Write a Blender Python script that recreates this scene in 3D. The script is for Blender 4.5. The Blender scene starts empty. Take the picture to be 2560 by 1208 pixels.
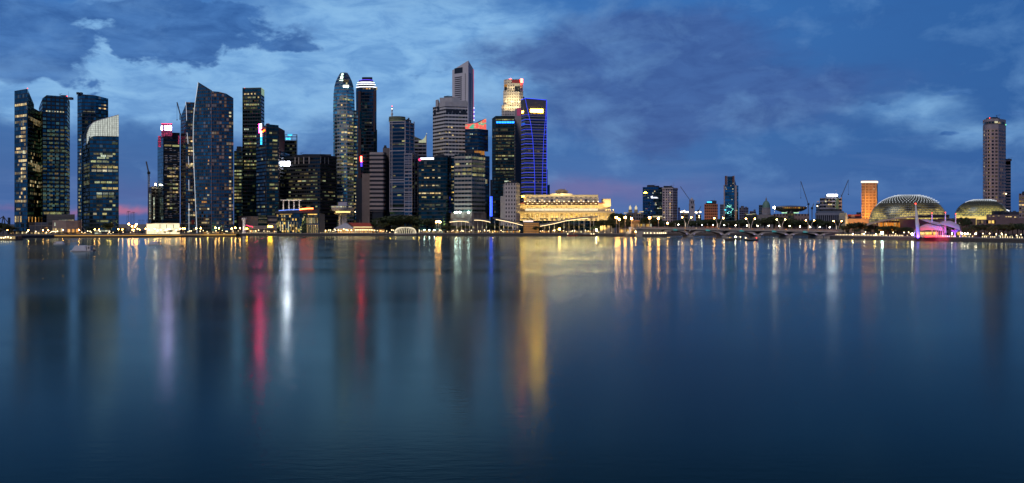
import bpy, math, random
from mathutils import Vector
R = math.radians
scene = bpy.context.scene
COL = scene.collection
rnd = random.Random(7)
# the bay is laid out from bearings seen at the viewing platform: bearing px (2560 wide), distance d, level py
F, EYE, HOR, CX = 2217.0, 12.0, 560.0, 1280.0
GZ = 2.4
def W(px, d, py=None):
    x = (px - CX) * d / F
    return (x, d) if py is None else (x, d, Z(py, d))
def Z(py, d): return EYE + (HOR - py) * d / F
def lin(c):
    return tuple(((v / 255) / 12.92 if v / 255 <= .04045 else ((v / 255 + .055) / 1.055) ** 2.4) for v in c)
def lerp(a, b, t): return tuple(a[i] + (b[i] - a[i]) * t for i in range(min(len(a), len(b))))

# ---------------------------------------------------------------- node helper
class S:
    def __init__(s, nt, k): s.nt, s.k = nt, k
    def _m(s, op, *a):
        n = s.nt.nodes.new('ShaderNodeMath'); n.operation = op
        for i, v in enumerate((s,) + a):
            if isinstance(v, S): s.nt.links.new(v.k, n.inputs[i])
            else: n.inputs[i].default_value = v
        return S(s.nt, n.outputs[0])
    def __add__(s, o): return s._m('ADD', o)
    __radd__ = __add__
    def __sub__(s, o): return s._m('SUBTRACT', o)
    def __rsub__(s, o): return (s * -1) + o
    def __mul__(s, o): return s._m('MULTIPLY', o)
    __rmul__ = __mul__
    def __truediv__(s, o): return s._m('DIVIDE', o)
    def __gt__(s, o): return s._m('GREATER_THAN', o)
    def __lt__(s, o): return s._m('LESS_THAN', o)
    def floor(s): return s._m('FLOOR')
    def fract(s): return s._m('FRACT')
    def pow(s, o): return s._m('POWER', o)
    def exp(s): return s._m('EXPONENT')
    def max(s, o): return s._m('MAXIMUM', o)
    def min(s, o): return s._m('MINIMUM', o)
    def clamp(s):
        r = s._m('ADD', 0.0); r.k.node.use_clamp = True; return r
    def smooth(s, a, b):
        n = s.nt.nodes.new('ShaderNodeMapRange'); n.interpolation_type = 'SMOOTHSTEP'
        s.nt.links.new(s.k, n.inputs[0]); n.inputs[1].default_value = a; n.inputs[2].default_value = b
        return S(s.nt, n.outputs[0])
def put(nt, sock, v):
    if isinstance(v, S): nt.links.new(v.k, sock)
    elif isinstance(v, tuple) and len(v) == 3 and sock.type == 'RGBA': sock.default_value = (*v, 1)
    else: sock.default_value = v
def node(nt, typ, out=0, _p=None, **ins):
    n = nt.nodes.new(typ)
    for k, v in (_p or {}).items(): setattr(n, k, v)
    for k, v in ins.items():
        put(nt, n.inputs[int(k[1:])] if k[0] == 'i' and k[1:].isdigit() else n.inputs[k.replace('_', ' ')], v)
    return S(nt, n.outputs[out])
def vec(nt, x, y, z): return node(nt, 'ShaderNodeCombineXYZ', X=x, Y=y, Z=z)
def sep(nt, v):
    n = nt.nodes.new('ShaderNodeSeparateXYZ'); nt.links.new(v.k, n.inputs[0])
    return [S(nt, o) for o in n.outputs]
def mix(nt, f, a, b):
    n = nt.nodes.new('ShaderNodeMix'); n.data_type = 'RGBA'
    put(nt, n.inputs[0], f); put(nt, n.inputs[6], a); put(nt, n.inputs[7], b)
    return S(nt, n.outputs[2])
def noise(nt, v, scale, detail=4, rough=.55, dist=0.0):
    return node(nt, 'ShaderNodeTexNoise', Vector=v, Scale=scale, Detail=detail, Roughness=rough, Distortion=dist)
def newmat(name):
    m = bpy.data.materials.new(name); m.use_nodes = True
    nt = m.node_tree
    return m, nt, nt.nodes['Principled BSDF']
def bsdf(p, nt, **kw):
    for k, v in kw.items(): put(nt, p.inputs[k.replace('_', ' ')], v)

# ---------------------------------------------------------------- materials
def facade_group():
    g = bpy.data.node_groups.new('curtain_wall', 'ShaderNodeTree')
    I = g.interface
    def inp(n, t, d):
        s = I.new_socket(n, in_out='INPUT', socket_type=t); s.default_value = d
    for n, d in (('Bay', 3), ('Floor', 4), ('Mullion', .06), ('Spandrel', .3), ('Prob', .05), ('Strength', 1.), ('Seed', 0), ('Metal', 1.), ('Rough', .12), ('Row', .5)):
        inp(n, 'NodeSocketFloat', float(d))
    for n in ('Glass', 'Wall', 'LitA', 'LitB'): inp(n, 'NodeSocketColor', (1, 1, 1, 1))
    I.new_socket('Shader', in_out='OUTPUT', socket_type='NodeSocketShader')
    gi = g.nodes.new('NodeGroupInput'); go = g.nodes.new('NodeGroupOutput')
    i = {o.name: S(g, o) for o in gi.outputs if o.name}
    u, v, _ = sep(g, node(g, 'ShaderNodeUVMap'))
    uu, vv = u / i['Bay'], v / i['Floor']
    cu, cv, fu, fv = uu.floor(), vv.floor(), uu.fract(), vv.fract()
    win = (fu > i['Mullion']) * (fu < (1 - i['Mullion'])) * (fv > i['Spandrel'])
    wn = g.nodes.new('ShaderNodeTexWhiteNoise'); wn.noise_dimensions = '3D'
    g.links.new(vec(g, cu, cv, i['Seed']).k, wn.inputs['Vector'])
    r1, r2, r3 = sep(g, S(g, wn.outputs['Color']))
    rv = S(g, wn.outputs['Value'])
    cl = noise(g, vec(g, cu * .23, cv * .61, i['Seed']), 1.0, 2)
    row = node(g, 'ShaderNodeTexWhiteNoise', _p={'noise_dimensions': '2D'}, Vector=vec(g, cv, i['Seed'], 0.0))
    gain = cl.smooth(.4, .72) * 2.2 * (1 - i['Row']) + (row > .72) * i['Row'] * 2.8 + .12
    lit = rv < i['Prob'] * gain
    inner = noise(g, vec(g, u * 1.3, v * 1.1, i['Seed']), 1.0, 2) * 1.1 + .3
    geo = g.nodes.new('ShaderNodeNewGeometry')
    e = lit * win * i['Strength'] * (r1 * .85 + .15) * inner
    ec = mix(g, r2, i['LitA'], i['LitB'])
    grime = noise(g, vec(g, u * .08, v * .03, i['Seed']), 1.0, 5) * .5 + .75
    wc = node(g, 'ShaderNodeMixRGB', _p={'blend_type': 'MULTIPLY'}, Fac=1.0, Color1=i['Wall'], Color2=vec(g, grime, grime, grime))
    gv = (r3 * .7 + .6) * (noise(g, vec(g, u * .05, v * .04, i['Seed']), 1.0, 4, .6) * 1.2 + .4)
    gc = node(g, 'ShaderNodeMixRGB', _p={'blend_type': 'MULTIPLY'}, Fac=1.0, Color1=i['Glass'], Color2=vec(g, gv, gv, gv))
    # each pane sits a hair out of true, so its reflection differs from the next
    tilt = node(g, 'ShaderNodeVectorMath', _p={'operation': 'SCALE'}, i0=vec(g, r1 - .5, r2 - .5, r3 - .5), Scale=.085)
    nrm = node(g, 'ShaderNodeVectorMath', _p={'operation': 'ADD'}, i0=S(g, geo.outputs['Normal']), i1=tilt)
    nrm = node(g, 'ShaderNodeVectorMath', _p={'operation': 'NORMALIZE'}, i0=nrm)
    p = g.nodes.new('ShaderNodeBsdfPrincipled')
    bsdf(p, g, Base_Color=mix(g, win, wc, gc), Metallic=win * i['Metal'], Roughness=win * (i['Rough'] - .7) + .7,
         Normal=nrm, Emission_Color=ec, Emission_Strength=e)
    g.links.new(p.outputs[0], go.inputs[0])
    return g
FG = facade_group()
WARM, GREEN, COOL, AMBER = lin((255, 224, 158)), lin((208, 216, 142)), lin((226, 240, 214)), lin((255, 168, 60))
def fac(name, bay=3., floor=4., m=.06, sp=.3, glass=(.05, .09, .13), wall=(.03, .045, .06), prob=.06, st=.8, a=WARM, b=GREEN, seed=None, metal=1., rough=.12, row=.5):
    mt = bpy.data.materials.new(name); mt.use_nodes = True
    nt = mt.node_tree; nt.nodes.clear()
    n = nt.nodes.new('ShaderNodeGroup'); n.node_tree = FG
    o = nt.nodes.new('ShaderNodeOutputMaterial'); nt.links.new(n.outputs[0], o.inputs[0])
    if metal >= .8: glass = tuple(min(.8, g * f) for g, f in zip(glass, (1.3, 1.85, 1.3)))
    prob, st = prob * .62, st * .62
    for k, v in dict(Bay=bay, Floor=floor, Mullion=m, Spandrel=sp, Prob=prob, Strength=st, Seed=rnd.random() * 90 if seed is None else seed, Metal=metal, Rough=rough, Row=row).items():
        n.inputs[k].default_value = v
    for k, v in dict(Glass=glass, Wall=wall, LitA=a, LitB=b).items(): n.inputs[k].default_value = (*v, 1)
    mt.cycles.emission_sampling = 'NONE'
    return mt
def plain(name, col, rough=.7, metal=0., var=.25, scale=.35, spec=.5):
    m, nt, p = newmat(name)
    pos = S(nt, nt.nodes.new('ShaderNodeNewGeometry').outputs['Position'])
    f = noise(nt, pos, scale, 5) * (2 * var) + (1 - var)
    bsdf(p, nt, Base_Color=node(nt, 'ShaderNodeMixRGB', _p={'blend_type': 'MULTIPLY'}, Fac=1.0, Color1=col, Color2=vec(nt, f, f, f)), Roughness=rough, Metallic=metal, Specular_IOR_Level=spec)
    return m
def glow(name, col, st, sample=False, var=.5, scale=.6, stretch=1.):
    m, nt, p = newmat(name)
    pos = S(nt, nt.nodes.new('ShaderNodeNewGeometry').outputs['Position'])
    x, y, z = sep(nt, pos)
    f = noise(nt, vec(nt, x, y, z * stretch), scale, 3) * (2 * var) + (1 - var)
    if name.startswith('lit_'):     # a room behind glass: its own brightness and tint, ceiling fittings, blinds and furniture
        oi = nt.nodes.new('ShaderNodeObjectInfo'); r = S(nt, oi.outputs['Random']); q = (r * 7.31).fract()
        f2 = noise(nt, vec(nt, x * 1.6, y * 1.6, z * .9), 1., 3, .7).smooth(.28, .62) * .95 + .12
        f = f2 * (r.pow(1.4) * 1.25 + .3)
        col = mix(nt, q * .7, col, mix(nt, (r * 3.7).fract() > .6, lin((255, 206, 130)), lin((222, 236, 205))))
    bsdf(p, nt, Base_Color=(.02, .02, .02), Roughness=.4, Emission_Color=col, Emission_Strength=f * st)
    m.cycles.emission_sampling = 'AUTO' if sample else 'NONE'
    return m
M = dict(
    roof=plain('roofing', (.035, .04, .05)), steel=plain('painted_steel', (.05, .055, .065), .5), sign_mid=glow('mid_sign_face', lin((240, 244, 255)), 20, True, .1), led_dim=glow('dim_blue_line', lin((60, 74, 230)), .5, False, .5, .3), crane=plain('crane_steel', (.13, .14, .17), .6), lamp_tiny=glow('tiny_lamp', lin((255, 226, 170)), 3.2, True, .2), dark=plain('dark_cladding', (.02, .025, .032), .4),
    concrete=plain('concrete', (.26, .25, .24)), stone=plain('pale_stone', (.42, .39, .36)), white=plain('white_paint', (.75, .74, .72), .5, var=.1),
    brown=plain('brown_cladding', (.11, .055, .045)), paving=plain('paving', (.12, .115, .11)), bark=plain('bark', (.05, .04, .03), .9), pole=plain('grey_pole', (.3, .3, .3), .5),
    quay=plain('quay_stone', (.08, .078, .075), .85, var=.4, scale=.8), timber=plain('decking', (.10, .075, .055), .8),
    glass=plain('dark_glass', (.06, .10, .14), .1, 1., .15), copper=plain('verdigris', (.10, .22, .19), .6), tile=plain('red_tile', (.30, .05, .035), .7),
    fabric=plain('white_membrane', (.52, .5, .53), .6, var=.06), orange_stone=plain('tan_stone', (.42, .30, .2), .7),
    g_warm=glow('lit_warm', WARM, .85), g_dim=glow('lit_dim', WARM, .22), g_green=glow('lit_pale_green', GREEN, .55), g_gdim=glow('lit_faint_green', lin((180, 200, 130)), .14),
    g_cool=glow('lit_cool', COOL, .8), g_amber=glow('lit_amber', AMBER, .9), g_gold=glow('lit_gold', lin((255, 200, 80)), 1.3),
    lamp_amber=glow('sodium_lamp', lin((255, 176, 86)), 110, True, 0), lamp_white=glow('white_lamp', lin((255, 236, 200)), 75, True, 0), lamp_small=glow('small_lamp', lin((255, 226, 170)), 7, True, 0),
    lamp_cool=glow('cool_lamp', lin((225, 255, 245)), 55, True, 0), red_lamp=glow('beacon_lamp', (1, .05, .03), 6, False, 0),
    sign_white=glow('white_sign_face', lin((240, 236, 255)), 64, True, .05), sign_yellow=glow('yellow_sign_face', lin((255, 190, 50)), 46, True, .05), sign_red=glow('red_sign_face', (1, .015, .14), 75, True, .05),
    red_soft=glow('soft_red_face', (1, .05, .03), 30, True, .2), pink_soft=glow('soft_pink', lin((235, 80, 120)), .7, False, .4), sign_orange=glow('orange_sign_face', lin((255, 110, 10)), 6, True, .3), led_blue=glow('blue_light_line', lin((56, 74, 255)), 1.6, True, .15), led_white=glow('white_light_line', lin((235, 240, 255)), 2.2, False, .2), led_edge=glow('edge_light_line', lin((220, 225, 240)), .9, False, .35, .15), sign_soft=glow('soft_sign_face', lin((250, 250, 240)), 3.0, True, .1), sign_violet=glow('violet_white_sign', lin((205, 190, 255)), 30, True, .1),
    led_pink=glow('pink_light', lin((255, 60, 110)), 2.5, True, .5), led_cyan=glow('cyan_light', lin((60, 200, 255)), 2.5, True, .5), led_violet=glow('violet_light', lin((100, 70, 255)), 1.6, True, .3),
)

# ---------------------------------------------------------------- mesh helpers
class MB:
    def __init__(s): s.v, s.f, s.uv, s.mi = [], [], [], []
    def face(s, pts, uv=None, mi=0):
        b = len(s.v); s.v += [tuple(p) for p in pts]; s.f.append(tuple(range(b, b + len(pts))))
        s.uv.append(uv or [(p[0], p[2]) for p in pts]); s.mi.append(mi); return s
    def prism(s, pts, z0=GZ - .2, cap=1, bottom=False):
        """pts counter-clockwise from above, (x, y, top z)"""
        n = len(pts); u = 0
        if len(pts[0]) == 2: raise ValueError
        zb = (lambda p: z0) if not callable(z0) else z0
        for i in range(n):
            a, b = pts[i], pts[(i + 1) % n]
            l = math.hypot(b[0] - a[0], b[1] - a[1])
            s.face([(a[0], a[1], zb(a)), (b[0], b[1], zb(b)), b, a], [(u, zb(a)), (u + l, zb(b)), (u + l, b[2]), (u, a[2])])
            u += math.ceil(l / 60) * 60 if n <= 6 else l
        if len({round(p[2], 3) for p in pts}) == 1: s.face(pts, mi=cap)
        else:
            c = tuple(sum(p[k] for p in pts) / n for k in range(3))
            for i in range(n): s.face([pts[i], pts[(i + 1) % n], c], mi=cap)
        if bottom: s.face([(p[0], p[1], zb(p)) for p in reversed(pts)], mi=cap)
        return s
    def box(s, x0, x1, y0, y1, z0, z1, cap=0):
        return s.prism([(x0, y0, z1), (x1, y0, z1), (x1, y1, z1), (x0, y1, z1)], z0, cap, True)
    def bar(s, a, b, r, n=4, r2=None):
        a, b = Vector(a), Vector(b); d = (b - a).normalized()
        q = Vector((0, 0, 1)) if abs(d.z) < .9 else Vector((1, 0, 0))
        e = d.cross(q).normalized(); g = d.cross(e); r2 = r if r2 is None else r2
        A, B = [], []
        for k in range(n):
            t = 2 * math.pi * (k + .5) / n; o = e * math.cos(t) + g * math.sin(t)
            A.append(a + o * r); B.append(b + o * r2)
        for k in range(n): s.face([A[k], A[(k + 1) % n], B[(k + 1) % n], B[k]])
        s.face(list(reversed(A))); s.face(B); return s
    def path(s, pts, r, n=5):
        for i in range(len(pts) - 1): s.bar(pts[i], pts[i + 1], r, n)
        return s
    def lathe(s, c, prof, n=20, a0=0, a1=2 * math.pi, sx=1, sy=1):
        full = abs(a1 - a0 - 2 * math.pi) < 1e-6
        for j in range(len(prof) - 1):
            (r0, z0), (r1, z1) = prof[j], prof[j + 1]
            for k in range(n):
                t0, t1 = a0 + (a1 - a0) * k / n, a0 + (a1 - a0) * (k + 1) / n
                P = lambda r, t, z: (c[0] + r * sx * math.cos(t), c[1] + r * sy * math.sin(t), c[2] + z)
                rr = max(r0, r1)
                q = [P(r0, t0, z0), P(r0, t1, z0), P(r1, t1, z1), P(r1, t0, z1)]
                uv = [(t0 * rr, z0), (t1 * rr, z0), (t1 * rr, z1), (t0 * rr, z1)]
                if r0 < 1e-6: q, uv = q[1:], uv[1:]
                elif r1 < 1e-6: q, uv = q[:3], uv[:3]
                s.face(q, uv)
        return s
    def ball(s, c, r, n=8, m=5, sz=1.):
        return s.lathe(c, [(r * math.sin(math.pi * k / m), -r * sz * math.cos(math.pi * k / m)) for k in range(m + 1)], n)
    def strip(s, A, B):
        for i in range(len(A) - 1): s.face([A[i], A[i + 1], B[i + 1], B[i]])
        return s
    def build(s, name, mat, parent=None, smooth=False, merge=True):
        import bmesh
        o = (0, 0, 0) if parent is None else parent['_o']
        if parent is not None: o = tuple(o)
        me = bpy.data.meshes.new(name)
        me.from_pydata([(v[0] - o[0], v[1] - o[1], v[2] - o[2]) for v in s.v], [], s.f)
        uvl = me.uv_layers.new(name='UVMap'); k = 0
        for f in s.uv:
            for c in f: uvl.data[k].uv = c; k += 1
        mats = mat if isinstance(mat, (list, tuple)) else [mat, M['roof']]
        for m in mats: me.materials.append(m)
        for p, i in zip(me.polygons, s.mi): p.material_index = min(i, len(mats) - 1)
        bm = bmesh.new(); bm.from_mesh(me)
        if merge: bmesh.ops.remove_doubles(bm, verts=bm.verts, dist=1e-3)
        bm.normal_update(); bm.to_mesh(me); bm.free()
        if smooth: me.polygons.foreach_set('use_smooth', [True] * len(me.polygons))
        ob = bpy.data.objects.new(name, me); COL.objects.link(ob)
        if parent is not None: ob.parent = parent; ob['_o'] = o
        else: ob['_o'] = (0, 0, 0)
        return ob
def tag(o, label=None, cat=None, group=None, kind=None):
    for k, v in (('label', label), ('category', cat), ('group', group), ('kind', kind)):
        if v: o[k] = v
    return o
def thing(name, label, cat, loc, group=None):
    o = bpy.data.objects.new(name, None); COL.objects.link(o); o.location = loc; o['_o'] = tuple(loc)
    o.empty_display_size = .5
    return tag(o, label, cat, group)
def copy_tree(o, parent=None):
    kids = list(o.children); c = o.copy(); COL.objects.link(c)
    if parent is not None: c.parent = parent
    for k in kids: copy_tree(k, c)
    return c
WB = MB().box(-.5, .5, -.5, .5, -.5, .5)
WMESH = {}
def wmesh(mat):
    if mat.name not in WMESH:
        o = WB.build('window', mat); WMESH[mat.name] = o.data; bpy.data.objects.remove(o)
    return WMESH[mat.name]
def pane(root, a, b, u, z, w, h, mat, name='window', depth=.3, out=.0):
    """a box set into the face a-b, u metres from a; its face proud of the wall by depth/2"""
    dx, dy = b[0] - a[0], b[1] - a[1]; l = math.hypot(dx, dy); dx, dy = dx / l, dy / l
    x, y = a[0] + dx * u + dy * out, a[1] + dy * u - dx * out
    o = bpy.data.objects.new(name, wmesh(mat)); COL.objects.link(o); o.parent = root
    r = root['_o']; o.location = (x - r[0], y - r[1], z - r[2]); o.rotation_euler = (0, 0, math.atan2(dy, dx)); o.scale = (w, depth, h)
    return o
def wins(root, a, b, py0, py1, n, mats, bay=3., floor=4., seed=1, run=(1, 2), u=(0.03, .97), h=.42, rows=None, zoff=0.):
    """n lit windows on the face a-b between levels py0 (top) and py1, on the facade's own grid"""
    rr = random.Random(seed); d = (a[1] + b[1]) / 2; L = math.hypot(b[0] - a[0], b[1] - a[1])
    z1, z0 = Z(py0, d), Z(py1, d); k0, k1 = math.ceil(z0 / floor), int(z1 / floor) - 1
    c0, c1 = math.ceil(L * u[0] / bay), int(L * u[1] / bay) - 1
    used, done = set(), 0
    hot = [rr.randint(k0, max(k0, k1)) for _ in range(max(2, n // 7))] if rows is None else [int(Z(p, d) / floor) for p in rows]
    for _ in range(n * 12):
        if done >= n: break
        k = rr.choice(hot) if rr.random() < (.78 if rows is None else 1) else rr.randint(k0, max(k0, k1))
        c = rr.randint(c0, max(c0, c1)); g = min(rr.randint(*run), max(1, c1 - c + 1))
        if any((k, q) in used for q in range(c - 0, c + g)): continue
        used |= {(k, q) for q in range(c, c + g)}
        w = g * bay * .82
        pane(root, a, b, (c + g / 2) * bay, k * floor + floor * (1 - h / 2 - .08) + zoff, w, floor * h, rr.choice(mats)); done += 1
def rowstrip(root, a, b, py, u0, u1, mat, h=2.2, seg=7., gap=.7, name='window'):
    d = (a[1] + b[1]) / 2; L = math.hypot(b[0] - a[0], b[1] - a[1]); x = L * u0; e = L * u1
    n = max(1, round((e - x) / seg)); s = (e - x) / n
    for i in range(n): pane(root, a, b, x + s * (i + .5), Z(py, d), s - gap, h, mat, name)
def corner(pl, dl, pm, dm, pr, dr, py):
    """plan of a slab seen on its corner: left, middle (near), right, back"""
    L, C, Q = W(pl, dl), W(pm, dm), W(pr, dr)
    B = (L[0] + Q[0] - C[0], L[1] + Q[1] - C[1])
    py = py if isinstance(py, (list, tuple)) else None or [py] * 4
    pts = [L, C, Q, B]
    dd = dm
    return [(p[0], p[1], Z(y, dd)) for p, y in zip(pts, py)]
def front(pl, pr, d, dep, py, d2=None):
    """plan of a slab whose front face runs pl-pr"""
    z = Z(py, d); d2 = d2 or d
    return [(*W(pl, d), z), (*W(pr, d2), z), (*W(pr, d2 + dep), z), (*W(pl, d + dep), z)]
def withz(pts, z): return [(p[0], p[1], z) for p in pts]
def inset(pts, k):
    cx = sum(p[0] for p in pts) / len(pts); cy = sum(p[1] for p in pts) / len(pts)
    return [(cx + (p[0] - cx) * k, cy + (p[1] - cy) * k, *p[2:]) for p in pts]
def bld(name, label, cat, pts, mat, part='facade', group=None, z0=GZ - .2):
    cx = sum(p[0] for p in pts) / len(pts); cy = sum(p[1] for p in pts) / len(pts)
    r = thing(name, label, cat, (cx, cy, GZ), group)
    MB().prism(pts, z0).build(part, mat, r)
    return r
def add(root, part, pts, mat, z0, bottom=True): return MB().prism(pts, z0, bottom=bottom).build(part, mat, root)
def plant(root, pts, k=.45, h=5., name='roof_plant'):
    z = min(p[2] for p in pts)
    return add(root, name, withz(inset(pts, k), z + h), M['dark'], z - .3)
def beacon(root, x, y, z): return MB().ball((x, y, z), .45, 6, 4).build('beacon', M['red_lamp'], root)
# ---------------------------------------------------------------- camera, sky, facade fill, water, ground
cam = bpy.data.cameras.new('camera'); co = bpy.data.objects.new('camera', cam); COL.objects.link(co); scene.camera = co
co.location = (0, 0, EYE); co.rotation_euler = (R(90), 0, 0)
cam.angle = 2 * math.atan(1280 / F); cam.shift_y = -(604 - HOR) / 2560; cam.clip_start = .5; cam.clip_end = 60000
def sky():
    w = bpy.data.worlds.new('World'); scene.world = w; w.use_nodes = True; nt = w.node_tree; nt.nodes.clear()
    out = nt.nodes.new('ShaderNodeOutputWorld'); bg = nt.nodes.new('ShaderNodeBackground'); nt.links.new(bg.outputs[0], out.inputs[0])
    d = node(nt, 'ShaderNodeVectorMath', _p={'operation': 'NORMALIZE'}, i0=S(nt, nt.nodes.new('ShaderNodeTexCoord').outputs['Generated']))
    x, y, z = sep(nt, d)
    az, el = x._m('ARCTAN2', y), z._m('ARCSINE')
    def AZ(px): return math.atan((px - CX) / F)
    def EL(px, py): return math.atan((HOR - py) / F * math.cos(AZ(px)))
    wx = noise(nt, vec(nt, az, el * 1.6, .3), 9, 5, .6) - .5
    wy = noise(nt, vec(nt, az, el * 1.6, 5.3), 9, 5, .6) - .5
    a2, e2 = az + wx * .10, el + wy * .055
    def blobs(lst):
        t = None
        for px, py, rx, ry, amp in lst:
            da, de = (a2 - AZ(px)) / (rx / F), (e2 - EL(px, py)) / (ry / F)
            g = ((da * da + de * de) * -1).exp() * amp
            t = g if t is None else t + g
        return t
    n1 = noise(nt, vec(nt, az, el * 1.65, 1.7), 15, 10, .58, .25)
    n2 = noise(nt, vec(nt, az, el * 2.4, 8.1), 5.5, 8, .56, .3)
    n3 = noise(nt, vec(nt, az * .45, el * 3.2, 3.3), 15, 6, .6, .3)
    n5 = noise(nt, vec(nt, az * .8, el * 2.2, 6.6), 24, 8, .62, .4)
    base = mix(nt, el.smooth(-.01, .10), lin((72, 110, 170)), lin((56, 108, 172)))
    base = mix(nt, el.smooth(.10, .25), base, lin((56, 114, 184)))
    base = mix(nt, az.smooth(-.05, -.5) * el.smooth(.14, .06) * .85, base, lin((46, 98, 160)))
    base = mix(nt, az.smooth(.08, .5) * .75, base, lin((42, 92, 156)))
    L = blobs([(260, 150, 330, 110, .95), (640, 230, 420, 80, .85), (950, 90, 330, 130, 1.0), (1180, 190, 230, 100, .45), (1395, 206, 80, 14, .95), (700, 340, 300, 60, .3), (440, 60, 60, 60, .4), (560, 190, 80, 30, .5),
               (2310, 275, 130, 40, .48), (2420, 345, 120, 30, .36), (2110, 262, 100, 20, .4), (60, 250, 180, 50, .55), (330, 50, 120, 40, .5), (1250, 60, 260, 60, .3), (1950, 300, 120, 20, .2), (40, 30, 60, 16, .5)])
    fl = (L * 1.35 + (n2 - .5) * 1.2 + (n1 - .5) * .8).smooth(.16, 1.05)
    c = mix(nt, fl * .95, base, mix(nt, n5.smooth(.3, .7), lin((106, 160, 216)), lin((138, 188, 232))))
    D = blobs([(460, 105, 120, 62, 1.0), (85, 150, 100, 42, .75), (300, 135, 50, 34, .8), (720, 100, 130, 26, .62), (190, 22, 260, 26, .75), (100, 75, 130, 36, .6), (230, 215, 50, 18, .6), (560, 25, 130, 40, .7), (20, 95, 60, 80, .6), (170, 95, 60, 24, .5),
               (1080, 188, 90, 10, .32), (2400, 240, 100, 18, .42), (2480, 300, 60, 12, .6), (2330, 340, 60, 10, .5), (2200, 250, 90, 18, .4), (860, 345, 130, 26, .3), (1290, 150, 120, 14, .3)])
    fd = (D * 1.3 + (n1 - .5) * 2.6 + (n2 - .5) * .7).smooth(.44, .74) * (D * 2.4).clamp()
    c = mix(nt, fd * .95, c, mix(nt, n5.smooth(.3, .75), lin((38, 88, 154)), lin((66, 118, 184))))
    P = blobs([(1640, 170, 340, 140, .95), (1480, 110, 260, 70, .4), (1600, 330, 190, 55, .55), (2030, 250, 170, 70, .6), (1350, 160, 130, 34, .6), (2250, 180, 200, 50, .3)])
    fp = (P + (n2 - .5) * 1.1 + (n1 - .5) * .6).smooth(.2, .8)
    c = mix(nt, fp * .85, c, mix(nt, n5.smooth(.25, .75), lin((52, 82, 144)), lin((66, 102, 164))))
    c = mix(nt, (n1 - .5).max(0.) * el.smooth(.01, .06) * 1.6, c, lin((112, 160, 212)))
    c = mix(nt, (.5 - n5).max(0.) * .8, c, lin((44, 86, 150)))
    # last pink light low in the west, and thin bands of stratus over the roofs
    band = (n3.smooth(.45, .75)) * el.smooth(.16, .03)
    c = mix(nt, band * .28, c, lin((98, 132, 186)))
    K = blobs([(330, 521, 75, 9, .9), (165, 526, 120, 8, .45), (520, 524, 60, 10, .15), (1480, 480, 200, 26, .2)])
    c = mix(nt, (K * (n3 * .9 + .5)).clamp() * .8, c, lin((196, 112, 140)))
    V = blobs([(420, 480, 200, 30, .35), (200, 558, 500, 22, .6), (1480, 490, 240, 40, .3)])
    c = mix(nt, V.clamp() * .6, c, lin((104, 104, 158)))
    c = mix(nt, el.smooth(.222, .36), c, lin((16, 46, 92)))
    nis = nt.nodes.new('ShaderNodeTexSky'); nis.sky_type = 'NISHITA'; nis.sun_disc = False
    nis.sun_elevation = R(-4); nis.sun_rotation = R(-30); nis.altitude = 50
    sc = node(nt, 'ShaderNodeVectorMath', _p={'operation': 'SCALE'}, i0=c, Scale=9.0)
    tot = node(nt, 'ShaderNodeVectorMath', _p={'operation': 'ADD'}, i0=sc, i1=S(nt, nis.outputs[0]))
    nt.links.new(tot.k, bg.inputs[0]); bg.inputs[1].default_value = .11
sky()
sd = bpy.data.lights.new('facade_fill', 'SUN'); sd.energy = 1.35; sd.angle = R(30); sd.color = (1, .84, .80)  # added fill that brightens the facades; stands in for afterglow and city light
so = bpy.data.objects.new('facade_fill', sd); COL.objects.link(so); so.rotation_euler = (R(42), 0, R(-35)); so.location = (-300, -200, 500)

def water_mat():
    """long-exposure bay water: fresnel mirror over deep green-blue, wind patches of different roughness, fine ripples"""
    m = bpy.data.materials.new('bay_water'); m.use_nodes = True; nt = m.node_tree; nt.nodes.clear()
    pos = S(nt, nt.nodes.new('ShaderNodeNewGeometry').outputs['Position'])
    x, y, z = sep(nt, pos)
    w1 = noise(nt, vec(nt, x * .55, y * 1.5, 0.), 1.0, 3, .65)
    w2 = noise(nt, vec(nt, x * .05, y * .16, 4.), 1.0, 4, .6, .4)
    patch = noise(nt, vec(nt, x * .0035, y * .012, 2.), 1.0, 5, .6, .6)
    fine = noise(nt, vec(nt, x * .02, y * .09, 7.), 1.0, 3, .6)
    bump = nt.nodes.new('ShaderNodeBump'); bump.inputs['Strength'].default_value = .30; put(nt, bump.inputs['Strength'], y.smooth(330, 40) * .11 + .01); bump.inputs['Distance'].default_value = .10
    nt.links.new((w1 + w2 * .35).k, bump.inputs['Height'])
    nrm = S(nt, bump.outputs[0])
    fr = node(nt, 'ShaderNodeFresnel', IOR=1.15)
    ro = patch.smooth(.34, .66) * .075 + fine * .03 + .115
    gl = node(nt, 'ShaderNodeBsdfGlossy', _p={'distribution': 'GGX'}, Color=(.80, .91, .85), Roughness=ro, Normal=nrm)
    df = node(nt, 'ShaderNodeBsdfDiffuse', Color=(.0008, .014, .018))
    mx = nt.nodes.new('ShaderNodeMixShader'); put(nt, mx.inputs[0], fr); put(nt, mx.inputs[1], df); put(nt, mx.inputs[2], gl)
    o = nt.nodes.new('ShaderNodeOutputMaterial'); nt.links.new(mx.outputs[0], o.inputs[0])
    return m
wo = MB().face([(-25000, -2000, 0), (25000, -2000, 0), (25000, 30000, 0), (-25000, 30000, 0)]).build('water', water_mat()); tag(wo, kind='structure')

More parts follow.
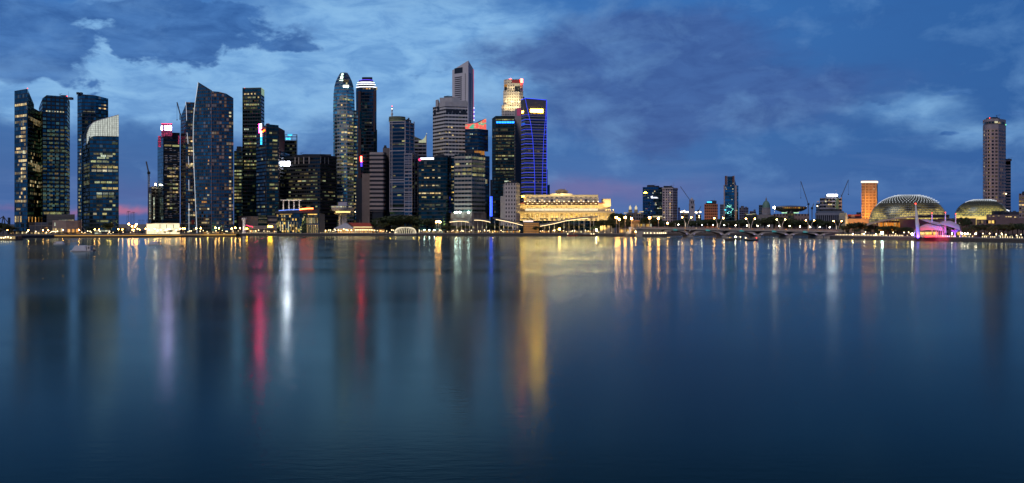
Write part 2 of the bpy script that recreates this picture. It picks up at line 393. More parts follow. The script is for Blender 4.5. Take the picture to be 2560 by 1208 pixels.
SHORE = [(-1400, 603), (0, 600.5), (45, 599.5), (56, 596), (136, 595), (300, 594.5), (590, 592), (600, 590), (900, 589.7), (1340, 590), (1500, 590.5), (1565, 591.5), (1630, 592.5), (1652, 588.6), (2062, 588.6), (2076, 597),
         (2240, 600), (2400, 603), (2560, 607), (2800, 612), (3400, 618)]
SH = [(px, F * EYE / (py - HOR)) for px, py in SHORE]
def shore_d(px):
    for (p0, d0), (p1, d1) in zip(SH, SH[1:]):
        if p0 <= px <= p1: return d0 + (d1 - d0) * (px - p0) / (p1 - p0)
    return SH[-1][1]
g = MB()
A = [(*W(px, d), GZ) for px, d in SH]; B = [(*W(px, 26000), GZ) for px, d in SH]
g.strip(A, B)
gm = plain('city_ground', (.075, .075, .072), .85, var=.35, scale=.05)
tag(g.build('ground', gm), kind='structure')
def quay(i0, i1, label, top=.35, mat=None, step=True):
    pts = SH[i0:i1 + 1]; o = W(*pts[len(pts) // 2]); r = thing('quay_wall', label, 'quay wall', (*o, 0))
    m = MB(); F0 = [(*W(p, d - .9), -1) for p, d in pts]; F1 = [(*W(p, d - .9), GZ + top - .6) for p, d in pts]; F2 = [(*W(p, d + .25), GZ + top - .6) for p, d in pts]
    m.strip(F0, F1).strip(F1, F2).build('wall', mat or M['quay'], r)
    k = MB(); a = [(*W(p, d - 1.1), GZ + top - .6) for p, d in pts]; b = [(*W(p, d - 1.1), GZ + top) for p, d in pts]; c = [(*W(p, d + .4), GZ + top) for p, d in pts]; e = [(*W(p, d + .4), GZ - .1) for p, d in pts]
    k.strip(a, b).strip(b, c).strip(c, e).build('coping', M['concrete'] if step else M['quay'], r)
    return r
# ================================================================ LEFT CLUSTER
DG = (.045, .085, .13)
# --- twin slabs at the far left
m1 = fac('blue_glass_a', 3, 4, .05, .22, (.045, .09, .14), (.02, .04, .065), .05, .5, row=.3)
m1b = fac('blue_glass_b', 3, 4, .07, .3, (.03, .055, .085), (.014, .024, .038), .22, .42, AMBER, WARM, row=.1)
L, C_, Q = W(36, 885), W(68.5, 872), W(105.8, 935); Bk = (L[0] + Q[0] - C_[0], L[1] + Q[1] - C_[1])
C2, L2 = lerp(C_, Q, .43), lerp(L, Bk, .43)
t = thing('glass_tower', 'dark blue glass tower with a wedge-shaped raked top, furthest left on the skyline', 'skyscraper', (*lerp(L, Q, .5), GZ))
zt = [Z(222.6, 872), Z(222, 872), Z(252, 872), Z(252, 872)]
pa = [(*p, z) for p, z in zip((L, C_, C2, L2), zt)]
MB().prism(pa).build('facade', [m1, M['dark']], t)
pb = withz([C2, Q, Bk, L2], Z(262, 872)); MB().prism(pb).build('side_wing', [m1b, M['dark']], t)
beacon(t, C_[0] - 1, C_[1] + 2, zt[1] + .6)
wins(t, L, C_, 300, 520, 36, [M['g_warm'], M['g_warm'], M['g_dim']], 3, 4, 3, (1, 2), (.38, 1), .6)
wins(t, L, C_, 262, 545, 16, [M['g_warm'], M['g_dim']], 3, 4, 5, (1, 3), (.02, .6), .5)
for py in (262, 290, 305, 380, 402, 433, 447, 503): rowstrip(t, L, C_, py, .03 + .3 * (py % 3 == 0), .95, M['g_dim'] if py % 2 else M['g_warm'], 2.2, 4.)
wins(t, C_, Q, 275, 535, 38, [M['g_warm'], M['g_dim'], M['g_dim']], 3, 4, 8, (1, 1), (.05, .95), .55)
for py, u in ((300, .05), (304, .2), (310, .4), (412, .05), (415, .3), (420, .5), (425, .35)): rowstrip(t, C_, Q, py, u, .95, M['g_dim'], 1.8, 3.2)
for u in (.06, .42, .80): pane(t, L, C_, 13 * u + 1.5, Z(548, 880), 2.6, 6, M['g_warm'])
for u in (.08, .3, .52, .74): pane(t, C_, Q, 66 * u, Z(549, 890), 2, 5, M['g_amber'])

m2 = fac('blue_glass_grid', 4.0, 4.0, .14, .42, (.045, .085, .13), (.016, .03, .042), .95, .34, lin((160, 200, 140)), lin((130, 180, 140)), row=.0)
m2b = fac('blue_glass_grid_side', 4.0, 4.0, .1, .4, (.05, .1, .15), (.02, .045, .06), .1, .2)
pts = [W(97, 938), W(106, 900), W(167.5, 912)]
bk = (pts[0][0] + pts[2][0] - pts[1][0] + 8, pts[0][1] + pts[2][1] - pts[1][1])
zz = Z(239, 905); q = [(*pts[0], Z(259, 905)), (*pts[1], Z(248, 905)), (*lerp(pts[1], pts[2], .17), zz), (*pts[2], zz), (*bk, zz)]
t = bld('grid_tower', 'dark green-lit glass tower with a regular window grid, beside the wedge-topped tower', 'skyscraper', q, [m2, M['dark']])
for i, u in enumerate((.06, .27, .47, .68, .88)):
    for k in range(20):
        if (k * 7 + i * 3) % 11 == 0: continue
        pane(t, pts[1], pts[2], 25.5 * u + .8, Z(325 + k * 10.9, 905), 3.3, 1.7, M['g_gdim'])
rowstrip(t, pts[1], pts[2], 279, .12, .9, M['g_cool'], .9, 2.4, 1.2); rowstrip(t, pts[1], pts[2], 533, .04, .8, M['g_green'], 2.2, 5., 1.)
rowstrip(t, pts[1], pts[2], 377, .3, .99, M['g_gdim'], 1.8, 4.)
beacon(t, pts[2][0] - 1, pts[2][1] + 2, zz + .6)

# --- paired towers, the near one with the lit glass lantern
m3 = fac('banded_glass', 3, 4, .03, .3, (.05, .1, .16), (.015, .03, .05), .05, .5, row=.7)
q = [(*W(193.4, 1003), Z(237, 1000)), (*W(205, 996), Z(237, 1000)), (*W(240, 1000), Z(239, 1000)), (*W(270.7, 1012), Z(243, 1000)), (*W(268, 1040), Z(243, 1000)), (*W(200, 1040), Z(238, 1000))]
t = bld('banded_tower', 'tall plain blue glass tower with thin floor bands behind the lantern-topped tower', 'skyscraper', q, [m3, M['dark']])
wins(t, q[2], q[3], 255, 285, 5, [M['g_dim'], M['g_warm']], 3, 4, 2, (1, 4), h=.35)
wins(t, q[0], q[1], 330, 560, 26, [M['g_green'], M['g_gdim'], M['g_cool']], 3, 4, 4, (1, 2), h=.5)
rowstrip(t, q[1], q[2], 279, .05, .95, M['g_dim'], 1.2, 5.)
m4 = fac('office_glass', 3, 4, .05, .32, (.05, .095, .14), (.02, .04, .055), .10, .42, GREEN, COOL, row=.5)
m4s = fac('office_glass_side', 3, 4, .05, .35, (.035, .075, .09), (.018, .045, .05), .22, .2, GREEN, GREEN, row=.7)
L, C_, Q = W(208.6, 925), W(224.6, 893), W(297, 900); Bk = (L[0] + Q[0] - C_[0], L[1] + Q[1] - C_[1])
zb = Z(341, 895)
t = thing('lantern_tower', 'blue glass office tower crowned by a sloping lit glass lantern', 'skyscraper', (*lerp(L, Q, .5), GZ))
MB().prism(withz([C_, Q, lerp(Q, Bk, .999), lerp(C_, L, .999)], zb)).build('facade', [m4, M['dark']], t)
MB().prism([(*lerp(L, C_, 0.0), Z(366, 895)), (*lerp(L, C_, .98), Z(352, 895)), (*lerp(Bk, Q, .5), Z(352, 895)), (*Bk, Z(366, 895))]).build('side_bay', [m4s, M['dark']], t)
lan, nt, p = newmat('lantern_glass')
u, v, _ = sep(nt, node(nt, 'ShaderNodeUVMap'))
e = (noise(nt, vec(nt, u * .9, v * .25, 0.), 1., 4, .65) * 1.3 + .1) * ((u / 4.2).fract() > .07) * ((v * .5).fract() > .08)
bsdf(p, nt, Base_Color=(.1, .1, .1), Emission_Color=lin((230, 238, 226)), Emission_Strength=e * .85); lan.cycles.emission_sampling = 'NONE'
crown = [(217, 358, 334), (220, 352, 326), (225, 345, 316), (233, 341, 307), (244, 340, 302), (297, 340, 285.5)]
m = MB(); A, B = [], []
for px, pb_, pt in crown:
    dd = 893 + (px - 224.6) / 72 * 7 if px > 224 else 893 + (224.6 - px) * 2.0
    A.append((*W(px, dd - .4), Z(pb_, 895))); B.append((*W(px, dd - .4), Z(pt, 895)))
for i in range(len(A) - 1): m.face([A[i], A[i + 1], B[i + 1], B[i]], [(A[i][0], A[i][2]), (A[i + 1][0], A[i + 1][2]), (B[i + 1][0], B[i + 1][2]), (B[i][0], B[i][2])])
m.build('lantern', lan, t)
ux, uy = (L[0] - C_[0]) / 33, (L[1] - C_[1]) / 33
off = lambda L_, y: [(p[0] + ux * y, p[1] + uy * y, p[2]) for p in L_]
MB().strip([(p[0], p[1] + .2, p[2]) for p in B], off(B, 20)).strip(off(B, 20), off(A, 20)).face([A[-1], off(A, 20)[-1], off(B, 20)[-1], B[-1]]).build('lantern_back', M['dark'], t)
for f in (.2, .38, .56, .74, .9): a = lerp(A[3], A[5], f); b = lerp(B[3], B[5], f); MB().bar((a[0], a[1] - .3, a[2]), (b[0], b[1] - .3, b[2]), .22).build('mullion', M['steel'], t)
MB().path([(p[0], p[1] - .2, p[2]) for p in B], .35).build('rim', M['white'], t)
rowstrip(t, C_, Q, 334, .18, .82, M['g_amber'], 2.4, 3.5, .5, 'sky_lobby')
for py, u0, u1, k in ((390, .36, .8, 'g_cool'), (404, .02, .62, 'g_green'), (418, .05, .98, 'g_green'), (427, .05, .98, 'g_cool'), (439, .2, .5, 'g_gdim'), (456, .15, .98, 'g_green'), (471, .4, .98, 'g_green'), (484, .22, .85, 'g_cool'), (491, .22, .85, 'g_green'), (535, .1, .25, 'g_cool'), (535, .42, .6, 'g_green'), (358, .75, .98, 'g_gdim')):
    rowstrip(t, C_, Q, py, u0, u1, M[k], 2.0, 5.5, .9)
wins(t, C_, Q, 370, 560, 22, [M['g_gdim'], M['g_green']], 3, 4, 11, (1, 3), h=.45)
for py in (412, 420, 428, 440, 455, 460, 505, 536): rowstrip(t, L, C_, py, .08, .95, M['g_gdim'], 2., 4.)

# --- low mall in front of them
t = thing('waterside_mall', 'low grey waterside mall with a louvred upper block between the glass towers', 'mall', (*W(130, 850), GZ))
stone_f = fac('mall_front', 6, 5, .04, .12, (.09, .09, .09), (.12, .11, .10), .3, .25, WARM, WARM, metal=.3)
MB().prism(front(72, 131, 838, 40, 556)).build('lower_hall', [stone_f, M['roof']], t)
MB().prism(withz([W(131, 836), W(165, 832), W(196, 836), W(205, 848), W(203, 880), W(131, 880)], Z(551, 836))).build('corner_hall', [plain('mall_stone', (.24, .2, .18)), M['roof']], t)
MB().prism(front(117, 187, 846, 30, 536), Z(556, 846)).build('louvred_block', [fac('louvres', 60, .8, 0, .4, (.05, .05, .05), (.10, .11, .11), 0, 0, metal=0, rough=.6), M['roof']], t)
a, b = W(131, 832), W(196, 834)
rowstrip(t, W(117, 846), W(187, 846), 551.5, .42, .98, M['g_cool'], 1.2, 3., .5)
rowstrip(t, W(72, 838), W(131, 838), 583, .05, .95, M['g_warm'], 1.6, 3.2, 1.4, 'shop_window')
MB().box(a[0] + 2.2, a[0] + 2.9, a[1] - .6, a[1] - .2, Z(565, 832), Z(557, 832)).build('entrance_sign', M['g_cool'], t)
for u in (.1, .3, .55, .8): pane(t, W(131, 836), W(165, 832), 13 * u, Z(576, 832), 1.6, 3.6, M['g_warm'], 'shop_window', out=.05)
for u in (.2, .5, .8): pane(t, W(165, 832), W(196, 836), 12 * u, Z(577, 832), 2, 3, M['g_amber'], 'shop_window', out=.05)
t = thing('lit_arcade', 'long white-lit glass arcade at the foot of the lantern-topped tower', 'arcade', (*W(258, 860), GZ))
MB().prism(front(234, 276, 858, 9, 574)).build('roof_slab', M['dark'], t)
for k in range(3): pane(t, W(234, 858), W(276, 858), 2.9 + k * 5.2, Z(577.5, 858), 4.6, 1.5, M['g_cool'], 'lit_bay', out=.1)
for k in range(2): pane(t, W(234, 858), W(276, 858), 2.5 + k * 3.6, Z(583.6, 858), 3., 1.6, M['g_cool'], 'shop_window', out=.1)
# white mast with stays beside it
t = thing('stayed_mast', 'slim white mast with a slanting stay beside the mall entrance', 'mast', (*W(204, 842), GZ))
a = W(204, 842); MB().bar((*a, GZ), (*a, Z(548, 842)), .35, 6, .15).build('pole', M['white'], t)
MB().bar((*a, Z(566, 842)), (*W(213, 842), Z(576, 842)), .18).build('stay', M['white'], t)
MB().bar((*W(211, 842), Z(578, 842)), (*W(222, 842), Z(578, 842)), .2).build('boom', M['white'], t)

# --- tower under construction with its crane
mc = fac('raw_frame', 5, 4, .1, .35, (.03, .03, .035), (.12, .12, .12), .0, 0, metal=.2)
q = corner(371, 1010, 379, 1000, 398, 1008, [470, 466, 466, 470])
t = bld('unfinished_tower', 'small unfinished tower with stacked work lights, left of the pink-topped tower', 'tower', q, [mc, M['concrete']])
for k in range(19):
    for px in (376.5, 380.5): pane(t, W(371, 1004), W(398, 1004), (px - 371) * 1004 / F, Z(484 + k * 3.5, 1004), .9, .9, M['g_cool'], 'work_light', out=2)
    if k > 2: pane(t, W(371, 1004), W(398, 1004), (386 + (k % 2) * .9 - 371) * 1004 / F, Z(484 + k * 3.5, 1004), 1.5, 1.3, M['g_cool'], 'work_light', out=2)
MB().prism(front(387, 391, 1005, 6, 456)).build('core_stub', M['concrete'], t); MB().ball((*W(389, 1000), Z(462, 1000)), .9).build('floodlight', M['lamp_white'], t)
def crane(name, label, d, mast, jib, base_py=None, cab=True, cable=None, counter=None, r=.55, group='cranes over the skyline'):
    """luffing crane: lattice mast, raised lattice jib, cab, hoist rope"""
    mx, my = mast; jx, jy = jib
    b = (*W(mx, d), GZ if base_py is None else Z(base_py, d)); t = thing(name, label, 'crane', b, group)
    top = (*W(mx, d), Z(my, d)); tip = (*W(jx, d), Z(jy, d))
    def lattice(a, c, w, n):
        m = MB(); a, c = Vector(a), Vector(c); dr = (c - a).normalized(); s1 = dr.cross(Vector((0, 1, 0))).normalized() * w; s2 = Vector((0, w, 0))
        for e in (s1 + s2, s1 - s2, -s1 + s2, -s1 - s2): m.bar(a + e, c + e, r * .32)
        for i in range(n):
            p0, p1 = a.lerp(c, i / n), a.lerp(c, (i + 1) / n); sg = 1 if i % 2 else -1
            for o in (s2, -s2): m.bar(p0 + s1 * sg + o, p1 - s1 * sg + o, r * .22)
        return m
    lattice(b, top, r, max(4, int((top[2] - b[2]) / 3))).build('mast', M['crane'], t)
    lattice(top, tip, r * .6, 12).build('jib', M['crane'], t)
    if cab: MB().box(top[0] - 1.3, top[0] + 1.3, top[1] - 1.2, top[1] + 1.2, top[2] - 1.2, top[2] + 1.6).build('cab', M['dark'], t)
    cj = (top[0] + (top[0] - tip[0]) * .12, top[1], top[2] + 2); MB().bar(top, cj, r * .8).build('counter_jib', M['dark'], t)
    if cable: MB().bar(tip, (tip[0], tip[1], Z(cable, d)), .16).build('hoist_rope', M['dark'], t); MB().ball((tip[0], tip[1], Z(cable, d)), .8, 6, 4).build('hook_block', M['dark'], t)
    return t
crane('tower_crane', 'tower crane with raised jib beside the small unfinished tower', 1003, (372, 433), (365.5, 404), cab=True, r=.7)
crane('roof_crane', 'thin crane jib rising behind the twin curved towers', 1100, (451, 288), (442.5, 256), 300, False, 300, r=.7)

# --- pink-topped tower
m5 = fac('dash_glass', 7, 4.4, .02, .62, (.014, .02, .03), (.006, .009, .013), .0, 0, rough=.2)
m5s = fac('blue_fins', 2.5, 4, .1, .1, (.08, .15, .22), (.03, .06, .09), .02, .3)
L, C_, Q = W(395, 1004), W(409.5, 980), W(449.5, 986); Bk = (L[0] + Q[0] - C_[0], L[1] + Q[1] - C_[1])
t = thing('pink_crowned_tower', 'dark striped tower crowned by a pink glow and a bright white sign', 'skyscraper', (*lerp(L, Q, .5), GZ))
Cm, Bm = lerp(C_, Q, .52), lerp(L, Bk, .52)
MB().prism([(*L, Z(341, 985)), (*C_, Z(341, 985)), (*Cm, Z(341, 985)), (*Bm, Z(341, 985))]).build('facade', [m5, M['dark']], t)
MB().prism([(*Cm, Z(332, 985)), (*Q, Z(332, 985)), (*Bk, Z(332, 985)), (*Bm, Z(332, 985))]).build('right_block', [m5, M['dark']], t)
nL = lerp(L, C_, -.02); MB().prism([(nL[0] - .3, nL[1] - .3, Z(346, 985)), (C_[0] - .4, C_[1] - .5, Z(346, 985)), (C_[0] + .2, C_[1] + 4, Z(346, 985)), (L[0] + 2, L[1] + 2, Z(346, 985))]).build('side_fins', [m5s, M['dark']], t)
pk, nt, p = newmat('pink_lattice')
u, v, _ = sep(nt, node(nt, 'ShaderNodeUVMap')); n = noise(nt, vec(nt, u, v, 0.), 1.1, 2, .5)
zt_, zb_ = Z(310, 985), Z(350, 985)
bsdf(p, nt, Base_Color=(.03, .04, .08), Emission_Color=lin((255, 70, 130)), Emission_Strength=n.smooth(.52, .7) * 1.3 + .05); pk.cycles.emission_sampling = 'NONE'
cr = front(403.5, 430, 979, 12, 310); MB().prism(cr, Z(342, 985)).build('crown', [pk, M['dark']], t)
MB().prism(front(430.8, 449, 985.4, 9, 339), Z(360, 985)).build('pink_screen', [pk, M['dark']], t)
MB().prism(front(395.2, 402.5, 978.5, 5, 340), Z(368, 985)).build('pink_bay', [pk, M['dark']], t)
A_, B_ = W(403.5, 979), W(430, 979); pane(t, A_, B_, 7.6, Z(320, 979), 7.2, 4.8, M['sign_violet'], 'lit_sign', .6)
pane(t, A_, B_, .6, Z(320.5, 979), 1.4, 4.4, M['sign_violet'], 'lit_sign', .6); MB().path([(*A_, Z(310, 979) + .2), (*B_, Z(310, 979) + .2)], .35).build('crown_light', M['led_pink'], t)
rowstrip(t, C_, Q, 364, .02, .48, M['g_green'], 1.9, 9, .4); rowstrip(t, C_, Q, 364.5, .53, .98, M['g_green'], 1.9, 9, .4)
rr = random.Random(4)
dash = plain('white_louvre', (.5, .52, .55), .6)
for k in range(40):
    z = Z(372 + k * 4.4, 983)
    for u0, w in ((.02, .2), (.28, .2), (.54, .18), (.78, .18)):
        if rr.random() < .62: pane(t, C_, Q, 17.8 * (u0 + w / 2 + rr.random() * .05), z, 17.8 * w * rr.uniform(.5, 1.), .65, dash, 'louvre')
wins(t, C_, Q, 415, 540, 26, [M['g_green'], M['g_warm'], M['g_gdim']], 3, 4.4, 9, (1, 2), h=.4)

# --- white lit pavilion
t = thing('event_pavilion', 'long low white pavilion glowing in front of the pink-topped tower', 'pavilion', (*W(408, 842), GZ))
pv, nt, p = newmat('lit_canvas')
u, v, _ = sep(nt, node(nt, 'ShaderNodeUVMap'))
bsdf(p, nt, Base_Color=(.6, .58, .5), Emission_Color=lin((255, 240, 190)), Emission_Strength=noise(nt, vec(nt, u * .12, v * .4, 0.), 1, 3) * 1.2 + .35); pv.cycles.emission_sampling = 'NONE'
L, C_, Q = W(366.5, 850), W(390, 838), W(449, 838)
MB().prism([(*L, Z(561, 840)), (*C_, Z(558.6, 840)), (*Q, Z(558.6, 840)), (*W(449, 858), Z(558.6, 840)), (*W(370, 862), Z(561, 840))]).build('canvas_wall', [pv, M['white']], t)
for f in (.17, .45, .74): pane(t, C_, Q, 22.3 * f, Z(566, 838), .5, 3.6, M['steel'], 'doorway')
MB().prism([(L[0] - .4, L[1] - .3, Z(560.4, 840)), (C_[0], C_[1] - .5, Z(558, 840)), (Q[0] + .4, Q[1] - .5, Z(558, 840)), (Q[0] + .4, Q[1] + 22, Z(558, 840)), (L[0], L[1] + 16, Z(560.4, 840))], Z(558.7, 840) - .05).build('roof_edge', M['white'], t)

# --- the two curved residential towers
msail = fac('residential_glass', 2.5, 3.6, .08, .3, (.05, .085, .13), (.065, .05, .055), .40, .60, WARM, AMBER, row=.0)
msail2 = fac('residential_glass_side', 2.5, 3.6, .08, .3, (.07, .12, .17), (.05, .05, .06), .16, .5, WARM, AMBER, row=.0)
def curved_wall(root, name, edge, d, right, mat, dr=0, n=14):
    """front sheet between a curved left edge [(px, py)...] and right edge px (or list), level by level"""
    m = MB()
    for (a, b) in zip(edge[:-1], edge[1:]):
        r0 = right(a[1]) if callable(right) else right; r1 = right(b[1]) if callable(right) else right
        P = [(*W(b[0], d), Z(b[1], d)), (*W(r1, d + dr), Z(b[1], d)), (*W(r0, d + dr), Z(a[1], d)), (*W(a[0], d), Z(a[1], d))]
        m.face(P, [(q[0], q[2]) for q in P])
    return m
d = 930
edge = [(495, 206.5), (491.5, 231), (487.6, 256), (484.5, 285), (483, 310), (482.6, 351), (484, 400), (486.5, 460), (489, 520), (492.5, 583)]
t = thing('sail_tower', 'tall residential tower with a white-lit curved edge and pointed sail top', 'skyscraper', (*W(535, 940), GZ))
m = MB(); back = 26
dep = lambda px: d - 6 * math.sin(math.pi * min(1, max(0, (px - 484) / 100)))
for a, b in zip(edge[:-1], edge[1:]):
    ra = 529 if a[1] > 229 else 495 + (a[1] - 206.5) / 22.5 * 34 * .98; rb = 529
    if a[1] < 229: P = [(*W(b[0], d), Z(b[1], d)), (*W(529, dep(529)), Z(b[1], d)), (*W(495.5, d), Z(a[1], d)), (*W(a[0], d), Z(a[1], d))]
    else: P = [(*W(b[0], d), Z(b[1], d)), (*W(529, dep(529)), Z(b[1], d)), (*W(529, dep(529)), Z(a[1], d)), (*W(a[0], d), Z(a[1], d))]
    m.face(P, [(q[0], q[2]) for q in P])
m.build('curved_facade', msail2, t)
q = [(*W(529, dep(529)), Z(230, d)), (*W(548, dep(550)), Z(231.5, d)), (*W(566, dep(566)), Z(235.5, d)), (*W(583.6, d), Z(245.5, d)), (*W(583, d + 30), Z(245.5, d)), (*W(529, d + 30), Z(232, d))]
MB().prism(q).build('facade', [msail, M['dark']], t)
qb = [(*W(e[0] + .3, d + .5), 0) for e in edge]
m = MB().strip([(*W(e[0], d), Z(e[1], d)) for e in edge], [(*W(e[0] + 4, d + 30), Z(e[1], d)) for e in edge]); m.build('side_wall', msail2, t)
MB().path([(*W(e[0], d - .6), Z(e[1], d)) for e in edge], .26).build('edge_light', M['led_edge'], t)
MB().path([(*W(495, d), Z(206.5, d)), (*W(529, dep(529)), Z(229.5, d)), (*W(529, d + 20), Z(230, d))], .5).build('sail_rim', M['steel'], t)
MB().bar((*W(529, dep(529) - .4), Z(232, d)), (*W(529, dep(529) - .4), GZ), .35).build('corner_line', plain('mauve_trim', (.22, .16, .19)), t)
FA, FB = W(529, dep(529)), W(566, dep(566)); FC = W(583.6, d)
wins(t, FA, FB, 240, 575, 62, [M['g_warm'], M['g_warm'], M['g_dim'], M['g_amber']], 2.5, 3.6, 21, (1, 1), (.03, .98), .5)
wins(t, FB, FC, 258, 570, 22, [M['g_warm'], M['g_dim']], 2.5, 3.6, 22, (1, 2), (.05, .95), .5)
wins(t, W(493, d - .4), FA, 245, 575, 34, [M['g_warm'], M['g_dim'], M['g_amber']], 2.5, 3.6, 23, (1, 3), (.05, .95), .45)
rowstrip(t, FA, FC, 361.5, .03, .98, M['g_dim'], 1.6, 2.2, .6); rowstrip(t, FA, FC, 365.5, .15, .98, M['g_dim'], 1.3, 2.2, .6)
pane(t, FA, FB, 11, Z(361, 925), 1., 7, M['red_soft'], 'red_light')
d2 = 975
t = thing('lower_sail_tower', 'slimmer curved tower with broken white light lines, left of the pointed sail tower', 'skyscraper', (*W(470, 985), GZ))
q = [(*W(451.5, d2 + 14), Z(288.6, d2)), (*W(464, d2), Z(255.4, d2)), (*W(490, d2 + 4), Z(255, d2)), (*W(490, d2 + 34), Z(255, d2)), (*W(455, d2 + 34), Z(270, d2))]
MB().prism([q[0], (*q[1][:2], Z(262, d2)), (*W(464, d2 + 34), Z(262, d2)), (*q[4][:2], Z(288, d2))]).build('side_bay', [msail2, M['dark']], t)
MB().prism([q[1], q[2], q[3], (*W(464.2, d2 + 34), Z(255.4, d2))]).build('facade', [msail, M['dark']], t)
cur = [(464, 255), (465.5, 270), (466.6, 302)], [(467.5, 332), (469, 345), (470, 360)], [(471, 391), (471.6, 412)], [(472, 450), (472.2, 476)], [(472.3, 508), (472.3, 583)]
for c in cur: MB().path([(*W(px, d2 - 1.2), Z(py, d2)) for px, py in c], .24).build('light_line', M['led_edge'], t)
wins(t, q[1], q[2], 265, 570, 34, [M['g_warm'], M['g_dim'], M['g_dim']], 2.5, 3.6, 31, (1, 2), (.1, .95), .5)
rowstrip(t, q[1], q[2], 413, .02, .95, M['g_warm'], 3, 3, .4); rowstrip(t, q[1], q[2], 538, .2, .95, M['g_warm'], 2, 3, .4)
pane(t, q[1], q[2], 7.5, Z(555, d2), 3.2, 5, plain('red_banner', (.25, .03, .03)), 'red_banner', out=.1)

# --- office towers left of the wide dark block
mg = fac('green_office', 3, 4, .04, .42, (.02, .045, .055), (.008, .018, .024), .55, .5, GREEN, lin((190, 215, 120)), row=.4)
q = front(585, 608, 1050, 30, 378); t = bld('dim_office_tower', 'dark office tower with many yellow-green windows, tucked behind the pointed sail tower', 'office tower', q, [mg, M['dark']])
for py in (402, 409, 416, 428, 436, 447, 456, 464, 476, 486, 497, 506): wins(t, q[0], q[1], py - 4, py + 4, 3, [M['g_green'], M['g_green'], M['g_gdim']], 3, 4, int(py), (1, 2), (0, .95), .45, rows=[py])
MB().box(q[0][0] + 2, q[0][0] + 7, q[0][1] + 4, q[0][1] + 12, q[0][2], q[0][2] + 6).build('plant_room', M['dark'], t)
mh = fac('teal_office', 3, 4, .05, .4, (.03, .075, .095), (.012, .034, .044), .12, .4, GREEN, lin((190, 215, 120)), row=.6)
L, C_, Q = W(606, 1003), W(653, 1000), W(661, 1018)
q = corner(606, 1003, 653, 1000, 661, 1018, 220)
t = bld('corner_fin_tower', 'tall teal office tower with a bright glass fin at its top corner', 'skyscraper', q, [mh, M['dark']])
MB().prism([(*lerp(C_, Q, .05), Z(219, 1000)), (*lerp(C_, Q, .97), Z(219, 1000)), (*lerp(q[3][:2], Q, .9), Z(219, 1000))], Z(236, 1000)).build('lit_fin', glow('fin_light', lin((190, 225, 190)), .55, False, .4), t)
MB().bar((C_[0], C_[1] - .4, Z(221, 1000)), (C_[0], C_[1] - .4, GZ), .3).build('corner_trim', M['steel'], t)
MB().path([(q[0][0], q[0][1], q[0][2] + .3), (C_[0], C_[1], q[0][2] + .3)], .25).build('parapet_light', M['g_gdim'], t); beacon(t, q[0][0] + 2, q[0][1] + 2, q[0][2] + .6)
for py, n, k in ((238, 5, 'g_warm'), (246, 4, 'g_green'), (256, 6, 'g_gdim'), (262, 8, 'g_green'), (270, 6, 'g_gdim'), (326, 3, 'g_cool'), (344, 6, 'g_green'), (365, 9, 'g_green'), (373, 6, 'g_gdim'), (384, 4, 'g_green'), (407, 8, 'g_green'), (412, 10, 'g_green'), (420, 10, 'g_gdim'), (425, 10, 'g_green'), (438, 5, 'g_gdim'), (504, 1, 'g_green')):
    wins(t, L, C_, py - 4, py + 4, n, [M[k]], 2, 4, int(py) + n, (1, 2), (.05, .95), .4, rows=[py])
rowstrip(t, L, C_, 262, .35, .8, M['g_green'], 1.6, 4.)

mr = fac('brown_office', 3, 4, .05, .4, (.03, .035, .05), (.02, .016, .016), .12, .3, GREEN, WARM, row=.6)
mr2 = fac('teal_office_b', 3, 4, .04, .35, (.022, .05, .066), (.01, .022, .03), .14, .4, GREEN, WARM, row=.6)
L, C_, Q = W(641, 984), W(666, 962), W(696.6, 966); R2 = W(712, 985)
q = [(*L, Z(320, 965)), (*C_, Z(313, 965)), (*Q, Z(313, 965)), (*W(696, 1000), Z(313, 965)), (*W(645, 1000), Z(320, 965))]
t = thing('sign_tower', 'dark brown and teal tower with a vertical red, white and orange lit sign', 'skyscraper', (*W(675, 980), GZ))
MB().prism([q[0], q[1], (*W(668, 1000), Z(320, 965)), q[4]]).build('brown_wing', [mr, M['dark']], t)
MB().prism([(q[1][0] + .05, q[1][1], Z(311, 965)), q[2], q[3], (*W(668, 1000), Z(311, 965))]).build('facade', [mr2, M['dark']], t)
MB().prism([(*Q, Z(318, 965)), (*R2, Z(322, 965)), (*W(712, 1005), Z(322, 965)), (*W(697, 1005), Z(318, 965))]).build('brown_panel', [M['brown'], M['dark']], t)
MB().prism([(Q[0] + .6, Q[1] + 3, Z(377, 965)), (R2[0] + .3, R2[1] - 1, Z(379, 965)), (R2[0] + .5, R2[1] + 20, Z(379, 965)), (Q[0] + .6, Q[1] + 30, Z(377, 965))]).build('lower_wing', [mr2, M['dark']], t)
MB().bar((C_[0], C_[1] - .4, Z(313, 965)), (C_[0], C_[1] - .4, GZ + 10), .35).build('corner_line', M['steel'], t)
a, b = W(648, 975), W(660, 967); nx = (*lerp(L, C_, .42), 0)
def vsign(name, px, d, y0, y1, w, mat): x, y = W(px, d); MB().box(x - w / 2, x + w / 2, y - .5, y, Z(y1, d), Z(y0, d)).build(name, mat, t)
vsign('sign_cap', 652.5, 966, 309, 322, 1.8, M['sign_soft']); vsign('sign_red_edge', 649.6, 966, 310, 332, 1.9, M['sign_red'])
for k in range(9): vsign('sign_letter', 653.2, 966, 327.5 + k * 3.9, 330.3 + k * 3.9, 1.9, M['led_cyan'] if k > 3 else M['led_white'])
x, y = W(660, 965); m = MB(); m.face([(x - 1.9, y, Z(332, 965)), (x + 1.6, y, Z(326, 965)), (x + 2.2, y, Z(321.5, 965)), (x - 1.6, y, Z(326.5, 965))]); m.face([(x - 1.6, y + .6, Z(326.5, 965)), (x + 2.2, y + .6, Z(321.5, 965)), (x + 1.6, y + .6, Z(326, 965)), (x - 1.9, y + .6, Z(332, 965))])
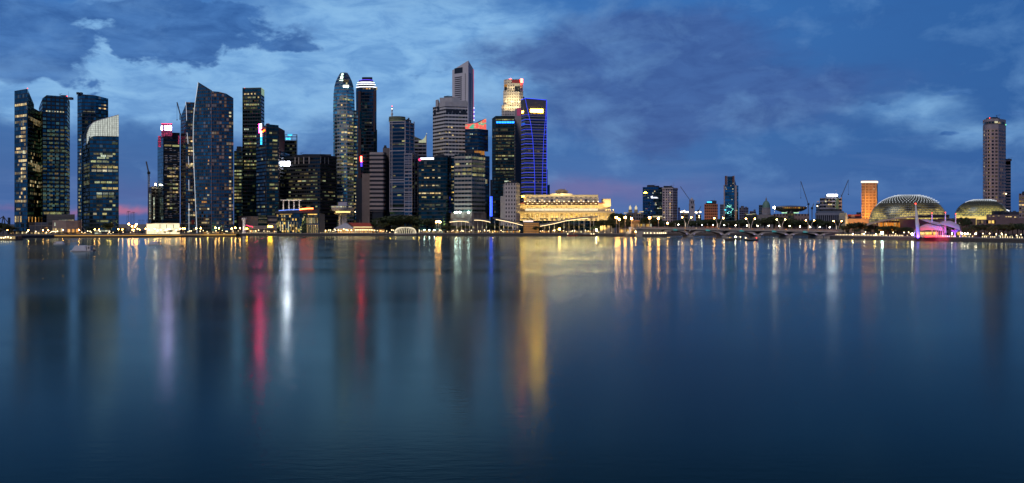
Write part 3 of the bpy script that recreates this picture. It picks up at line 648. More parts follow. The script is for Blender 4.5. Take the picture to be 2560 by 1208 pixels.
m.strip([(x - 1.9, y, Z(332, 965)), (x + 1.6, y, Z(326, 965))], [(x - 1.9, y + .6, Z(332, 965)), (x + 1.6, y + .6, Z(326, 965))]); m.build('sign_emblem', M['sign_orange'], t)
wins(t, C_, Q, 330, 545, 26, [M['g_green'], M['g_gdim'], M['g_dim']], 3, 4, 41, (1, 2), (.05, .95), .45)
rowstrip(t, C_, Q, 399, .1, .95, M['g_gdim'], 1.5, 2.4, .7); rowstrip(t, C_, Q, 415, .1, .95, M['g_green'], 1.7, 2.4, .8); rowstrip(t, L, C_, 370, .2, .9, M['g_gdim'], 1.2, 2.2, .9)
wins(t, L, C_, 395, 555, 16, [M['g_green'], M['g_dim']], 3, 4, 42, (1, 1), (.1, .95), .45)
for py in (541, 546, 551, 556, 561): rowstrip(t, L, C_, py, .15, .95, M['g_gdim'], 1.2, 2.8, .8)

q = front(711, 742, 1030, 26, 351); mk = fac('frame_top_glass', 3, 4, .04, .35, (.03, .065, .085), (.014, .032, .042), .06, .3)
t = bld('frame_topped_tower', 'teal tower with an open steel frame on its roof and a blue-white sign', 'office tower', q, [mk, M['dark']])
m = MB(); z0, z1 = q[0][2], Z(337, 1030)
for px in (712, 720, 730, 741): m.bar((*W(px, 1030), z0), (*W(px, 1030), z1), .3); m.bar((*W(px, 1052), z0), (*W(px, 1052), z1), .3)
for dd in (1030, 1052): m.bar((*W(711, dd), z1), (*W(743, dd), z1), .35); m.bar((*W(711, dd), (z0 + z1) / 2), (*W(743, dd), (z0 + z1) / 2), .2)
m.bar((*W(743, 1030), z1), (*W(743, 1030), Z(395, 1030)), .3)
m.build('roof_frame', M['steel'], t)
pane(t, W(718, 1034), W(731, 1034), 3.2, Z(337.5, 1034), 5.6, 1.8, M['led_cyan'], 'lit_sign'); pane(t, W(713, 1038), W(730, 1038), 3.5, Z(347, 1038), 5, 2, M['led_cyan'], 'lit_panel')
wins(t, q[0], q[1], 360, 400, 5, [M['g_gdim']], 3, 4, 6)

# --- wide dark block with white sign
md = fac('black_office', 3, 4, .06, .5, (.018, .03, .045), (.012, .014, .018), .12, .25, GREEN, WARM, row=.5)
L, C_, Q = W(700, 985), W(801, 962), W(841, 985)
q = corner(700, 985, 801, 962, 841, 985, 389)
t = bld('wide_dark_block', 'broad black office block with a blazing white sign at its top corner', 'office block', q, [md, M['dark']])
for px in (746, 757, 772, 788): pane(t, L, C_, (px - 700) * 975 / F * 1.03, Z(401, 970), 1.0, 7.5, M['stone'], 'loggia_pier')
for px in (802, 816, 829): pane(t, C_, Q, (px - 801) * 975 / F * 1.05, Z(401, 970), .8, 7.5, M['stone'], 'loggia_pier')
add(t, 'parapet', withz(inset(q, 1.006), q[0][2] + .8), M['dark'], q[0][2] - 1.2)
pane(t, L, C_, (717 - 700) * 975 / F * 1.03, Z(409, 978), 11.2, 4.8, M['sign_white'], 'lit_sign', .8)
for py, n, k in ((425, 4, 'g_gdim'), (437, 6, 'g_gdim'), (445, 8, 'g_gdim'), (453, 6, 'g_green'), (456, 6, 'g_gdim'), (466, 6, 'g_gdim'), (474, 3, 'g_green'), (484, 2, 'g_green'), (492, 6, 'g_gdim'), (500, 12, 'g_green'), (501, 6, 'g_gdim'), (520, 3, 'g_green')):
    wins(t, L, C_, py - 4, py + 4, n, [M[k]], 3, 4, int(py) * 3 + n, (1, 2), (.12, .97), .36, rows=[py])
wins(t, C_, Q, 420, 540, 14, [M['g_gdim'], M['g_green']], 3, 4, 77, (1, 3), (.1, .95), .36)
# ================================================================ CENTRE
# --- bullet tower
bm_ = fac('clear_glass', 3, 4, .05, .34, (.36, .46, .50), (.16, .22, .27), .02, .3, WARM, COOL, row=.2, rough=.08)
bm2 = fac('office_glass_front', 3, 4, .05, .42, (.13, .18, .22), (.34, .38, .38), .5, .55, WARM, GREEN, row=.45)
d = 1003; prof = [(560, 24.2), (480, 25.4), (400, 26.3), (330, 27), (270, 27.2), (231, 26.2), (212, 24), (200, 20.6), (190, 16), (183, 12.2), (179.2, 9.8), (177.8, 8.6), (177.6, 0)]
cx_ = 859.8; t = thing('bullet_tower', 'bullet-shaped pale glass tower with white signs near its rounded top', 'skyscraper', (*W(cx_, d + 12), GZ))
c = W(cx_, d + 12); sc = d / F
pr = [(27.0 * sc * .98, GZ - .2)] + [(r * sc, Z(py, d)) for py, r in prof]
pr[0] = (pr[1][0], GZ - .2)
MB().lathe((*c, 0), pr, 40, sx=1, sy=.62).build('glass_shell', bm_, t, smooth=False)
# flat lit office front let into the shell
fa, fb = W(844, d - 5.5), W(884, d - 3); zt = Z(236, d)
fr = [(*W(843, d + 3.8), zt - 8), (*W(852, d + 2.2), zt), (*W(868, d + 2.2), zt), (*W(884.5, d + 8), zt - 22), (*W(880, d + 14), zt - 20), (*W(846, d + 12), zt - 8)]
MB().prism(fr).build('office_front', [bm2, M['dark']], t)
FA, FB, FC = fr[0][:2], fr[2][:2], fr[3][:2]; fr1 = fr[1][:2]
for py, u0, u1, k in ((248, .3, .98, 'g_green'), (288, .25, .8, 'g_warm'), (331, .1, .98, 'g_warm'), (349, .0, .98, 'g_warm'), (368, .2, .98, 'g_green'), (392, .1, .98, 'g_green'), (397, .1, .95, 'g_gdim'), (409, .1, .98, 'g_warm'), (442, .2, .9, 'g_green')):
    rowstrip(t, fr1, FB, py, u0 * .8, u1, M[k], 2., 3., .5); rowstrip(t, FB, FC, py + 2, .02, u1 - .1, M[k], 1.7, 3., .6)
wins(t, fr1, FB, 260, 530, 34, [M['g_warm'], M['g_green'], M['g_gdim']], 2, 4, 51, (1, 2), (.0, 1), .42)
wins(t, FB, FC, 270, 530, 30, [M['g_warm'], M['g_green'], M['g_gdim']], 2, 4, 52, (1, 2), (.05, .95), .42)
A_, B_ = W(857, d + 5), W(874, d + 5)
pane(t, A_, B_, 3.6, Z(214, d), 6.4, 2.4, M['sign_soft'], 'lit_sign', .8, .2); pane(t, A_, B_, 4.4, Z(206.5, d), 1.6, 1.6, M['g_cool'], 'sign_emblem', .8, -.4)
pane(t, A_, B_, 3.6, Z(200, d), 6.4, 2.4, M['g_dim'], 'lit_deck', .8, -1.)
s = pane(t, W(841, d + 9.4), W(849, d + 6.2), 2, Z(206, d), 2.6, 2.8, M['sign_soft'], 'lit_sign', .8)
for py, yy in ((186, 7.6), (193, 6.6), (204, 5.6)): MB().bar((*W(857, d + yy), Z(py, d)), (*W(873, d + yy), Z(py, d)), .35).build('crown_rail', M['steel'], t)
q = front(884, 895, d + 12, 20, 276); MB().prism(q).build('rear_bay', [fac('rear_bay_glass', 3, 4, .04, .4, (.08, .14, .19), (.05, .08, .1), .3, .4, WARM, GREEN, row=.3), M['dark']], t)
wins(t, q[0], q[1], 300, 530, 26, [M['g_warm'], M['g_green']], 2, 4, 53, (1, 2), (0, 1), .42)

# --- round-shouldered tower with white light crown
mt_ = fac('navy_glass', 3, 4, .03, .25, (.03, .055, .09), (.02, .022, .035), .015, .4, WARM, COOL); mtr = fac('plum_stone', 3, 4, .2, .3, (.05, .08, .12), (.045, .022, .03), .02, .3)
d = 1080; t = thing('light_crowned_tower', 'navy tower with chamfered corners and white light bands round its crown', 'skyscraper', (*W(915, d + 20), GZ))
def octo(pl, pr, d, dep, ch, py): a, b = W(pl, d), W(pr, d); k = ch * d / F; z = Z(py, d); sh = ((pl + pr) / 2 - CX) / F; return [(q[0] + (q[1] - a[1]) * sh, q[1], z) for q in [(a[0] + k, a[1], z), (b[0] - k, a[1], z), (b[0], a[1] + k, z), (b[0], a[1] + dep - k, z), (b[0] - k, a[1] + dep, z), (a[0] + k, a[1] + dep, z), (a[0], a[1] + dep - k, z), (a[0], a[1] + k, z)]]
MB().prism(octo(890, 941.5, d, 26, 9, 222)).build('facade', [mt_, M['dark']], t)
MB().prism(octo(888, 943, d - 1, 28, 9, 324)).build('lower_shaft', [mt_, M['dark']], t)
for px in (898.5, 937): pane(t, W(880, d - .6), W(945, d - .6), (px - 880) * d / F, (Z(228, d) + Z(330, d)) / 2, 3.4, Z(228, d) - Z(330, d), mtr, 'stone_pier', .8)
pane(t, W(880, d - 1.8), W(945, d - 1.8), 18 * d / F, (Z(324, d) + GZ) / 2, 4.5, Z(324, d) - GZ, mtr, 'stone_pier', .8)
for k, (l, r, py) in enumerate(((890.5, 941, 216.5), (892, 938.5, 210), (894, 936, 205), (897, 933, 199))):
    o = octo(l, r, d + k * .8, 26 - k * 2, 10, py); add(t, 'crown_tier', o, M['dark'], Z(222 - k * 6, d))
    if k < 3 or 1: P = [(p[0], p[1], p[2]) for p in o[-1:] + o[:3]]; P = [(p[0], p[1] - .4, p[2] - .3) for p in P]; MB().path(P, .55 if k < 3 else .3).build('crown_light', M['led_white'] if k < 3 else M['led_violet'], t)
add(t, 'crown_cap', octo(905, 931, d + 6, 14, 3, 193), M['dark'], Z(200, d))
for px, k in ((909, 'g_dim'), (917, 'g_amber'), (924, 'g_amber'), (933, 'g_dim')): pane(t, W(890, d), W(941, d), (px - 890) * d / F, Z(221.5, d), 2.2, 1.6, M[k])
for px in (909, 916, 923, 930): pane(t, W(890, d), W(941, d), (px - 890) * d / F, Z(212, d), .9, .9, M['g_cool'], 'spot_light', out=1.)
pane(t, W(939.5, d), W(942, d), .6, Z(220, d), 1.4, 4, M['g_gold'], 'corner_lamp', out=-4.)
for px, a, b, k in ((903, 391, 405, 'red_soft'), (903.5, 405, 417, 'led_violet')): pane(t, W(880, d - 2.2), W(945, d - 2.2), (px - 880) * d / F, Z((a + b) / 2, d), 2.0, (b - a) * d / F, M[k], 'banner_light', .8)
wins(t, W(905, d), W(934, d), 250, 440, 8, [M['g_dim'], M['g_gdim']], 3, 4, 61, (1, 1), (0, 1), .3)

# --- low neighbours
t = bld('slate_slab', 'plain dark slab with a beige end wall behind the mushroom-shaped pavilion', 'office block', front(890, 906, 1010, 30, 446), [M['dark'], M['roof']], 'dark_wing')
MB().prism(front(905, 924.5, 1004, 34, 434)).build('beige_wing', [plain('beige_render', (.19, .16, .15)), M['roof']], t)
mb = fac('ribbed_stone', 40, 4.7, 0, .52, (.012, .012, .016), (.33, .29, .28), 0, 0, metal=0, rough=.4)
d = 985; n = 8; arc = [W(924, d + 3), W(928, d + 1)] + [W(956 + 10 * math.sin(a), d + 1 + 12 * (1 - math.cos(a))) for a in [k * math.pi / 2 / n for k in range(n + 1)]]
q = withz(arc + [W(966, d + 26), W(924, d + 26)], Z(382, d))
t = bld('ribbed_tower', 'beige round-cornered tower with deep dark window bands', 'office tower', q, [mb, M['roof']], z0=Z(529, d))
add(t, 'cornice', withz(inset(q, 1.004), Z(380.5, d)), plain('pale_band', (.36, .33, .32)), Z(386.5, d))
MB().prism(front(957, 975, d + 27, 14, 370)).build('service_core', [plain('grey_core', (.15, .14, .145)), M['roof']], t)
MB().prism(withz(inset(q, .8), Z(529, d) + .2)).build('dark_base', M['dark'], t)
for k in (.3, .6): pane(t, W(956, d + 1), W(966, d + 10), 3, Z(440 + 180 * k, d), 1, 1, M['g_cool'], 'window')

# --- white grid tower with round top and mast
mgr = fac('white_grid', 5, 4.2, .05, .26, (.035, .06, .10), (.30, .29, .33), .04, .5, GREEN, COOL, rough=.15); mgr2 = fac('window_band', 60, 4.2, .0, .35, (.03, .05, .085), (.06, .08, .12), .04, .3, GREEN, COOL)
d = 980; zt = Z(302, d)
q = [(*W(975, d + 4), zt), (*W(1013, d), zt), (*W(1035, d + 10), zt - 2), (*W(1035, d + 40), zt), (*W(978, d + 40), zt)]
t = bld('white_grid_tower', 'white gridded office tower with a round drum and mast on its roof', 'skyscraper', q, [mgr2, M['roof']])
wf = plain('white_frame', (.42, .41, .44), .6)
def bars(root, a, b, d, ys, xs, y0, y1, w=.7, name='frame'):
    """white frame lattice laid on face a-b"""
    Lf = math.hypot(b[0] - a[0], b[1] - a[1])
    for y in ys: pane(root, a, b, Lf / 2, Z(y, d), Lf, w, wf, name + '_rail', .9)
    for f in xs: pane(root, a, b, Lf * f, (Z(y0, d) + Z(y1, d)) / 2, w * .9, Z(y0, d) - Z(y1, d), wf, name + '_post', 1.0)
bars(t, q[0], q[1], d, [303, 308.5, 377, 449, 455, 521, 528], [0.0, .14, 1.0], 302, 530)
bars(t, q[1], q[2], d + 5, [309, 318, 328, 338, 348, 358, 368, 378], [0, .5, 1.0], 303, 530)
q2 = [(*W(1011, d - 1), Z(383, d)), (*W(1030, d - 1), Z(383, d)), (*W(1043.5, d + 9), Z(383, d)), (*W(1043, d + 30), Z(383, d)), (*W(1012, d + 30), Z(383, d))]
MB().prism(q2).build('lower_block', [mgr, M['roof']], t)
bars(t, q2[0], q2[1], d, [384 + k * 8.6 for k in range(18)], [0, 1.0], 383, 530, .55); bars(t, q2[1], q2[2], d + 4, [384 + k * 8.6 for k in range(18)], [.5, 1.0], 383, 530, .55)
c = W(993, d + 20); rr_ = 20.5 * d / F
MB().lathe((*c, 0), [(rr_ * .96, zt - 1), (rr_ * .96, Z(297, d)), (rr_ * 1.04, Z(296.5, d)), (rr_ * 1.04, Z(294.5, d)), (rr_, Z(294, d)), (rr_, Z(290, d)), (rr_ * 1.03, Z(289.5, d)), (rr_ * 1.03, Z(287.5, d)), (0, Z(286, d))], 28).build('drum', plain('drum_grey', (.2, .24, .2)), t)
MB().lathe((*c, 0), [(rr_ * .97, Z(294.2, d)), (rr_ * 1.06, Z(293, d)), (rr_ * 1.06, Z(291.5, d)), (rr_ * .97, Z(290.5, d))], 28).build('drum_light', M['g_gdim'], t)
MB().lathe((*c, 0), [(rr_ * .97, Z(299.5, d)), (rr_ * 1.06, Z(299, d)), (rr_ * 1.06, Z(298, d)), (rr_ * .97, Z(297.5, d))], 28).build('drum_light', M['g_gdim'], t)
a = W(980, d + 16); m = MB().bar((*a, Z(287, d)), (*a, Z(262, d)), .8, 6, .4); m.build('mast', M['white'], t)
for py, r in ((281, 1.2), (271, .9)): MB().lathe((*a, Z(py, d)), [(0, -1), (r, -1), (r, 1), (0, 1)], 8).build('mast_dish', M['white'], t)
MB().ball((*a, Z(281, d)), 1.1).build('mast_lamp', M['sign_soft'], t); MB().ball((*a, Z(268, d)), .8).build('mast_lamp', M['sign_soft'], t); beacon(t, *a, Z(261, d))
add(t, 'rooftop_louvre', withz([W(1014, d + 8), W(1028, d + 12), W(1028, d + 22), W(1014, d + 22)], Z(297, d)), M['steel'], zt - 1)
rowstrip(t, q[0], q[1], 361, .15, .98, M['g_gdim'], 1.6, 4., .4); rowstrip(t, q[0], q[1], 353, .78, 1, M['g_green'], 1.6, 4., .4)
for py, f in ((317, .2), (320, .9), (439, .3), (468, .25), (488, .6), (488, .7), (466, .35), (319, .75)): pane(t, q[0], q[1], 17 * f, Z(py, d), 2.6, 1.4, M['g_green'])

q = front(1035, 1066.5, 1045, 24, 345); q = [(q[0][0], q[0][1], Z(340, 1045)), (q[1][0], q[1][1], Z(355, 1045)), *q[2:]]
t = bld('curved_fin_tower', 'small white banded tower topped by an upswept lit fin', 'office tower', q, [fac('white_bands', 5, 4.2, .03, .42, (.02, .03, .045), (.3, .3, .34), .05, .4, GREEN, COOL), M['roof']])
m = MB(); cv = [(1047, 352), (1053, 351), (1058, 348), (1062, 343.5), (1066.5, 335)]; dd = 1044
m.strip([(*W(px, dd), Z(357, dd)) for px, py in cv], [(*W(px, dd), Z(py, dd)) for px, py in cv]); m.strip([(*W(px, dd + 1.5), Z(py, dd)) for px, py in cv], [(*W(px, dd + 1.5), Z(357, dd)) for px, py in cv]); m.strip([(*W(px, dd), Z(py, dd)) for px, py in cv], [(*W(px, dd + 1.5), Z(py, dd)) for px, py in cv]); m.build('upswept_fin', glow('fin_glow', lin((225, 230, 190)), .55, False, .3), t)
MB().bar((*W(1066, dd), Z(335, dd)), (*W(1066, dd), Z(400, dd)), .4).build('fin_post', wf, t)
MB().ball((*W(1066.5, dd), Z(334, dd)), .5).build('fin_lamp', M['g_cool'], t)

# --- dark green round-cornered block
d = 960; mdk = fac('ink_glass', 3, 4.2, .03, .3, (.018, .045, .06), (.008, .02, .03), .08, .4, WARM, GREEN, row=.5)
arc = [W(1046.6, d + 3)] + [W(1088, d)] + [W(1112 + 17 * math.sin(a), d + 16 * (1 - math.cos(a))) for a in [k * math.pi / 2 / 8 for k in range(9)]]
q = withz(arc + [W(1129, d + 34), W(1050, d + 34)], Z(392, d))
t = bld('ink_glass_block', 'dark green glass block with a rounded corner and a pink globe at roof level', 'office block', q, [mdk, M['roof']])
pane(t, q[0], q[1], 9.5, Z(396.5, d), 15, 2.2, M['led_white'], 'roof_sign', .6); MB().ball((*W(1049.5, d - 1), Z(399.6, d)), 1.5, 10, 7).build('pink_globe', M['led_pink'], t)
add(t, 'roof_drum', withz([W(1088, d + 6), W(1108, d + 5), W(1118, d + 16), W(1088, d + 22)], Z(387.5, d)), M['dark'], Z(393, d))
for py, n, k in ((430, 2, 'g_warm'), (447, 3, 'g_warm'), (468, 3, 'g_warm'), (471, 4, 'g_gdim'), (489, 7, 'g_warm'), (420, 2, 'g_gdim'), (512, 4, 'g_gdim'), (500, 2, 'g_green'), (525, 3, 'g_gdim')):
    wins(t, q[0], q[1], py - 4, py + 4, n, [M[k]], 3, 4.2, int(py) + 1, (1, 2), (.0, 1), .3, rows=[py]); wins(t, q[1], q[3], py - 4, py + 4, max(1, n // 2), [M[k]], 3, 4.2, int(py) + 5, (1, 2), (.0, 1), .3, rows=[py])

# --- grid tower with notched crown
d = 1040; mo = fac('notched_grid', 4, 4.2, .05, .5, (.018, .03, .045), (.56, .58, .58), .04, .5, WARM, GREEN, rough=.2)
q = [(*W(1082, d + 22), Z(262, d)), (*W(1113, d), Z(262, d)), (*W(1168.8, d + 6), Z(262, d)), (*W(1168, d + 46), Z(262, d)), (*W(1090, d + 50), Z(262, d))]
t = bld('notched_tower', 'grey-white office tower with banded windows and a stepped notched crown', 'skyscraper', q, [mo, M['roof']])
cr_ = plain('crown_stone', (.46, .48, .49))
add(t, 'crown_front', withz([W(1098, d + 10), W(1113, d - .6), W(1168, d + 5.4), W(1168, d + 30), W(1100, d + 36)], Z(254, d)), cr_, Z(266, d)); add(t, 'crown_top', withz([W(1099, d + 12), W(1131, d + 8), W(1150, d + 10), W(1150, d + 34), W(1100, d + 38)], Z(241, d)), cr_, Z(255, d))
add(t, 'crown_pier', withz([W(1089, d + 18), W(1096, d + 12), W(1098, d + 26), W(1091, d + 30)], Z(245, d)), cr_, Z(263, d)); add(t, 'crown_wing', withz([W(1150, d + 6), W(1169, d + 8), W(1169, d + 34), W(1151, d + 34)], Z(250, d)), cr_, Z(255, d))
for a, b, y0, y1 in ((1132, 1149, 274, 283), (1152, 1167, 276, 285), (1115, 1131, 272, 281), (1115, 1131, 263, 268)): pane(t, W(1113, d), W(1168.8, d + 6), ((a + b) / 2 - 1113) * d / F, Z((y0 + y1) / 2, d), (b - a) * d / F, (y1 - y0) * d / F, M['dark'], 'loggia', .5)
for a, y0 in ((1088, 277), (1098, 270)): pane(t, q[0], q[1], (a - 1082) * d / F * 1.7, Z(y0, d), 4.5, 7, M['dark'], 'loggia', .5)
for py, f in ((317, .15), (331, .05), (331, .2), (338, .35), (346, .1), (352, .5), (318, .3), (392, .7), (379, .25), (360, .1)): pane(t, q[1], q[2], 26 * f, Z(py, d), 1.8, 1.4, M['g_warm'])
for py, f in ((331, .6), (346, .7), (345, .85), (372, .7)): pane(t, q[0], q[1], 26 * f, Z(py, d), 1.4, 1.4, M['g_warm'])
MB().prism(front(1128, 1136, d - 60, 30, 395)).build('link_block', [mdk, M['roof']], t); wins(t, W(1128, d - 60), W(1136, d - 60), 400, 525, 16, [M['g_dim'], M['g_gold']], 1.5, 4, 5, (1, 1), (0, 1), .35)

# --- tall white slab
d = 1300; mw = fac('white_slab', 3.2, 4, .16, .45, (.03, .05, .075), (.60, .60, .60), .03, .4, rough=.2)
z = lambda y: Z(y, d)
L, C_, Q = W(1130.6, d + 3), W(1170.8, d - 18), W(1183.6, d + 6); Bk = (L[0] + Q[0] - C_[0], L[1] + Q[1] - C_[1])
q = [(*L, z(175)), (*C_, z(157)), (*Q, z(171)), (*Bk, z(178))]
t = bld('white_slab_tower', 'tallest slim white slab tower with a pink-tinted right side', 'skyscraper', q, [plain('white_panel', (.62, .62, .64), .6, var=.1), M['roof']])
Lf = math.hypot(C_[0] - L[0], C_[1] - L[1]); Lr = math.hypot(Q[0] - C_[0], Q[1] - C_[1])
pane(t, L, C_, Lf * .40, z(178), Lf * .5, 8, M['dark'], 'top_louvre', .5)
for k in range(26): pane(t, L, C_, Lf * .38, z(195 + k * 5), Lf * .44, 1.4, M['dark'], 'window_band', .4)
for k in range(26): pane(t, L, C_, Lf * .82, z(190 + k * 5), 1.6, 1.6, M['dark'], 'window', .4)
for k in range(27): pane(t, C_, Q, Lr * .35, z(188 + k * 5), Lr * .3, 1.5, M['dark'], 'window_band', .4)
for k in range(7): MB().ball((*W(1185, d - 8), z(272 + k * 5.0)), .8, 6, 4).build('corner_lamp', M['led_violet'] if k % 2 else M['led_white'], t)
MB().bar((Q[0] + .3, Q[1] - .5, z(172)), (Q[0] + .3, Q[1] - .5, z(300)), .4).build('pink_glow_bar', M['pink_soft'], t)  # added glowing bar stands in for pink light reflected on this side

# --- tower with red LED roof
d = 1020; t = thing('led_roofed_tower', 'dark blue tower with a coral and green lit screen wrapping its roof', 'office tower', (*W(1190, d + 15), GZ))
mn = fac('navy_bands', 3, 4.2, .02, .35, (.03, .06, .10), (.012, .02, .035), .05, .25, COOL, WARM, row=.8)
L, C_, Q = W(1162.5, d + 4), W(1196, d), W(1220.5, d + 12)
MB().prism(corner(1162.5, d + 4, 1196, d, 1220.5, d + 12, 322), Z(377, d)).build('upper_block', [mn, M['dark']], t, )
led, nt, p = newmat('roof_screen'); u, v, _ = sep(nt, node(nt, 'ShaderNodeUVMap')); f = noise(nt, vec(nt, u * .16, v * .2, 3.), 1, 2, .5)
col = mix(nt, f.smooth(.5, .6), lin((255, 100, 90)), lin((60, 190, 150))); col = mix(nt, noise(nt, vec(nt, u * .3, v * .8, 9.), 1, 2).smooth(.55, .7), col, lin((255, 190, 150)))
bsdf(p, nt, Base_Color=(.02, .02, .02), Emission_Color=col, Emission_Strength=1.0); led.cycles.emission_sampling = 'NONE'
s = corner(1163, d + 5, 1196, d + 1, 1215.5, d + 11, [310, 307, 293, 310]); MB().prism(s, lambda p: Z(321, d) if p[0] < C_[0] + 1 else Z(325, d)).build('roof_screen', [led, M['dark']], t)
MB().prism(corner(1164, d + 5, 1196, d + 2, 1212, d + 12, 376), Z(390, d)).build('terrace_core', [glow('terrace_glow', AMBER, .4, False, .6, .3), M['dark']], t)
for px in (1170, 1180, 1190, 1197, 1205, 1211): MB().bar((*W(px, d + 1.5), Z(390, d)), (*W(px, d + 1.5), Z(376.5, d)), .4).build('column', M['stone'], t)
MB().prism(corner(1160, d + 4, 1196, d + 2, 1224, d + 14, 389)).build('lower_block', [mn, M['dark']], t)
for px in (1216, 1219, 1222): pane(t, W(1196, d + 2), W(1224, d + 14), (px - 1196) * d / F * 1.1, Z(453, d), .8, 5, M['g_warm'], 'lit_fin')
for py, u0, u1, k in ((335.5, .35, .6, 'g_cool'), (336, .62, .9, 'g_gdim'), (344, .3, .45, 'g_gdim')): rowstrip(t, L, C_, py, u0, u1, M[k], 1.2, 2.5)
pane(t, L, C_, 9.6, Z(371, d), .8, 1.5, M['g_cool'])
for px in (1226, 1229.5): MB().box(W(px, d - 6)[0] - .5, W(px, d - 6)[0] + .5, d - 6, d - 5, Z(541, d), Z(492, d)).build('violet_light_strip', glow('violet_strip', lin((50, 80, 255)), 5.0, True, .95, 1.4, 1.), t)
MB().box(W(1225.4, d - 5)[0], W(1231, d - 5)[0], d - 5, d + 8, GZ - .2, Z(450, d)).build('strip_block', M['dark'], t)

# --- pale stone tower
d = 958; ms = fac('pale_bands', 4, 4.6, .03, .52, (.03, .045, .06), (.36, .34, .30), .02, .4, rough=.25)
L, C_, Q = W(1136, d + 3), W(1180, d - 4), W(1213, d + 14); q = corner(1136, d + 3, 1180, d - 4, 1213, d + 14, 385)
t = bld('pale_banded_tower', 'pale stone tower with three brightly lit upper floors', 'office tower', q, [ms, M['roof']])
plant(t, q, .7, 2)
for py, segs in ((394, ((.62, .95),)), (410.5, ((.05, .3), (.66, .8), (.86, .98))), (424.5, ((.45, .68), (.72, .98))), (434.5, ((.03, .17), (.2, .32), (.45, .66), (.7, .98)))):
    for a, b in segs: rowstrip(t, L, C_, py, a, b, M['g_green'] if py > 400 else M['g_cool'], 2.2, 3.6, .6)
for py, k in ((396, 'g_green'), (410, 'g_gdim'), (422, 'g_green'), (438, 'g_green'), (428, 'g_gdim')): rowstrip(t, C_, Q, py, .02, .97, M[k], 2.3, 1.8, .4)
for py, f in ((448, .5), (448, .8), (452, .3), (470, .1)): pane(t, C_, Q, 22 * f, Z(py, d), 1.2, 1.8, M['g_gdim'])
t = thing('stone_podium', 'grey stone podium with rooftop floodlights under the pale banded tower', 'podium', (*W(1170, d - 8), GZ))
MB().prism(withz([W(1127, d - 8), W(1180, d - 12), W(1216, d), W(1216, d + 20), W(1128, d + 20)], Z(532, d - 10))).build('podium_wall', [fac('podium_stone', 3, 9, .03, .0, (.20, .18, .16), (.12, .11, .1), 0, 0, metal=0, rough=.8), M['roof']], t)
for px in (1138, 1142, 1150, 1171.5): MB().ball((*W(px, d - 13), Z(531, d)), .75).build('floodlight', M['lamp_cool'], t); MB().bar((*W(px, d - 12.4), Z(534, d)), (*W(px, d - 12.4), Z(531.6, d)), .12).build('lamp_bracket', M['steel'], t)
rowstrip(t, W(1180, d - 12), W(1216, d), 535, .1, .8, M['dark'], 1., 1.6, .7)

# --- dark bronze tower + slim slab + blue-lined tower + floodlit stepped tower
d = 1080; mbz = fac('bronze_glass', 3, 4, .04, .35, (.03, .035, .036), (.02, .02, .02), .16, .5, GREEN, WARM, row=.6)
q = [(*W(1230, d + 8), Z(295, d)), (*W(1239, d), Z(290, d)), (*W(1287, d), Z(290, d)), (*W(1287, d + 40), Z(290, d)), (*W(1232, d + 40), Z(292, d))]
t = bld('bronze_tower', 'dark bronze tower with a teal-lit floor near its flat top', 'skyscraper', q, [mbz, M['dark']])
for py, n, k in ((298, 8, 'g_green'), (343, 10, 'g_green'), (349, 8, 'g_gdim'), (356, 4, 'g_gdim'), (363, 6, 'g_gdim'), (377, 3, 'g_gdim'), (389, 6, 'g_green'), (397, 4, 'g_green'), (421, 9, 'g_green'), (424, 8, 'g_gdim'), (434, 5, 'g_gdim'), (451, 2, 'g_gdim'), (437, 4, 'g_gdim')): wins(t, q[1], q[2], py - 4, py + 4, n, [M[k]], 2.5, 4, int(py) + 7, (1, 2), (.0, 1), .35, rows=[py])
rowstrip(t, q[1], q[2], 306, .03, .98, glow('teal_floor', lin((30, 120, 255)), 5.0, True, .5), 2.2, 3., .5); pane(t, q[1], q[2], 13.5, Z(453.5, d), 5.5, 1.6, M['g_cool'])
d = 1110; q = front(1287.5, 1303.5, d, 14, 271); t = bld('blank_slab', 'slim blank grey slab with a pink-lit top between bronze and blue-lit towers', 'office tower', q, [plain('grey_panel', (.33, .32, .35), .7, var=.08), M['roof']])
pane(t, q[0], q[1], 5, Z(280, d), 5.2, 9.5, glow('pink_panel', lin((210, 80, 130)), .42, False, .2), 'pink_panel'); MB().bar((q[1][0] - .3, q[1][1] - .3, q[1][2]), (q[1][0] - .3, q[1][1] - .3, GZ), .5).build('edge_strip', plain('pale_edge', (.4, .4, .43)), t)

d = 1030; mbl = fac('striped_office', 40, 3.25, 0, .46, (.022, .035, .07), (.20, .205, .23), .0, 0, rough=.2)
L, C_, Q = W(1303, d + 14), W(1313, d), W(1367, d + 6)
q = [(*L, Z(246, d)), (*C_, Z(246, d)), (*Q, Z(249, d)), (*W(1366, d + 40), Z(249, d)), (*W(1304, d + 42), Z(246, d))]
t = bld('blue_lined_tower', 'grey striped tower outlined in blue light lines with a yellow sign', 'skyscraper', q, [mbl, M['dark']])
for a, b, nm in ((L, C_, 'side_crown'), (C_, Q, 'front_crown')):
    l = math.hypot(b[0] - a[0], b[1] - a[1]); pane(t, a, b, l / 2, (Z(247, d) + Z(289, d)) / 2, l - .2, Z(247.5, d) - Z(289, d), plain('crown_panel', (.10, .105, .12)), nm, .5)
MB().path([(L[0], L[1] - .5, Z(246, d) + .2), (C_[0], C_[1] - .5, Z(246, d) + .2), (Q[0], Q[1] - .5, Z(249, d) + .2)], .3).build('roof_light', M['led_blue'], t)
Lf = math.hypot(Q[0] - C_[0], Q[1] - C_[1])
cvL = [(1313, 247), (1319, 275), (1327, 310), (1332, 350), (1335, 400), (1337, 450), (1337, 490)]; cvR = [(1366.3, 250), (1364, 290), (1359, 350), (1356.5, 420), (1355, 490)]
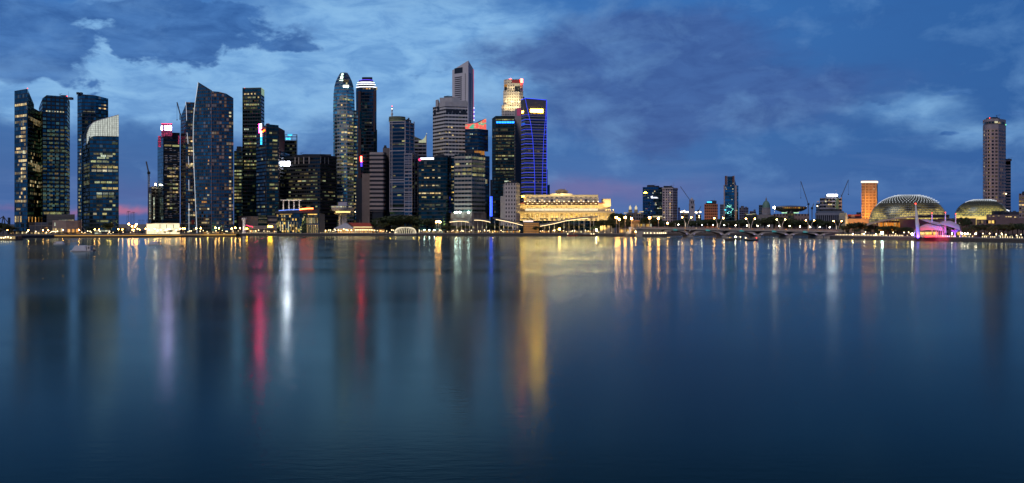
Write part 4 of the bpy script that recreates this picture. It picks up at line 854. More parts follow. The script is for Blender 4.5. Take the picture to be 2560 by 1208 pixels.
onf = lambda px, py, o=.7: (lerp(C_, Q, (px - 1313) / 54)[0], lerp(C_, Q, (px - 1313) / 54)[1] - o, Z(py, d))
MB().path([onf(*p) for p in cvL], .2).build('curved_light', M['led_blue'], t); MB().path([onf(*p) for p in cvR], .17).build('curved_light', M['led_blue'], t)
MB().bar((Q[0], Q[1] - .5, Z(250, d)), (Q[0], Q[1] - .5, Z(490, d)), .24).build('corner_light', M['led_blue'], t)
for k in range(17):
    py = 287 + k * 12.05; xr = 1319
    for i in range(len(cvL) - 1):
        if cvL[i][1] <= py <= cvL[i + 1][1]: xr = cvL[i][0] + (cvL[i + 1][0] - cvL[i][0]) * (py - cvL[i][1]) / (cvL[i + 1][1] - cvL[i][1])
    MB().path([(L[0], L[1] - .6, Z(py, d)), (C_[0], C_[1] - .6, Z(py, d)), onf(xr, py)], .15).build('floor_light', M['led_blue'], t)
    xq = 1362
    for i in range(len(cvR) - 1):
        if cvR[i][1] <= py <= cvR[i + 1][1]: xq = cvR[i][0] + (cvR[i + 1][0] - cvR[i][0]) * (py - cvR[i][1]) / (cvR[i + 1][1] - cvR[i][1])
    MB().path([onf(xr, py, .4), onf(xq, py, .4)], .16).build('floor_light', M['led_dim'], t)
    MB().path([onf(xq, py), onf(1366.8, py)], .14).build('floor_light', M['led_blue'], t)
pane(t, C_, Q, 29.7 * d / F, Z(276.5, d), 15.2, 4.0, M['sign_yellow'], 'lit_sign', 1.4)
pane(t, L, C_, 6.5, Z(278, d), 6, 2.2, M['sign_yellow'], 'lit_sign', 1.4)
for py, f in ((297, .25), (304, .25), (377, .2), (377, .45), (378, .6), (415, .2), (420, .22), (454, .4), (455, .6), (482, .7)): pane(t, C_, Q, Lf * f, Z(py, d), 3 if py in (377, 378) else 1.3, 1.1, M['g_dim'])
MB().prism(front(1367.3, 1374.6, d + 12, 20, 462)).build('rear_wing', [mn, M['dark']], t); MB().prism(front(1366.5, 1369, d + 10, 24, 424)).build('rear_fin', [mn, M['dark']], t)

d = 1290; ml = fac('punched_stone', 3.4, 4.2, .30, .58, (.02, .02, .025), (.58, .55, .50), 0, 0, metal=0, rough=.4)
t = thing('floodlit_stepped_tower', 'cream stepped tower washed in white floodlight with red lamps at its top', 'skyscraper', (*W(1281, d + 15), GZ))
def oct2(pl, pr, k, py): return octo(pl, pr, d, 30, k, py)
MB().prism(oct2(1254, 1306, 8, 262)).build('lower_tier', [ml, M['stone']], t); MB().prism(oct2(1258, 1308, 9, 226), Z(263, d)).build('middle_tier', [ml, M['stone']], t); MB().prism(oct2(1259.5, 1307.5, 10, 198), Z(227, d)).build('upper_tier', [ml, M['dark']], t)
UA, UB = W(1270, d), W(1298, d)
for a, b, py, h in ((1287, 1300, 222, 7), (1287, 1300, 212, 4)): pane(t, W(1250, d), W(1310, d), ((a + b) / 2 - 1250) * d / F, Z(py, d), (b - a) * d / F, h, M['dark'] if h > 5 else M['g_amber'], 'sky_loggia', .8)
cl = oct2(1259.5, 1307.5, 10, 198)
pane(t, cl[7], cl[0], 4.1, Z(222, d), 5, 6, M['dark'], 'sky_loggia', .8); pane(t, cl[7], cl[0], 4.1, Z(213.5, d), 5, 3.5, M['g_amber'], 'sky_loggia', .9)
for px, dy in ((1276, 1.2), (1304, 3)): pane(t, W(1250, d - dy + 3), W(1310, d - dy + 3), (px - 1250) * d / F, Z(202, d), 3.2, 6, M['red_soft'], 'red_light', .8)
pane(t, W(1250, d), W(1310, d), (1290 - 1250) * d / F, Z(204, d), 12, 4.5, glow('red_panel', lin((190, 60, 60)), .35, False, .5), 'red_panel', .5)
def area(name, loc, rot, sx, sy, w, col, root=None):
    l = bpy.data.lights.new(name, 'AREA'); l.shape = 'RECTANGLE'; l.size, l.size_y = sx, sy; l.energy = w; l.color = col
    o = bpy.data.objects.new(name, l); COL.objects.link(o); o.rotation_euler = rot
    r = root['_o'] if root is not None else (0, 0, 0); o.location = [loc[k] - r[k] for k in range(3)]
    if root is not None: o.parent = root
    return o
def spot(name, loc, to, w, col, ang=70, root=None, r=.6):
    l = bpy.data.lights.new(name, 'SPOT'); l.energy = w; l.color = col; l.spot_size = R(ang); l.spot_blend = .6; l.shadow_soft_size = r
    o = bpy.data.objects.new(name, l); COL.objects.link(o); v = Vector(to) - Vector(loc); o.rotation_euler = v.to_track_quat('-Z', 'Y').to_euler()
    q = root['_o'] if root is not None else (0, 0, 0); o.location = [loc[k] - q[k] for k in range(3)]
    if root is not None: o.parent = root
    return o
FW = lin((255, 226, 160))
for px in (1262, 1280, 1298):
    a = W(px, d - 14)
    spot('tower_floodlight', (*a, Z(290, d)), (*W(px, d), Z(240, d)), 34000, FW, 80, t)
    spot('ledge_floodlight', (*W(px, d - 5), Z(262, d)), (*W(px, d + 3), Z(225, d)), 7000, FW, 90, t)
    spot('ledge_floodlight', (*W(px, d - 4), Z(226, d)), (*W(px, d + 4), Z(205, d)), 2000, FW, 90, t)

# --- white art deco block
d = 930; mad = fac('punched_white', 3, 4.2, .3, .5, (.03, .035, .05), (.50, .48, .46), .06, .5, metal=.3)
q = [(*W(1255, d + 6), Z(490, d)), (*W(1262, d), Z(458, d)), (*W(1290, d - 2), Z(458, d)), (*W(1300, d + 6), Z(458, d)), (*W(1300, d + 30), Z(458, d)), (*W(1258, d + 30), Z(458, d))]
q = [(*p[:2], Z(458, d)) for p in q]; q[0] = (*W(1262, d + 7), Z(458, d))
t = bld('white_deco_block', 'white stone art deco block at the left end of the floodlit hotel', 'office block', q, [mad, M['roof']])
add(t, 'side_wing', withz([W(1251, d + 10), W(1262.5, d + 2), W(1264, d + 30), W(1252, d + 30)], Z(490, d)), [plain('wing_stone', (.44, .42, .40)), M['roof']], GZ - .2)
for px in (1253, 1256.5, 1260): MB().bar((*W(px, d + 12 - (px - 1251) * .7 - .6), GZ), (*W(px, d + 12 - (px - 1251) * .7 - .6), Z(491, d)), .4).build('pilaster', plain('pilaster_stone', (.5, .48, .46)), t)
plant(t, q, .6, 2.); pane(t, q[1], q[2], 5, Z(454, d), .8, .8, M['g_cool'], 'roof_lamp', out=-3)
# ================================================================ FLOODLIT HOTEL AND THE WATERFRONT
d = 955; GOLD = lin((255, 212, 120)); CREAM = lin((255, 226, 150))
hs = plain('cream_stone', (.52, .46, .34), .75, var=.3); hcol = plain('column_stone', (.56, .50, .40), .7, var=.1)
t = thing('floodlit_hotel', 'long cream neoclassical hotel glowing gold under floodlights by the water', 'hotel', (*W(1402, d + 20), GZ))
hx = lambda px, dd=d: W(px, dd)[0]
def hbox(name, pl, pr, d0, d1, py0, py1, mat=None, z0=None): return MB().box(hx(pl), hx(pr), d0, d1, Z(py1, d) if z0 is None else z0, Z(py0, d)).build(name, mat or [hs, M['tile']], t)
hbox('base_storey', 1269, 1536, d + 2, d + 60, 531, 0, z0=GZ - .2)
hbox('main_cornice', 1267.5, 1537, d - .6, d + 61, 529, 533)
hbox('middle_tier', 1277, 1527, d + 6, d + 56, 514, 529)
hbox('upper_cornice', 1275.5, 1528.5, d + 4.6, d + 57, 512.6, 515)
hbox('dark_mansard', 1313, 1497, d + 7, d + 50, 504.5, 512.6, [plain('mansard_tile', (.07, .035, .025)), M['roof']])
hbox('top_storey', 1309.7, 1497.5, d + 9, d + 48, 487.5, 504.6, [plain('top_render', (.46, .44, .42)), M['roof']])
hbox('roof_parapet', 1308.8, 1498.4, d + 8.4, d + 49, 486.3, 487.8, [plain('parapet', (.3, .3, .3)), M['roof']])
hbox('roof_belt', 1377, 1432, d + 8.6, d + 44, 483.5, 488.5, None)
for pl, pr in ((1277, 1299), (1509, 1528.5)):
    hbox('corner_turret', pl, pr, d + 6, d + 22, 498, 514); hbox('turret_cap', pl - .6, pr + .6, d + 5.4, d + 23, 496.6, 498.4, [plain('cap_stone', (.3, .27, .24)), M['roof']])
for pl, pr in ((1296, 1313), (1497, 1513)): hbox('corner_block', pl, pr, d + 4.8, d + 30, 508.5, 516); hbox('block_roof', pl - .6, pr + .6, d + 4.2, d + 31, 506.6, 508.8, [M['tile'], M['tile']])
c = W(1404, d + 24); r = 15 * d / F
MB().lathe((*c, 0), [(r, Z(486, d)), (r * .92, Z(477, d)), (r * 1.1, Z(476.5, d)), (r * 1.1, Z(474.8, d)), (r * .8, Z(474, d)), (r * .55, Z(471.5, d)), (r * .2, Z(470.4, d)), (0, Z(470.2, d))], 16).build('lookout_lantern', plain('lantern_stone', (.35, .27, .2)), t)
MB().lathe((*c, 0), [(r * 1.02, Z(477.4, d)), (r * 1.14, Z(476.6, d)), (r * 1.14, Z(475.6, d)), (r * 1.02, Z(475, d))], 16).build('lantern_rim', M['g_warm'], t)
for k in range(8): a = 2 * math.pi * k / 8; MB().bar((c[0] + r * 1.06 * math.cos(a), c[1] + r * 1.06 * math.sin(a), Z(486, d)), (c[0] + r * 1.06 * math.cos(a), c[1] + r * 1.06 * math.sin(a), Z(477, d)), .35).build('lantern_column', hcol, t)
MB().bar((c[0] + 4, c[1], Z(472, d)), (c[0] + 4, c[1], Z(467, d)), .25).build('flagpole', M['pole'], t)
A_, B_ = W(1269, d + 2), W(1536, d + 2); Lh = B_[0] - A_[0]
# giant order of columns on the base storey, bays between with lit windows
NB = 15
for k in range(NB + 1):
    x = hx(1313 + 184 * k / NB); MB().lathe((x, d + 1.4, 0), [(.95, Z(560, d)), (.85, Z(540, d)), (1.1, Z(533, d))], 8).build('giant_column', hcol, t)
for k in range(NB):
    px = 1313 + 184 * (k + .5) / NB
    pane(t, A_, B_, (px - 1269) * d / F, Z(537, d), 1.5, 1.3, M['g_gold']); pane(t, A_, B_, (px - 1269) * d / F, Z(541.5, d), 2., 1.6, M['g_gold']); pane(t, A_, B_, (px - 1269) * d / F, Z(549, d), 2., 2.2, M['g_dim'])
    pane(t, W(1277, d + 6), W(1527, d + 6), (px - 1277) * d / F, Z(517.4, d), 1.5, 1.0, M['g_gold'])
    pane(t, W(1309.7, d + 9), W(1497.5, d + 9), (px - 1309.7) * d / F, Z(500.5, d), 2.2, 2.2, M['g_warm'] if (k * 5) % 7 not in (3, 4) else M['dark'])
    pane(t, W(1309.7, d + 9), W(1497.5, d + 9), (px - 1309.7) * d / F, Z(492.8, d), 2.4, .7, M['dark'], 'attic_window')
    pane(t, W(1313, d + 7), W(1497, d + 7), (px - 1313) * d / F, Z(509, d), 1.9, 1.1, M['g_warm'] if k in (3, 5, 10, 12, 13) else M['stone'], 'dormer', 1.2)
for k in range(NB):
    px = 1313.5 + 183 * k / NB
    MB().box(hx(px), hx(px + 183 / NB - .6), d + 5.5, d + 5.9, Z(526.8, d), Z(521.5, d)).build('lit_colonnade', glow('colonnade_light', lin((255, 236, 190)), 1.05, False, .25, .5), t) if k == 0 else None
lc = [o for o in t.children if o.name.startswith('lit_colonnade')][0]
for k in range(1, NB): o = lc.copy(); COL.objects.link(o); o.location.x += 183 * k / NB * d / F
for k in range(NB + 1):
    px = 1312.5 + 185 * k / NB; MB().box(hx(px) - .35, hx(px) + .35, d + 8.4, d + 9.0, Z(504.5, d), Z(494, d)).build('pier', hcol, t)
    for z, py in ((0, 503.6),): MB().ball((hx(px), d + 8.1, Z(py, d)), .42, 6, 4).build('uplight', M['lamp_small'], t)
for pl, pr in ((1273, 1275), (1280, 1283), (1288, 1291), (1300, 1303), (1506, 1508), (1515, 1518), (1523, 1526), (1531, 1533)):
    MB().box(hx(pl), hx(pr), d + 1.2, d + 2.0, Z(560, d), Z(533, d)).build('pilaster', hcol, t); pane(t, A_, B_, (pr + 1.5 - 1269) * d / F, Z(543, d), 1.4, 1.8, M['g_gold'])
for px in (1270.5, 1275, 1283, 1289, 1294, 1513, 1517, 1522, 1527, 1534): MB().lathe((hx(px), d + 3.5, Z(529, d)), [(.6, 0), (.45, 1.6), (.7, 2.0), (0, 3.2)], 8).build('urn', hcol, t)
# floodlights on the ledges and in the forecourt
K = 3.5
for px in range(1280, 1536, 32):
    x = hx(px); spot('facade_floodlight', (x, d - 9, 4), (x, d + 3, Z(538, d)), 7000 * K, GOLD, 110, t)
for px in range(1285, 1530, 30):
    x = hx(px); area('ledge_floodlight', (x, d + 1.2, Z(528.6, d)), (R(200), 0, 0), 12, .5, 1000 * K, GOLD, t)
for px in range(1318, 1500, 24):
    x = hx(px); area('roof_floodlight', (x, d + 5.6, Z(511.5, d)), (R(205), 0, 0), 9, .4, 420 * K, CREAM, t)
for px in (1288, 1519): spot('turret_floodlight', (hx(px), d - 1, Z(513, d) + .5), (hx(px), d + 8, Z(500, d)), 1800 * K, CREAM, 110, t)
area('belt_floodlight', (hx(1404), d + 7, Z(490, d)), (R(200), 0, 0), 22, .4, 900 * K, CREAM, t)
spot('lantern_floodlight', (c[0], d + 6, Z(484, d)), (c[0], c[1], Z(476, d)), 1200, CREAM, 120, t)
pane(t, W(1303, d + 4), W(1311, d + 4), 2, Z(491, d), 2.8, 1.4, M['sign_yellow'], 'flag', out=.5)

# --- wavy promenade canopies with light strips under their eaves
droof = plain('canopy_metal', (.12, .12, .13), .5)
def canopy(label, pts, d, dep, cols, strip):
    t = thing('promenade_canopy', label, 'canopy', (*W(pts[0][0], d), GZ), 'curved canopies along the promenade')
    A = [(*W(px, d), Z(py, d)) for px, py in pts]; B = [(*W(px, d + dep), Z(py, d) + 1.2) for px, py in pts]
    A2 = [(a[0], a[1], a[2] - .45) for a in A]; B2 = [(a[0], a[1], a[2] - .45) for a in B]
    MB().strip(A2, A).strip(A, B).strip(B2, A2).strip(B, B2).build('roof', droof, t)
    S_ = [(a[0], a[1] - .15, a[2] - .75) for a, p in zip(A, pts) if strip[0] <= p[0] <= strip[1]]
    MB().path(S_, .26).build('light_strip', glow('eave_light', lin((255, 222, 165)), 2.6, True, .1), t)
    for px in cols:
        y = None
        for (a, b) in zip(pts, pts[1:]):
            if a[0] <= px <= b[0]: y = a[1] + (b[1] - a[1]) * (px - a[0]) / (b[0] - a[0])
        if y is None: continue
        x = W(px, d + 2); zt = Z(y, d) - .4
        MB().bar((*x, GZ), (*x, zt), .16, 6).build('post', M['white'], t); MB().bar((*x, Z(571, d)), (*x, Z(565, d)), .3, 6).build('post_light', M['g_warm'], t)
    return t
def curve(p0, p1, sag, n=10): return [(p0[0] + (p1[0] - p0[0]) * k / n, p0[1] + (p1[1] - p0[1]) * k / n - sag * math.sin(math.pi * k / n)) for k in range(n + 1)]
canopy('curved grey canopy under the stone podium, first from the fountain', curve((1124, 554), (1184, 557), 4), 905, 8, [1142, 1153.5, 1163.5, 1174, 1182], (1124, 1176))
canopy('curved grey canopy with a straight light strip, between two other canopies', curve((1181, 549), (1226, 554), 2), 906, 8, [1184.5, 1194.5, 1205.5, 1216], (1183, 1226))
canopy('long grey canopy curving down to a glass restaurant before the hotel', curve((1232, 546), (1307, 562), 1.5) , 907, 8, [1237, 1248.5, 1259, 1270.5, 1281.5, 1293], (1236, 1307))
canopy('long grey canopy rising like a wave in front of the hotel', curve((1350, 564), (1412, 551), -1) + curve((1412, 551), (1495, 543), 1.5)[1:], 907, 9, [1362, 1373.5, 1386, 1410, 1422.5, 1435, 1447.5, 1460, 1476, 1484], (1350, 1475))
for p in (0,): pass
t = thing('glass_restaurant', 'small round glass restaurant with rows of warm lights before the hotel', 'restaurant', (*W(1328, 915), GZ))
c = W(1328, 916); r = 19 * 916 / F
mrs, nt, p = newmat('restaurant_glass'); u, v, _ = sep(nt, node(nt, 'ShaderNodeUVMap'))
e = ((u * .9).fract() > .35) * ((v * .55).fract() > .42); bsdf(p, nt, Base_Color=(.12, .09, .06), Roughness=.3, Emission_Color=lin((255, 176, 84)), Emission_Strength=e * .75 * noise(nt, vec(nt, u, v, 1.), .8, 2) + .05); mrs.cycles.emission_sampling = 'NONE'
MB().lathe((*c, 0), [(r, GZ), (r, Z(557, 916))], 24, sy=.55).build('glass_wall', mrs, t); MB().lathe((*c, 0), [(r * 1.05, Z(557.5, 916)), (r * 1.05, Z(555, 916)), (0, Z(554, 916))], 24, sy=.58).build('roof', droof, t)
MB().box(W(1308, 907)[0], W(1333, 907)[0], 905.5, 906.2, Z(555, 906), Z(551.4, 906)).build('eave_light', glow('pink_white_eave', lin((255, 226, 215)), 1.3, False, .2), t)
t = thing('terrace_pavilion', 'low dark glass terrace between the curved canopies and the hotel front', 'pavilion', (*W(1400, 930), GZ))
MB().prism(front(1285, 1500, 935, 10, 552)).build('glass_front', [fac('terrace_glass', 5, 4, .06, .1, (.04, .05, .05), (.06, .06, .06), .25, .4, WARM, AMBER), M['dark']], t)
for k, px in enumerate(range(1290, 1420, 9)): pane(t, W(1285, 935), W(1500, 935), (px - 1285) * 935 / F, Z(547.5, 935), 3, 1.6, M['g_dim' if k % 3 else 'g_warm'], 'lit_bay', out=0) if k % 4 != 1 else None

# --- low lit shop and restaurant fronts along the quay
def kiosk(name, label, pl, pr, d, dep, py, n, mats, roofm=None, group=None, hgt=.5, seed=0):
    rr = random.Random(seed + int(pl)); a, b = W(pl, d), W(pr, d)
    t = thing(name, label, 'restaurant', (*W((pl + pr) / 2, d + dep / 2), GZ), group)
    q = front(pl, pr, d, dep, py); MB().prism(q).build('wall', [plain('kiosk_wall', (.10, .09, .08)), M['roof']], t)
    z = q[0][2]; add(t, 'roof', withz([(a[0] - .6, a[1] - 1.4), (b[0] + .6, b[1] - 1.4), (b[0] + .6, b[1] + dep + .4), (a[0] - .6, a[1] + dep + .4)], z + .35), roofm or [M['dark'], M['dark']], z - .05)
    w = (b[0] - a[0]) / n
    for k in range(n):
        if rr.random() < .85: pane(t, a, b, w * (k + .5), GZ + (z - GZ) * hgt, w * .72, (z - GZ) * .55, rr.choice(mats), 'shop_window', out=.0)
    return t
WS = [M['g_amber'], M['g_warm'], M['g_gold'], M['g_dim']]
kiosk('quay_restaurant', 'low restaurant row with warm arches beside the white mushroom tower', 626, 688, 912, 8, 573, 11, WS, [plain('pale_roof', (.28, .27, .27)), M['roof']])
kiosk('quay_restaurant', 'dim low restaurant with amber lights between glass hotel and white tent', 806, 832, 915, 8, 575, 6, WS)
kiosk('quay_bar', 'low bar with a pink counter light between red-roofed tent and ribbed fountain', 932, 962, 915, 8, 572, 6, [M['g_amber'], M['led_pink'], M['led_violet'], M['g_dim']])
kiosk('quay_cafe', 'low cafe with white lamps right of the ribbed fountain dome', 1056, 1112, 918, 7, 577, 12, [M['g_cool'], M['g_warm'], M['g_green']])
kiosk('quay_cafe', 'long dim cafe terrace beneath the first two curved canopies', 1116, 1210, 918, 7, 577, 18, [M['g_amber'], M['g_dim'], M['g_dim']])
kiosk('quay_cafe', 'amber-lit cafe terrace beneath the third curved canopy', 1212, 1300, 918, 7, 576, 18, WS)
kiosk('quay_cafe', 'orange-lit cafe terrace under the wave-shaped canopy by the boats', 1352, 1494, 918, 7, 576, 26, WS)
kiosk('quay_hall', 'amber-lit colonnaded landing hall left of the white statue', 1548, 1572, 880, 7, 571, 7, [M['g_amber'], M['g_gold']], [M['concrete'], M['roof']])
kiosk('park_kiosk', 'strip of small lit stalls under trees left of the lit pavilion tent', 20, 68, 800, 6, 578, 10, WS)
kiosk('park_kiosk', 'row of small lit stalls below the pointed sail tower', 505, 600, 862, 6, 579, 20, [M['g_gdim'], M['g_dim'], M['g_amber']])
kiosk('park_kiosk', 'row of small lit stalls in front of the two glass towers', 140, 232, 826, 4, 582, 18, [M['g_dim'], M['g_amber']])
t = thing('podium_block', 'low brownish podium behind the white mushroom tower', 'podium', (*W(640, 950), GZ))
MB().prism(front(596, 645, 946, 20, 541)).build('wall', [plain('taupe_wall', (.15, .125, .12)), M['roof']], t); MB().prism(front(645, 668, 944, 20, 541)).build('lit_wing', [fac('louvre_wing', 30, 4.3, 0, .4, (.02, .025, .02), (.13, .13, .11), .8, .3, GREEN, GREEN), M['roof']], t)
MB().prism(front(668, 692, 945, 20, 540)).build('banded_wing', [fac('banded_wing', 60, 5, 0, .5, (.015, .016, .02), (.2, .18, .18), 0, 0, metal=0), M['roof']], t)
for py in (546, 552, 557): rowstrip(t, W(645, 944), W(668, 944), py, .05, .98, M['g_gdim'], 1., 2.5, .7)
MB().prism(front(622, 692, 928, 8, 565)).build('lower_terrace', [plain('terrace_grey', (.22, .21, .22)), M['roof']], t)
pane(t, W(622, 928), W(692, 928), 52 * 928 / F + .6, Z(566.5, 928), 4.8, 1.7, M['sign_yellow'], 'lit_sign'); pane(t, W(622, 920), W(692, 920), -2.6, Z(572, 920), 2.8, 1.2, M['sign_yellow'], 'lit_sign')

# --- small white mushroom-headed tower on the quay edge
d = 902; c = W(610.5, d); t = thing('harbour_lookout', 'small white mushroom-headed lookout tower on the quay edge', 'lookout tower', (*c, GZ))
MB().lathe((*c, 0), [(2.4, GZ), (1.9, GZ + 1.4), (1.55, Z(568, d)), (1.45, Z(554, d))], 14).build('shaft', M['white'], t, True)
MB().lathe((*c, 0), [(1.45, Z(554, d)), (1.9, Z(552.5, d)), (2.1, Z(549.5, d)), (2.5, Z(549, d)), (2.6, Z(546, d)), (2.3, Z(545.2, d)), (0, Z(544.8, d))], 14).build('head', M['white'], t)
for k in range(8): a = 2 * math.pi * k / 8; MB().box(c[0] + 2.5 * math.cos(a) - .25, c[0] + 2.5 * math.cos(a) + .25, c[1] + 2.5 * math.sin(a) - .25, c[1] + 2.5 * math.sin(a) + .25, Z(548.5, d), Z(547, d)).build('porthole', M['dark'], t)
spot('tower_uplight', (c[0] - 2, c[1] - 6, GZ + .6), (c[0], c[1], Z(556, d)), 2600, lin((255, 240, 215)), 80, t); spot('tower_uplight', (c[0] + 4, c[1] - 5, GZ + .6), (c[0], c[1], Z(550, d)), 1800, lin((255, 225, 190)), 80, t)
MB().path([(c[0] + 2, c[1], Z(563, d)), (c[0] + 5, c[1], Z(565.5, d)), (c[0] + 8, c[1], Z(566, d)), (c[0] + 8.5, c[1], Z(570, d))], .3).build('curved_light', M['led_pink'], t)

# --- boxy glass hotel standing over the water
d = 899; t = thing('glass_waterside_hotel', 'boxy dark glass hotel with glowing fins and a blue and red lit roof edge', 'hotel', (*W(745, d + 12), GZ))
mgh = fac('hotel_glass', 3, 3.7, .05, .1, (.05, .07, .10), (.03, .035, .05), .02, .4, WARM, WARM, rough=.08)
P = [W(690, d + 1), W(754, d - 2), W(766, d + 3), W(798, d + 1), W(811, d + 8)]; zt = Z(533, d)
base = [(*W(692, d + 2),), (*W(754, d - 1),), (*W(766, d + 4),)]
m = MB().prism([(*W(692, d + 1), zt), (*W(754, d - 2), zt), (*W(766, d + 3), zt), (*W(766, d + 24), zt), (*W(694, d + 24), zt)]); m.build('west_block', [mgh, M['dark']], t)
m = MB().prism([(*W(766, d + 3), zt + .8), (*W(797, d + 1), zt + .8), (*W(797, d + 24), zt + .8), (*W(766.2, d + 24), zt + .8)]); m.build('east_block', [mgh, M['dark']], t)
MB().prism([(*W(797.3, d + 2), zt), (*W(812, d + 9), zt - 1), (*W(808, d + 20), zt - 1), (*W(797.3, d + 20), zt)], lambda p: GZ).build('slanted_end', [plain('end_stone', (.2, .18, .15)), M['dark']], t)
rb = [(*W(688, d), Z(532.5, d)), (*W(754, d - 4), Z(532.5, d)), (*W(797, d - 1), Z(531.5, d)), (*W(797, d + 24), Z(531.5, d)), (*W(690, d + 26), Z(532.5, d))]
MB().prism([(p[0], p[1], z) for p, z in zip(rb, (Z(530, d), Z(525, d), Z(523, d), Z(523, d), Z(526, d)))], lambda p: Z(533, d)).build('roof', [M['steel'], M['dark']], t)
MB().path([(*W(697, d - 3), Z(526.8, d)), (*W(720, d - 4), Z(525, d)), (*W(748, d - 5), Z(524.3, d))], .4).build('roof_light', glow('blue_edge', lin((110, 150, 255)), 1.4, False, .4), t)
MB().path([(*W(749, d - 5), Z(523.8, d)), (*W(770, d - 4), Z(521.8, d)), (*W(783, d - 3), Z(521.5, d))], .7).build('roof_light', glow('coral_edge', lin((255, 100, 50)), 12.0, True, .3), t)
FA, FB = W(692, d + 1), W(754, d - 2); FC, FD = W(766, d + 3), W(797, d + 1); k_ = d / F
pane(t, FA, FB, 23.5 * k_, Z(536, d), 13, .9, M['g_gold'], 'light_bar'); pane(t, FC, FD, 16 * k_, Z(536, d), 10, .9, M['g_gold'], 'light_bar')
for px, py in ((693, 539), (704, 540.5), (711, 540.5), (725, 541), (705, 549), (711, 549), (733, 549), (740.5, 549), (696, 557), (711, 558), (699, 564), (706, 564), (726, 564), (733, 564), (706, 571), (742, 571), (706.5, 578), (713, 578), (720, 578), (734, 578), (741, 578), (748.5, 577)): pane(t, FA, FB, (px - 691) * k_, Z(py, d), 1.5, 2.1, M['g_gold'])
for px in (700.5, 707.5, 714, 721.5, 728.5, 736, 743.5): pane(t, FA, FB, (px - 691) * k_, Z(566, d), .42, 9.0, M['g_warm'], 'lit_fin', 1.2)
for px in (757, 760, 762): pane(t, FB, FC, (px - 754) * k_, Z(543 + (px % 3) * 4, d), 1.2, 1.4, M['g_warm'])
for k in range(8): pane(t, FC, FD, (2 + k * 3.9) * k_, Z(551.5, d), .4, 5.5, M['g_warm'], 'lit_fin', 1.2)
for k in range(8): pane(t, FC, FD, (2 + k * 3.9) * k_, Z(541, d), .3, 1.8, M['g_dim'], 'lit_fin', 1.2)
MB().box(FC[0] + .4, FD[0], d - .6, d + 2, Z(561.5, d), Z(560.3, d)).build('ledge', M['stone'], t)
for k in range(6): pane(t, FC, FD, (3 + k * 5.2) * k_, Z(573.5, d), 1.3, 8.5, M['g_dim'], 'tall_window'); pane(t, FC, FD, (3 + k * 5.2) * k_, Z(564.5, d), 1., 1., M['g_gold'], 'soffit_light')
MB().box(hx(690, d), hx(800, d), d - 4, d + 3, .6, GZ + .1).build('jetty_deck', M['timber'], t)
rr = random.Random(12)
for k in range(26): pane(t, W(696, d - 4), W(796, d - 4), (2 + k * 3.75) * k_, GZ + 18.5 * 0 + (Z(531, d) - GZ) + .6, .5, .5, rr.choice([M['g_amber'], M['g_warm'], M['g_dim']]), 'terrace_light', out=-6)
# rooftop frame
t = thing('white_roof_frame', 'open frame of four white-lit columns and a beam above the glass hotel', 'pergola', (*W(729, 932), Z(527, 932)))
for px in (708.5, 722.5, 735, 748.5): MB().bar((*W(px, 930), GZ), (*W(px, 930), Z(501.5, 930)), .75, 4).build('column', M['white'], t); area('column_light', (*W(px, 926), Z(524, 930)), (R(170), 0, 0), .8, .6, 150, lin((255, 232, 200)), t)
MB().box(W(702, 930)[0], W(755.5, 930)[0], 928, 936, Z(501.6, 930), Z(499.6, 930)).build('beam', M['white'], t); area('beam_light', (*W(729, 926), Z(505, 930)), (R(160), 0, 0), 22, .4, 260, lin((255, 232, 200)), t)

# --- mushroom pavilion on three legs
d = 918; c = W(857.5, d); k_ = d / F; t = thing('mushroom_pavilion', 'round two-tier mushroom pavilion on slim legs, lit gold from below', 'pavilion', (*c, GZ))
MB().lathe((*c, 0), [(17 * k_, Z(536.5, d)), (21.5 * k_, Z(534.5, d)), (23 * k_, Z(532.5, d)), (17 * k_, Z(532, d))], 30).build('lower_disc', plain('disc_tan', (.5, .4, .28)), t)
MB().lathe((*c, 0), [(17.5 * k_, Z(532.2, d)), (18.5 * k_, Z(528.5, d))], 30).build('lit_ring', glow('ring_light', lin((255, 224, 140)), 1.7, True, .5, 1.2), t)
MB().lathe((*c, 0), [(18 * k_, Z(528.6, d)), (26.5 * k_, Z(527.2, d)), (28.5 * k_, Z(522, d)), (29 * k_, Z(519, d))], 30).build('bowl', plain('bowl_cream', (.5, .46, .4)), t)
MB().lathe((*c, 0), [(28 * k_, Z(519, d)), (28.6 * k_, Z(515.8, d))], 30).build('window_band', fac('deck_windows', 2.2, 50, .12, 0, (.08, .09, .1), (.2, .2, .2), 1.6, 1.9, COOL, WARM, row=.0), t)
MB().lathe((*c, 0), [(28.8 * k_, Z(516, d)), (28.8 * k_, Z(514.8, d)), (0, Z(514, d))], 30).build('roof', plain('deck_roof', (.35, .36, .4)), t)
MB().box(W(847, d)[0], W(868, d)[0], d - 3, d + 6, Z(514.4, d), Z(505.5, d)).build('lift_room', plain('lift_grey', (.4, .4, .46)), t)
for px in (849.5, 857.5, 863.5): MB().bar((*W(px, d - 1.5), GZ), (*W(px, d - 1.5), Z(535, d)), 1.3, 8).build('leg', plain('leg_cream', (.5, .45, .38)), t)
MB().path([(*W(865.5, d - 2), Z(p, d)) for p in (585, 538)], .2).build('leg_light', M['g_dim'], t)
for a in (-1.2, 0, 1.2): spot('pavilion_uplight', (c[0] + a * 6, c[1] - 9, GZ + 1), (c[0], c[1], Z(531, d)), 9000, lin((255, 214, 130)), 85, t)
MB().ball((*W(888, d - 4), Z(530, d)), .5).build('lamp_globe', M['lamp_small'], t)

